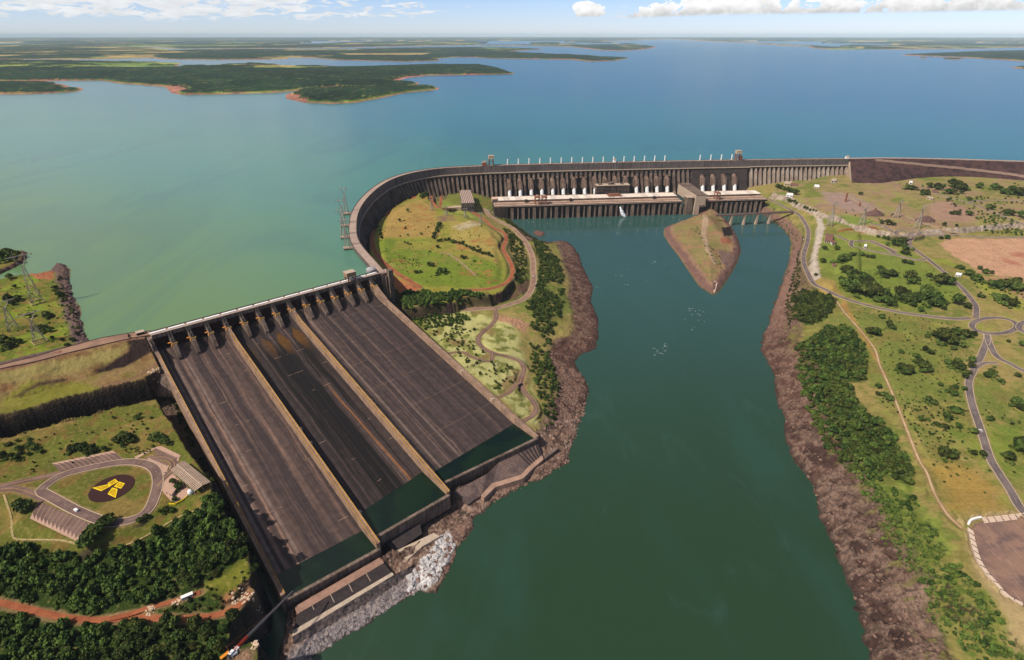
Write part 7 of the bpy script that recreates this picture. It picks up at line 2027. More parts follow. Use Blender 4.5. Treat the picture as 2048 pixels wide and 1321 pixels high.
for k, (x, y) in enumerate(rows):
    g = drape(x, y); ci = (0,0,1,0,2,0,1,0,0,3,0)[k]
    nm = ("white","silver","dark","red")[ci]
    lab = {0:"white parked car in the row below the striped assembly hall",1:"silver parked car in the row below the striped assembly hall",2:"dark parked car in the row below the striped assembly hall",3:"red parked car in the row below the striped assembly hall"}[ci]
    if ci not in first: first[ci] = car(g+Vector((0,0,.15)), .5, lab, "cars parked below the assembly hall", cols[ci], 5.0, 2.1, 1.7)
    else:
        c = clone(first[ci]); c.location = g+Vector((0,0,.15)); c["label"] = lab
for k, (x, y, a, lab) in enumerate(((1067,553,1.2,"small white car on the tan road east of the plateau"),(1607,480,1.5,"white car on the river road opposite the island"),(1961,862,1.9,"white car on the park road near the right edge"),(1765,454,.3,"white car near the oval turning loop on the right bank"))):
    g = drape(x, y); car(g+Vector((0,0,.35)), a, lab, None, M_WHITE, 5.0, 2.1, 1.7, "moving_car")

# ------------------------------------------------------------------ works by the dirt road: container, crane, truck, rubble
q0, q1 = drape(363.5,1201), drape(387,1190.5); d = (q1-q0); d.z = 0; Lc = d.length; d.normalize(); c = (q0+q1)/2; zc = max(q0.z, q1.z)+.6
T = empty("site_container", (c.x,c.y,zc), "long white site container beside the red dirt track", "container")
b = MB(); b.box((c.x,c.y), Lc/2, 1.7, zc-.8, zc+2.7, d[:2]); b.build("body", M_WHITE, T)
b = MB(); b.box((c.x,c.y), Lc/2+.1, 1.8, zc+2.7, zc+2.9, d[:2]); b.build("roof", M_WHITE, T)
for u in (-.6,-.2,.2,.6):
    s = Vector((d.y,-d.x,0)); q = c + d*(u*Lc/2) + s*1.72; b = MB(); b.box((q.x,q.y), .6, .05, zc+.9, zc+1.9, d[:2]); b.build("window", M_GLASS, T)
def heap(name, px, r, h, mat, lab, cat, n=26, seed=3, stuff=False):
    g = drape(*px); rnd = random.Random(seed); b = MB()
    for k in range(n):
        a = rnd.uniform(0,6.28); d = r*rnd.random()**.6; s = rnd.uniform(.5,1.5)*h*.45
        x, y = g.x+d*math.cos(a), g.y+d*math.sin(a); z = hz(x,y) + max(0,(1-d/r))*h*.5
        v = [(x+s*rnd.uniform(.6,1.2)*i, y+s*rnd.uniform(.6,1.2)*j, z+s*rnd.uniform(.5,1)*kk) for kk in (-.6,1) for i, j in ((-1,-1),(1,-1),(1,1),(-1,1))]
        b.hexa(v)
    o = b.build(name, mat, loc=g)
    if stuff: tag(o, kind='stuff')
    else: tag(o, lab, cat)
    return o
M_RUB = mat_weathered("pale_rubble", tuple(srgb(214,186,156)), .3, .5)
heap("rubble_heap", (352,1206), 4, 1.6, M_RUB, "pale rubble heap at the left end of the white container", "rubble", 22, 1)
heap("rubble_heap", (299,1222), 4.5, 1.8, M_RUB, "pale stone heap in the fork of the red dirt track", "rubble", 24, 2)
heap("rubble_heap", (482,1197), 8, 1.8, M_RUB, "pile of pale slabs and timber at the end of the dirt track", "pile", 40, 4, True)
heap("rubble_heap", (505,1197), 5, 1.6, M_RUB, "scattered pale slabs on the cliff edge above the gorge", "pile", 20, 5, True)
heap("rubble_heap", (510,1290), 4, 2.0, M_RUB, "pale heap beside the mobile crane's outrigger", "rubble", 20, 6)
# mobile crane
def crane():
    g = drape(468, 1306); z0 = g.z + .4
    T = empty("mobile_crane", g, "mobile crane with red and grey lattice boom reaching over the dark gorge", "crane")
    tip = P(585, 1183, 22); 
    # boom in the vertical plane towards the tip, long and low
    b0 = Vector((g.x, g.y, z0+2.5)); dirh = (Vector((tip.x,tip.y,0))-Vector((g.x,g.y,0))).normalized()
    tip = P(586, 1182, 48); dirh = (Vector((tip.x,tip.y,0))-Vector((g.x,g.y,0))).normalized()
    mid = b0.lerp(tip, .22)
    def lattice(a, c, w0, w1, mat, name, n):
        b = MB(); d = (c-a).normalized(); s = d.cross(Vector((0,0,1))).normalized(); u = s.cross(d)
        def cor(t, i): 
            w = w0+(w1-w0)*t; return a.lerp(c,t) + s*(w if i in (0,1) else -w) + u*(w if i in (0,3) else -w)
        for i in range(4): b.tube(cor(0,i), cor(1,i), .16, n=4)
        for k in range(n):
            for i in range(4): b.tube(cor(k/n,i), cor((k+1)/n,(i+1)%4), .09, n=3)
        b.build(name, mat, T)
    lattice(b0, mid, .8, 1.0, mat_weathered("crane_red", tuple(srgb(200,70,50)), .1, .5), "lower_boom", 8)
    lattice(mid, tip, 1.0, .4, mat_weathered("crane_grey", tuple(srgb(120,116,118)), .1, .5), "lattice_boom", 26)
    b = MB(); top = b0 - dirh*4 + Vector((0,0,11)); b.tube(b0 - dirh*3.2, top, .3, n=5); b.tube(top, mid, .08, n=3); b.tube(top, b0.lerp(tip,.7), .07, n=3); b.build("mast", M_RUST, T)
    b = MB(); b.tube(tip, tip - Vector((0,0,14)), .06, n=3); b.box((tip.x,tip.y), .5, .5, tip.z-15, tip.z-14); b.build("hook", M_DARK, T)
    b = MB(); b.box((g.x,g.y), 5, 1.5, z0, z0+1.5, dirh[:2]); b.build("chassis", M_WHITE, T)
    b = MB(); q = g - dirh*2; b.box((q.x,q.y), 2.2, 1.4, z0+1.5, z0+3.6, dirh[:2]); b.build("cab", M_WHITE, T)
    b = MB(); q = g - dirh*5; b.box((q.x,q.y), 1.1, 1.5, z0+1.2, z0+3, dirh[:2]); b.build("counterweight", M_DARK, T)
    s = Vector((-dirh.y,dirh.x,0))
    for a in (-4,4):
        for c in (-1,1):
            b = MB(); p0 = g+dirh*a+s*c*1.5+Vector((0,0,z0-g.z+.7)); p1 = g+dirh*a+s*c*4+Vector((0,0,z0-g.z+.5)); b.tube(p0,p1,.2,n=4); b.tube(p1, p1-Vector((0,0,1.6)), .18,n=4); b.build("outrigger", M_CONC_L, T)
    for a in (-3.6,-1.8,1.8,3.6):
        for c in (-1,1):
            b = MB(); p0 = g+dirh*a+s*c*1.3+Vector((0,0,z0-g.z)); b.tube(p0, p0+s*c*.5, .62, n=10); b.build("wheel", M_DARK, T)
crane()
def truck(px, ang, lab, bm, name):
    g = drape(*px); z0 = g.z+.2; d = Vector((math.cos(ang),math.sin(ang),0)); s = Vector((-d.y,d.x,0)); T = empty(name, g, lab, "truck")
    b = MB(); b.box((g.x,g.y), 4, 1.3, z0+.6, z0+1.0, d[:2]); b.build("chassis", M_DARK, T)
    b = MB(); q = g-d*.9; b.box((q.x,q.y), 3, 1.4, z0+1.0, z0+2.6, d[:2]); b.build("load_bed", bm, T)
    b = MB(); q = g+d*3.1; b.box((q.x,q.y), 1, 1.35, z0+.8, z0+2.8, d[:2]); b.build("cab", bm, T)
    b = MB(); q = g+d*4.12; b.box((q.x,q.y), .05, 1.2, z0+1.8, z0+2.6, d[:2]); b.build("windscreen", M_GLASS, T)
    for a in (-2.8,-1.6,2.8):
        for c in (-1,1): b = MB(); p0 = g+d*a+s*c*1.05+Vector((0,0,z0-g.z+.5)); b.tube(p0,p0+s*c*.35,.5,n=10); b.build("wheel", M_DARK, T)
truck((451,1314), .9, "orange truck parked at the bottom edge by the mobile crane", M_ORANGE, "orange_truck")
truck((466,1313), .7, "grey and white truck between the orange truck and the crane", cols[1], "grey_truck")
truck((368,740), .1, "white truck on the rubble terrace left of the spillway", M_WHITE, "white_truck") if False else None
heap("rubble_heap", (310,744), 9, 2.0, M_RUB, "white and pale debris on the terrace above the dark cut cliff", "rubble", 34, 8)

# ------------------------------------------------------------------ lattice pylons
M_LAT = mat_weathered("galvanised_steel", tuple(srgb(176,164,150)), .12, .3)
def pylon(px, top_y, zb, label, group=None, ang=.3, frame=False, base=7.0, rr=.34):
    g = P(px[0], px[1], zb) if zb is not None else drape(*px)
    # height from the photograph: raise until the top projects to top_y
    h = 20.0
    while project((g.x, g.y, g.z+h))[1] > top_y and h < 95: h += .5
    T = empty("lattice_pylon", g, label, "pylon", group)
    ca, sa = math.cos(ang), math.sin(ang); u = Vector((ca,sa,0)); v = Vector((-sa,ca,0)); up = Vector((0,0,1))
    def ring(t, w): return [g + u*(a*w) + v*(c*w) + up*(h*t) for a, c in ((-1,-1),(1,-1),(1,1),(-1,1))]
    lev = [(0, base), (.22, base*.74), (.42, base*.5), (.58, base*.30), (.70, base*.18)]
    R_ = [ring(t, w) for t, w in lev]
    for i in range(4):
        b = MB()
        for k in range(2): b.tube(R_[k][i], R_[k+1][i], rr*1.4, n=4)
        b.build("leg", M_LAT, T)
    b = MB()
    for k in range(2, len(R_)-1):
        for i in range(4): b.tube(R_[k][i], R_[k+1][i], rr*1.2, n=4)
    for k in range(len(R_)-1):
        for i in range(4):
            j = (i+1)%4; b.tube(R_[k][i], R_[k+1][j], rr*.7, n=3); b.tube(R_[k][j], R_[k+1][i], rr*.7, n=3); b.tube(R_[k+1][i], R_[k+1][j], rr*.7, n=3)
    b.build("lattice_body", M_LAT, T)
    # head: two horns carrying a wide cross arm
    b = MB(); w = base*.18
    for s in (-1,1):
        foot = g + u*(s*w) + up*(h*.70); elb = g + u*(s*base*.95) + up*(h*.86); tip = g + u*(s*base*.8) + up*h
        for c in (-1,1):
            o = v*(c*w*.8)
            b.tube(foot+o, elb+o*.8, rr, n=4); b.tube(elb+o*.8, tip, rr*.9, n=4)
        b.tube(foot+v*w, elb-v*w*.6, rr*.7, n=3); b.tube(g+up*(h*.70), elb, rr*.7, n=3); b.tube(elb, g+u*(s*base*.4)+up*(h*.90), rr*.7, n=3)
    b.build("head_frame", M_LAT, T)
    b = MB()
    for z, W in ((.90, base*2.3),):
        l, r = g - u*W + up*(h*z), g + u*W + up*(h*z)
        for c in (-1,1): b.tube(l, g-u*base*.9+v*(c*w)+up*(h*z), rr, n=4); b.tube(g-u*base*.9+v*(c*w)+up*(h*z), g+u*base*.9+v*(c*w)+up*(h*z), rr, n=4); b.tube(g+u*base*.9+v*(c*w)+up*(h*z), r, rr, n=4)
        for s in (-1,1): b.tube(g+u*(s*W)+up*(h*z), g+u*(s*base*.95)+up*(h*.86), rr*.7, n=3); b.tube(g+u*(s*base*.8)+up*h, g+u*(s*W*.6)+up*(h*z), rr*.7, n=3)
    b.build("cross_arm", M_LAT, T)
    b = MB()
    for f_ in (-.95, 0, .95):
        p = g + u*(base*2.3*f_) + up*(h*.90); b.tube(p, p-up*3.2, .3, n=5)
    b.build("insulator", M_GLASS, T)
    if frame:
        b = MB(); wv = base+1.6
        for a0, a1, c0, c1 in ((-1,1,-1,-1),(-1,1,1,1),(-1,-1,-1,1),(1,1,-1,1)):
            p, q = g+u*(a0*wv)+v*(c0*wv), g+u*(a1*wv)+v*(c1*wv); d = (q-p).normalized(); s = Vector((-d.y,d.x,0))*.6
            b.hexa([p-s-up, q-s-up, q+s-up, p+s-up, p-s+up*1.2, q-s+up*1.2, q+s+up*1.2, p+s+up*1.2])
        b.build("plinth_frame", M_STONE, T)
    return T
pylon((75,605), 502, 118, "tallest lattice pylon on the reservoir meadow standing over a pale square frame", None, .9, True, 8)
pylon((28,660), 598, 118, "lattice pylon at the left edge of the reservoir meadow", None, .9, False, 7)
pylon((80,684), 622, 118.5, "lattice pylon with square plinth nearest the left embankment road", None, .9, True, 7)
# four pylons on platforms in the reservoir beside the curved dam
def intake(px0, px1, top_y, lab, lab2):
    a, c = P(*px0, 117), P(*px1, 117); d = (c-a); d.z = 0; L = d.length; d.normalize(); m = (a+c)/2
    T = empty("reservoir_platform", (m.x,m.y,113), lab, "platform")
    b = MB(); b.box((m.x,m.y), L/2, 7, 115, 117.5, d[:2]); b.build("slab", M_CONC_L, T)
    for u in (-.38,.05): 
        b = MB(); q = m+d*(u*L); b.box((q.x,q.y), 3, 5, 96, 115, d[:2]); b.build("pier", M_CONC_D, T)
    b = MB(); q = m-d*(L*.1)
    for s in (-1,1): n_ = Vector((-d.y,d.x,0))*6.6*s; p0 = a+n_; p1 = c+n_; b.tube(p0+Vector((0,0,1.6)), p1+Vector((0,0,1.6)), .15, n=3)
    b.build("railing", M_DARK, T)
    q = a.lerp(c, .35); X_ = pylon((0,0), top_y, None, lab2, None, .2, False, 5.0, .26) if False else None
    g = Vector((q.x,q.y,117.5)); px = project(g)
    pylon(px, top_y, 117.5, lab2, None, .15, False, 5.2, .40)
intake((686,427),(706,425.5), 372, "farthest concrete platform in the reservoir beside the curved dam", "farthest lattice pylon on a platform in the reservoir by the curved dam")
intake((681,451),(699,449.5), 396, "second farthest concrete platform in the reservoir beside the curved dam", "second farthest lattice pylon on a platform in the reservoir")
intake((681,474),(700,472.5), 415, "second nearest concrete platform in the reservoir beside the curved dam", "second nearest lattice pylon on a platform in the reservoir")
intake((687,496),(710,493.5), 434, "nearest concrete platform in the reservoir beside the curved dam", "nearest lattice pylon on a platform in the reservoir")
for x, y, t, lab in ((1659,453,402,"leftmost lattice pylon of the group on the right bank meadow"),(1723.6,449.6,412,"second lattice pylon from the left on the right bank meadow"),(1792.6,435,400,"lattice pylon beside the haul road on the right bank terrace"),(1834,458,411,"rightmost lattice pylon of the right bank group")):
    pylon((x,y), t, None, lab, None, .7, False, 7, .42)
for x, y, t, lab in ((864,422,396,"lattice pylon at the plateau's top left by the red road fork"),(893,432,412,"lattice pylon on the plateau below the striped hall"),(931,436,416,"third lattice pylon along the plateau's upper edge"),(962,448,424,"lattice pylon at the plateau's upper right corner")):
    pylon((x,y), t, None, lab, None, .7, False, 5, .3)

# ------------------------------------------------------------------ buildings on the right bank
def hh(px): return sum(drape(*p).z for p in px)/len(px)
def house_px(name, px, h, wm, rm, lab, cat, **k): 
    z = hh(px); return house(name, px, z, h, wm, rm, lab, cat, **k)
house_px("visitor_lodge", [(1648,486),(1664,487),(1666,474),(1650,472)], 6, M_CREAM, M_TILE, "brown-roofed lodge on the slope left of the right bank car park", "house", gable=4, wins=4)
house_px("white_house", [(1664,491),(1672,489),(1668,484),(1660,486)], 4, M_WHITE, M_TILE, "small white wing in front of the brown-roofed lodge", "house", wins=2)
house_px("cottage", [(1664,534.5),(1671,534.5),(1671,530),(1664,530)], 3.4, M_CREAM, M_TILE, "small cream cottage with red roof on the lawn below the lodge", "cottage", gable=2, wins=2)
house_px("shed", [(1569,371),(1583,372),(1583,366.5),(1568,366)], 5, M_CREAM, M_CONC_L, "pale flat shed right of the dark tree clump under the buttress dam", "shed", wins=3)
house_px("shed", [(1580,373.5),(1596,374.5),(1596,369.5),(1581,369)], 4, M_CONC_L, M_TILE, "brown-roofed open shed below the ribs of the buttress dam", "shed", wins=3)
house_px("hut", [(1628,376),(1638,377.5),(1638,373),(1629,372)], 4, M_CREAM, M_WHITE, "little white hut alone on the grass under the buttress dam", "hut", wins=2)
house_px("white_building", [(1662,366),(1672,366),(1672,361.5),(1663,361)], 6, M_WHITE, M_CONC_L, "white block at the foot of the pale retaining wall", "building", wins=2)
house_px("white_shed", [(1572,393),(1585,394.5),(1586,390),(1574,389)], 4, M_WHITE, M_WHITE, "white shed where the river road meets the grey cut cliff", "shed", wins=2)
house_px("white_dome", [(1818,369),(1824,369.5),(1824,366.5),(1818,366)], 6, M_WHITE, M_WHITE, "small white tank house by the trees under the rockfill dam", "tank house", wins=1)
house_px("farmhouse", [(1863,387),(1876,388),(1876,384),(1864,383)], 4, M_CREAM, M_TILE, "low house where the upper right road begins", "house", gable=2, wins=3)
house_px("ruin", [(1853,399),(1865,401),(1866,397.5),(1855,396)], 4, M_CREAM, M_CONC_L, "pale roofless ruin on the bare terrace", "ruin", wins=2)
house_px("signboard_shelter", [(1910,553),(1921,554.5),(1923,550.5),(1912,549)], 3.5, M_WHITE, M_WHITE, "white-roofed bus shelter east of the park road", "shelter", wins=2)
def cone(name, px, r, h, mat, lab, cat):
    g = drape(*px); b = MB(); n = 24; rr = random.Random(3); v = []
    for k in range(5):
        t = k/4
        for j in range(n): a = 2*math.pi*j/n; q = r*(1-t)*rr.uniform(.85,1.1)+.3; v.append((g.x+q*1.3*math.cos(a), g.y+q*math.sin(a), g.z-1.5+h*t**.9*1.1))
    b.add(v, [(a*n+j, a*n+(j+1)%n, (a+1)*n+(j+1)%n, (a+1)*n+j) for a in range(4) for j in range(n)]+[tuple(range(4*n,5*n))]); tag(b.build(name, mat, loc=g), lab, cat)
M_SPOIL = mat_weathered("dark_spoil", tuple(srgb(104,76,68)), .3, .1)
cone("spoil_heap", (1750,430), 24, 16, M_SPOIL, "dark conical spoil heap in the middle of the bare terrace", "spoil heap")
cone("spoil_heap", (1852,441), 22, 14, M_SPOIL, "second spoil heap behind the rightmost pylon", "spoil heap")
def post(px, h, r, mat, lab, name="old_pillar"):
    g = drape(*px); T = empty(name, g, lab, "pillar"); b = MB(); b.hexa([(g.x+a*r,g.y+c*r,g.z-1) for a, c in ((-1,-1),(1,-1),(1,1),(-1,1))]+[(g.x+a*r*.8,g.y+c*r*.8,g.z+h) for a, c in ((-1,-1),(1,-1),(1,1),(-1,1))]); b.build("shaft", mat, T)
    b = MB(); b.box((g.x,g.y), r*1.1, r*1.1, g.z+h, g.z+h+1); b.build("cap", mat, T)
post((1690.5,404), 26, 2.2, M_RUST, "tall rusty brown pillar on the bare terrace")
post((1718.5,413), 11, 2.0, M_RUST, "short rusty brown pillar on the bare terrace")
post((1749.5,424), 10, 1.8, M_RUST, "small brown pillar on top of the dark spoil heap")
# right bank car park bays
def strip_bays(px0, px1, n, depth, side):
    a, c = drape(*px0), drape(*px1); b = MB(); pb = MB(); d = (c-a).normalized(); s = Vector((-d.y,d.x,0))*side
    pb.add([a+Vector((0,0,.5)), c+Vector((0,0,.5)), c+s*depth+Vector((0,0,.5)), a+s*depth+Vector((0,0,.5))], [(0,1,2,3)])
    for k in range(n+1):
        p = a.lerp(c, k/n); b.add([p-d*.5+Vector((0,0,.62)), p+d*.5+Vector((0,0,.62)), p+d*.5+s*depth+Vector((0,0,.62)), p-d*.5+s*depth+Vector((0,0,.62))], [(0,1,2,3)])
    b.add([a+s*depth+Vector((0,0,.62)), c+s*depth+Vector((0,0,.62)), c+s*(depth+3)+Vector((0,0,.62)), a+s*(depth+3)+Vector((0,0,.62))], [(0,1,2,3)])
    tag(pb.build("parking_bay", RM["asphalt"]), kind="structure"); tag(b.build("pavement", M_PAVE), kind="structure")
strip_bays((1736,482),(1790,506), 14, 12, 1)
g = drape(1730,494.5); house("monument", [(1727,497),(1732,497.5),(1733,493.5),(1728,493)], g.z, 5, M_WHITE, M_WHITE, "white slanting monument on the islet of the right bank car park", "monument", wins=1)
# terraced steps round the sunken lot, bottom right
M_STEP = mat_weathered("pale_steps", tuple(srgb(226,200,176)), .12, .4)
def steps(px_out, lab):
    L = resample([tuple(P(x, y, LOTZ)) for x, y in px_out], 3.0); N = normals2(L); T = empty("step_terrace", L[len(L)//2], lab, "steps")
    for k in range(4):
        b = MB(); o0, o1 = k*1.4, k*1.4+1.4; z = LOTZ+.5+k*.75
        A_ = [Vector((L[i,0]+N[i,0]*o0, L[i,1]+N[i,1]*o0, z)) for i in range(len(L))]; B_ = [Vector((L[i,0]+N[i,0]*o1, L[i,1]+N[i,1]*o1, z)) for i in range(len(L))]
        b.sheet(A_, B_); b.sheet([p-Vector((0,0,1.2)) for p in A_], A_); b.sheet(B_, [p-Vector((0,0,3)) for p in B_]); b.build("step", M_STEP, T)
    for i in range(2, len(L), 3):
        b = MB()
        p = Vector((L[i,0], L[i,1], LOTZ)); q = p + Vector((N[i,0],N[i,1],0))*5.6 + Vector((0,0,3)); d = (q-p).normalized(); s = Vector((-N[i,1],N[i,0],0))*.25
        b.hexa([p-s, p+s, q+s, q-s, p-s+Vector((0,0,1.0)), p+s+Vector((0,0,1.0)), q+s+Vector((0,0,.7)), q-s+Vector((0,0,.7))])
        b.build("stair_cheek", M_CONC, T)
steps([(2045,1206),(2018.7,1192),(1995,1166),(1971,1137),(1957,1106),(1946,1062)][::1], "pale stepped terrace along the left rim of the sunken paved lot")
steps([(1969,1047),(2005,1043),(2048,1038),(2110,1030)], "pale stepped terrace along the top rim of the sunken paved lot")
L = resample([tuple(drape(x, y)) for x, y in ((1936,1050),(1940,1043),(1950,1038.5),(1962,1036.5))], 2); b = MB()
for k in range(len(L)-1):
    a, c = Vector(L[k]), Vector(L[k+1]); d = (c-a).normalized(); s = Vector((-d.y,d.x,0))*1.1; b.hexa([a-s-Vector((0,0,.5)), c-s-Vector((0,0,.5)), c+s-Vector((0,0,.5)), a+s-Vector((0,0,.5)), a-s+Vector((0,0,2)), c-s+Vector((0,0,2)), c+s+Vector((0,0,2)), a+s+Vector((0,0,2))])
tag(b.build("curved_bench", M_WHITE, loc=L[3]), "curved white bench wall at the corner of the sunken paved lot", "bench")
# a concrete stub at the island's tip, boulders along the shores
g = P(1429,580,4); T = empty("concrete_jetty", g, "narrow pale concrete wall at the tip of the rock island", "jetty"); b = MB(); a, c = P(1428,586,2), P(1433,568,7); d = (c-a).normalized(); s = Vector((-d.y,d.x,0)).normalized()*2.2
b.hexa([a-s-Vector((0,0,3)), a+s-Vector((0,0,3)), c+s-Vector((0,0,6)), c-s-Vector((0,0,6)), a-s+Vector((0,0,3)), a+s+Vector((0,0,3)), c+s+Vector((0,0,3)), c-s+Vector((0,0,3))]); b.build("wall", M_CONC_L, T)
b = MB(); q = c + s*2; b.box((q.x,q.y), 4, 2, c.z-2, c.z+5, d[:2]); b.build("block", M_CONC_L, T)
def boulders(px, n, rr, mat, seed, zmin=-1.5, zmax=40):
    poly = dpoly(px); r = random.Random(seed); x0 = min(p[0] for p in poly); x1 = max(p[0] for p in poly); y0 = min(p[1] for p in poly); y1 = max(p[1] for p in poly); b = MB(); k = 0; tries = 0
    while k < n and tries < n*40:
        tries += 1; x, y = r.uniform(x0,x1), r.uniform(y0,y1)
        if not inpoly(poly, x, y): continue
        h = hz(x,y)
        if not zmin < h < zmax: continue
        s = rr[0]*(rr[1]/rr[0])**(r.random()**1.8); a = r.uniform(0,6.28); ca, sa = math.cos(a), math.sin(a)
        pts = []
        for kk, sc in ((-.7,.9),(.1,1.05),(.75,.55)):
            for j in range(5):
                t = 2*math.pi*j/5; q = s*sc*r.uniform(.7,1.25); lx, ly = q*math.cos(t)*1.25, q*math.sin(t); pts.append((x+lx*ca-ly*sa, y+lx*sa+ly*ca, h+s*.55*kk+s*.12*r.uniform(-1,1)))
        b.add(pts, [tuple(range(4,-1,-1)), tuple(range(10,15))]+[(l*5+j, l*5+(j+1)%5, (l+1)*5+(j+1)%5, (l+1)*5+j) for l in range(2) for j in range(5)]); k += 1
    o = b.build("boulders", mat); tag(o, kind="stuff")
M_BW = mat_weathered("white_rock", tuple(srgb(216,210,204,.82)), .3, .3, 0, tuple(srgb(150,140,136)))
M_BB = mat_weathered("brown_rock", tuple(srgb(150,116,98)), .35, .25, 0, tuple(srgb(96,74,66)))
M_BG = mat_weathered("grey_rock", tuple(srgb(164,152,148)), .4, .25, 0, tuple(srgb(88,76,74)))
boulders([(838,1125),(862,1098),(882,1072),(900,1068),(908,1085),(910,1108),(890,1124),(872,1160),(845,1178),(812,1192),(822,1150)], 170, (1.2,6.0), M_BW, 1)
boulders([(838,1125),(862,1098),(882,1072),(900,1068),(908,1085),(910,1108),(890,1124),(872,1160),(845,1178),(812,1192),(822,1150)], 120, (.8,3.0), M_BB, 11)
boulders([(596,1302),(650,1268),(706,1234),(772,1194),(812,1170),(836,1152),(846,1176),(800,1202),(732,1248),(650,1298),(615,1326)], 420, (.6,2.2), M_BG, 2)
boulders([(884,1162),(905,1125),(912,1100),(930,1075),(950,1045),(940,1030),(915,1060),(890,1070)], 260, (.7,3.0), M_BB, 3)
boulders([(1000,1003),(1040,980),(1100,950),(1135,930),(1140,900),(1120,905),(1085,925),(1040,965),(990,990),(970,1010)], 240, (.6,2.4), M_BB, 4)
boulders([(1150,885),(1172,815),(1178,775),(1160,745),(1128,745),(1120,800),(1118,850),(1125,890)], 420, (.6,2.6), M_BB, 5)
boulders([(1540,640),(1525,700),(1552,755),(1565,830),(1590,920),(1640,1010),(1690,1140),(1730,1260),(1750,1330),(1890,1330),(1850,1230),(1760,1095),(1710,990),(1640,900),(1600,800),(1580,700),(1565,640)], 900, (.5,2.4), M_BB, 6)
boulders([(1160,560),(1186,590),(1194,640),(1192,690),(1150,700),(1130,690),(1150,640),(1140,560)], 200, (.5,1.8), M_BB, 7)
boulders([(108,545),(128,533),(138,570),(155,610),(178,678),(165,680),(140,630),(118,575)], 420, (.8,2.6), M_BB, 8, 100, 140)
# cut wall of dark sprayed concrete between apron ledge and river
def cutwall():
    top = [P(x,y,11) for x, y in ((584,1275),(640,1240),(700,1204),(760,1168),(788,1151),(830,1128))]
    bot = [P(x,y,2.5) for x, y in ((592,1300),(650,1266),(710,1230),(770,1192),(800,1172),(836,1140))]
    A_ = resample([tuple(p) for p in top], 1.2); n = len(A_); B_ = np.stack([np.interp(np.linspace(0,1,n), np.linspace(0,1,len(bot)), [p[k] for p in bot]) for k in range(3)], 1)
    m = 16; V = np.zeros((m,n,3))
    for j in range(m):
        t = j/(m-1); V[j] = A_*(1-t)+B_*t
        V[j,:,2] = 11*(1-t)+1.5*t + (vnoise(np.arange(n)/2.2, np.full(n,j/3.0), 5)-.5)*1.8*(0<j<m-1)
        off = (vnoise(np.arange(n)/2.5, np.full(n,j/4.0), 9)-.5)*2.2*(0<j); V[j,:,0] += E2.x*off; V[j,:,1] += E2.y*off
    idx = np.arange(m*n).reshape(m,n); Q = np.stack([idx[:-1,:-1], idx[1:,:-1], idx[1:,1:], idx[:-1,1:]], -1).reshape(-1,4)
    o = np_mesh("rock_retaining_wall", V.reshape(-1,3), Q, mat_weathered("sprayed_concrete", tuple(srgb(112,98,94)), .4, .2, .5, tuple(srgb(84,72,70))))
    tag(o, "dark sprayed-concrete wall below the left apron ledge above the pale rocks", "wall")
cutwall()
# foam streaks drifting on the river
def foam():
    b = MB(); r = random.Random(9)
    spots = [(1060,446),(1075,450),(1100,447),(1130,452),(1150,445),(1185,449),(1260,446),(1310,440),(1330,436),(1352,438),(1311,524),(1318,526),(1320,530),(1247,540),(1240,551),(1380,620),(1388,627),(1395,632),(1400,640),(1393,655),(1387,660),(1320,700),(1330,690),(1312,706),(1190,575),(1255,568),(1290,560),(1370,640),(1398,623),(1235,465),(1180,470),(1345,434),(1290,436),(1220,448)]
    for x, y in spots:
        for k in range(r.randint(1,4)):
            q = P(x+r.uniform(-8,8), y+r.uniform(-3,3), .05); a = r.uniform(0,6.28); L = r.uniform(3,11); n = 7; l, rt = [], []; cur = r.uniform(-.25,.25)
            for i in range(n):
                a += cur; q = q + Vector((math.cos(a),math.sin(a),0))*L/n; w = .38*math.sin(math.pi*(i+.3)/n)+.05; s = Vector((-math.sin(a),math.cos(a),0))*w; l.append((q+s)); rt.append(q-s)
            b.sheet(l, rt)
    tag(b.build("foam", mat_weathered("foam", (.36,.42,.40), .3, .5)), kind="stuff")
foam()
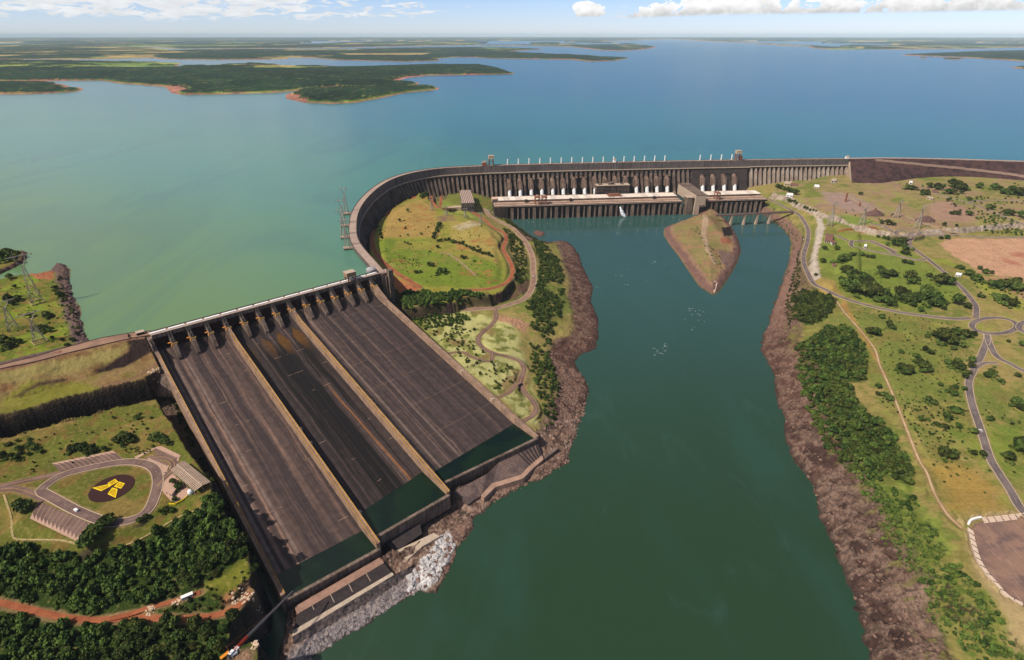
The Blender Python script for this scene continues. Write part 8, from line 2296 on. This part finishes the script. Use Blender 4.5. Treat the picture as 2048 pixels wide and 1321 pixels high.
# ================================================================== each single tree is told apart by the landmark it stands by
LM = [("big roundabout",1988,652),("oval turning loop",1816,466),("brown-roofed lodge",1657,480),("white monument",1730,495),("white bus shelter",1916,551),("cream cottage",1667,532),("footpath's upper end",1674,605),("first footpath bend",1750,699),("middle of the footpath",1797,815),("footpath's lower end",1910,1040),("sunken paved lot",1990,1110),("fork below the roundabout",1956,733),("park road's left bend",1939,775),("park road below the bend",1961,859),("lowest visible park road",1996,948),("low terrace farmhouse",1870,386),("upper right road fork",1939,406),("white tank house",1821,368),("dark spoil heap",1750,430),("second spoil heap",1852,441),("bare pink field",1960,515),("rusty pillar",1690,400),("car park junction",1854,518),
 ("river road's long curve",1740,612),("lawn's middle",1740,560),("upper right edge road",2040,448),("right edge of the pink field",2030,560),
 ("yellow emblem bed",223,977),("striped visitor shelter",380,950),("upper parking bays",175,925),("lower parking bays",130,1045),("white rounded tank",381,987),("dark cut cliff",170,830),("big tree mound",200,1070),("small parking loop",330,910),("car park entrance road",40,960),
 ("tallest meadow pylon",75,605),("left edge pylon",28,660),("pylon by the embankment",80,684),("meadow's rocky rim",150,610),("small wooded spit",25,510),
 ("plateau's slanting tree row",873,465),("plateau's diagonal tree row",950,503),("red road's left bend",747,497),("pale plateau path",920,524),("grey patch on the plateau",925,450),("plateau's front rim",870,580),("plateau's right rim",1010,530)]
def label_trees():
    items = []
    for (s, tone, group, q), o in zip(PUT, PUT_O):
        px, py = project(q); k = min(range(len(LM)), key=lambda i: (LM[i][1]-px)**2 + (1.6*(LM[i][2]-py))**2)
        dx, dy = px-LM[k][1], (py-LM[k][2])*1.6
        d = ("right of" if dx > 0 else "left of") if abs(dx) > abs(dy) else ("before" if dy > 0 else "beyond")
        items.append((LM[k][0], d, math.hypot(dx, dy), s, tone, o))
    cnt = {}
    for lm, d, r, s, tone, o in sorted(items, key=lambda t: t[2]):
        c = cnt[(lm, d)] = cnt.get((lm, d), 0) + 1
        o["label"] = f"{s} {'light green' if tone else 'dark green'} tree, {ORD[min(c,20)-1]} closest {d} the {lm}"
label_trees()
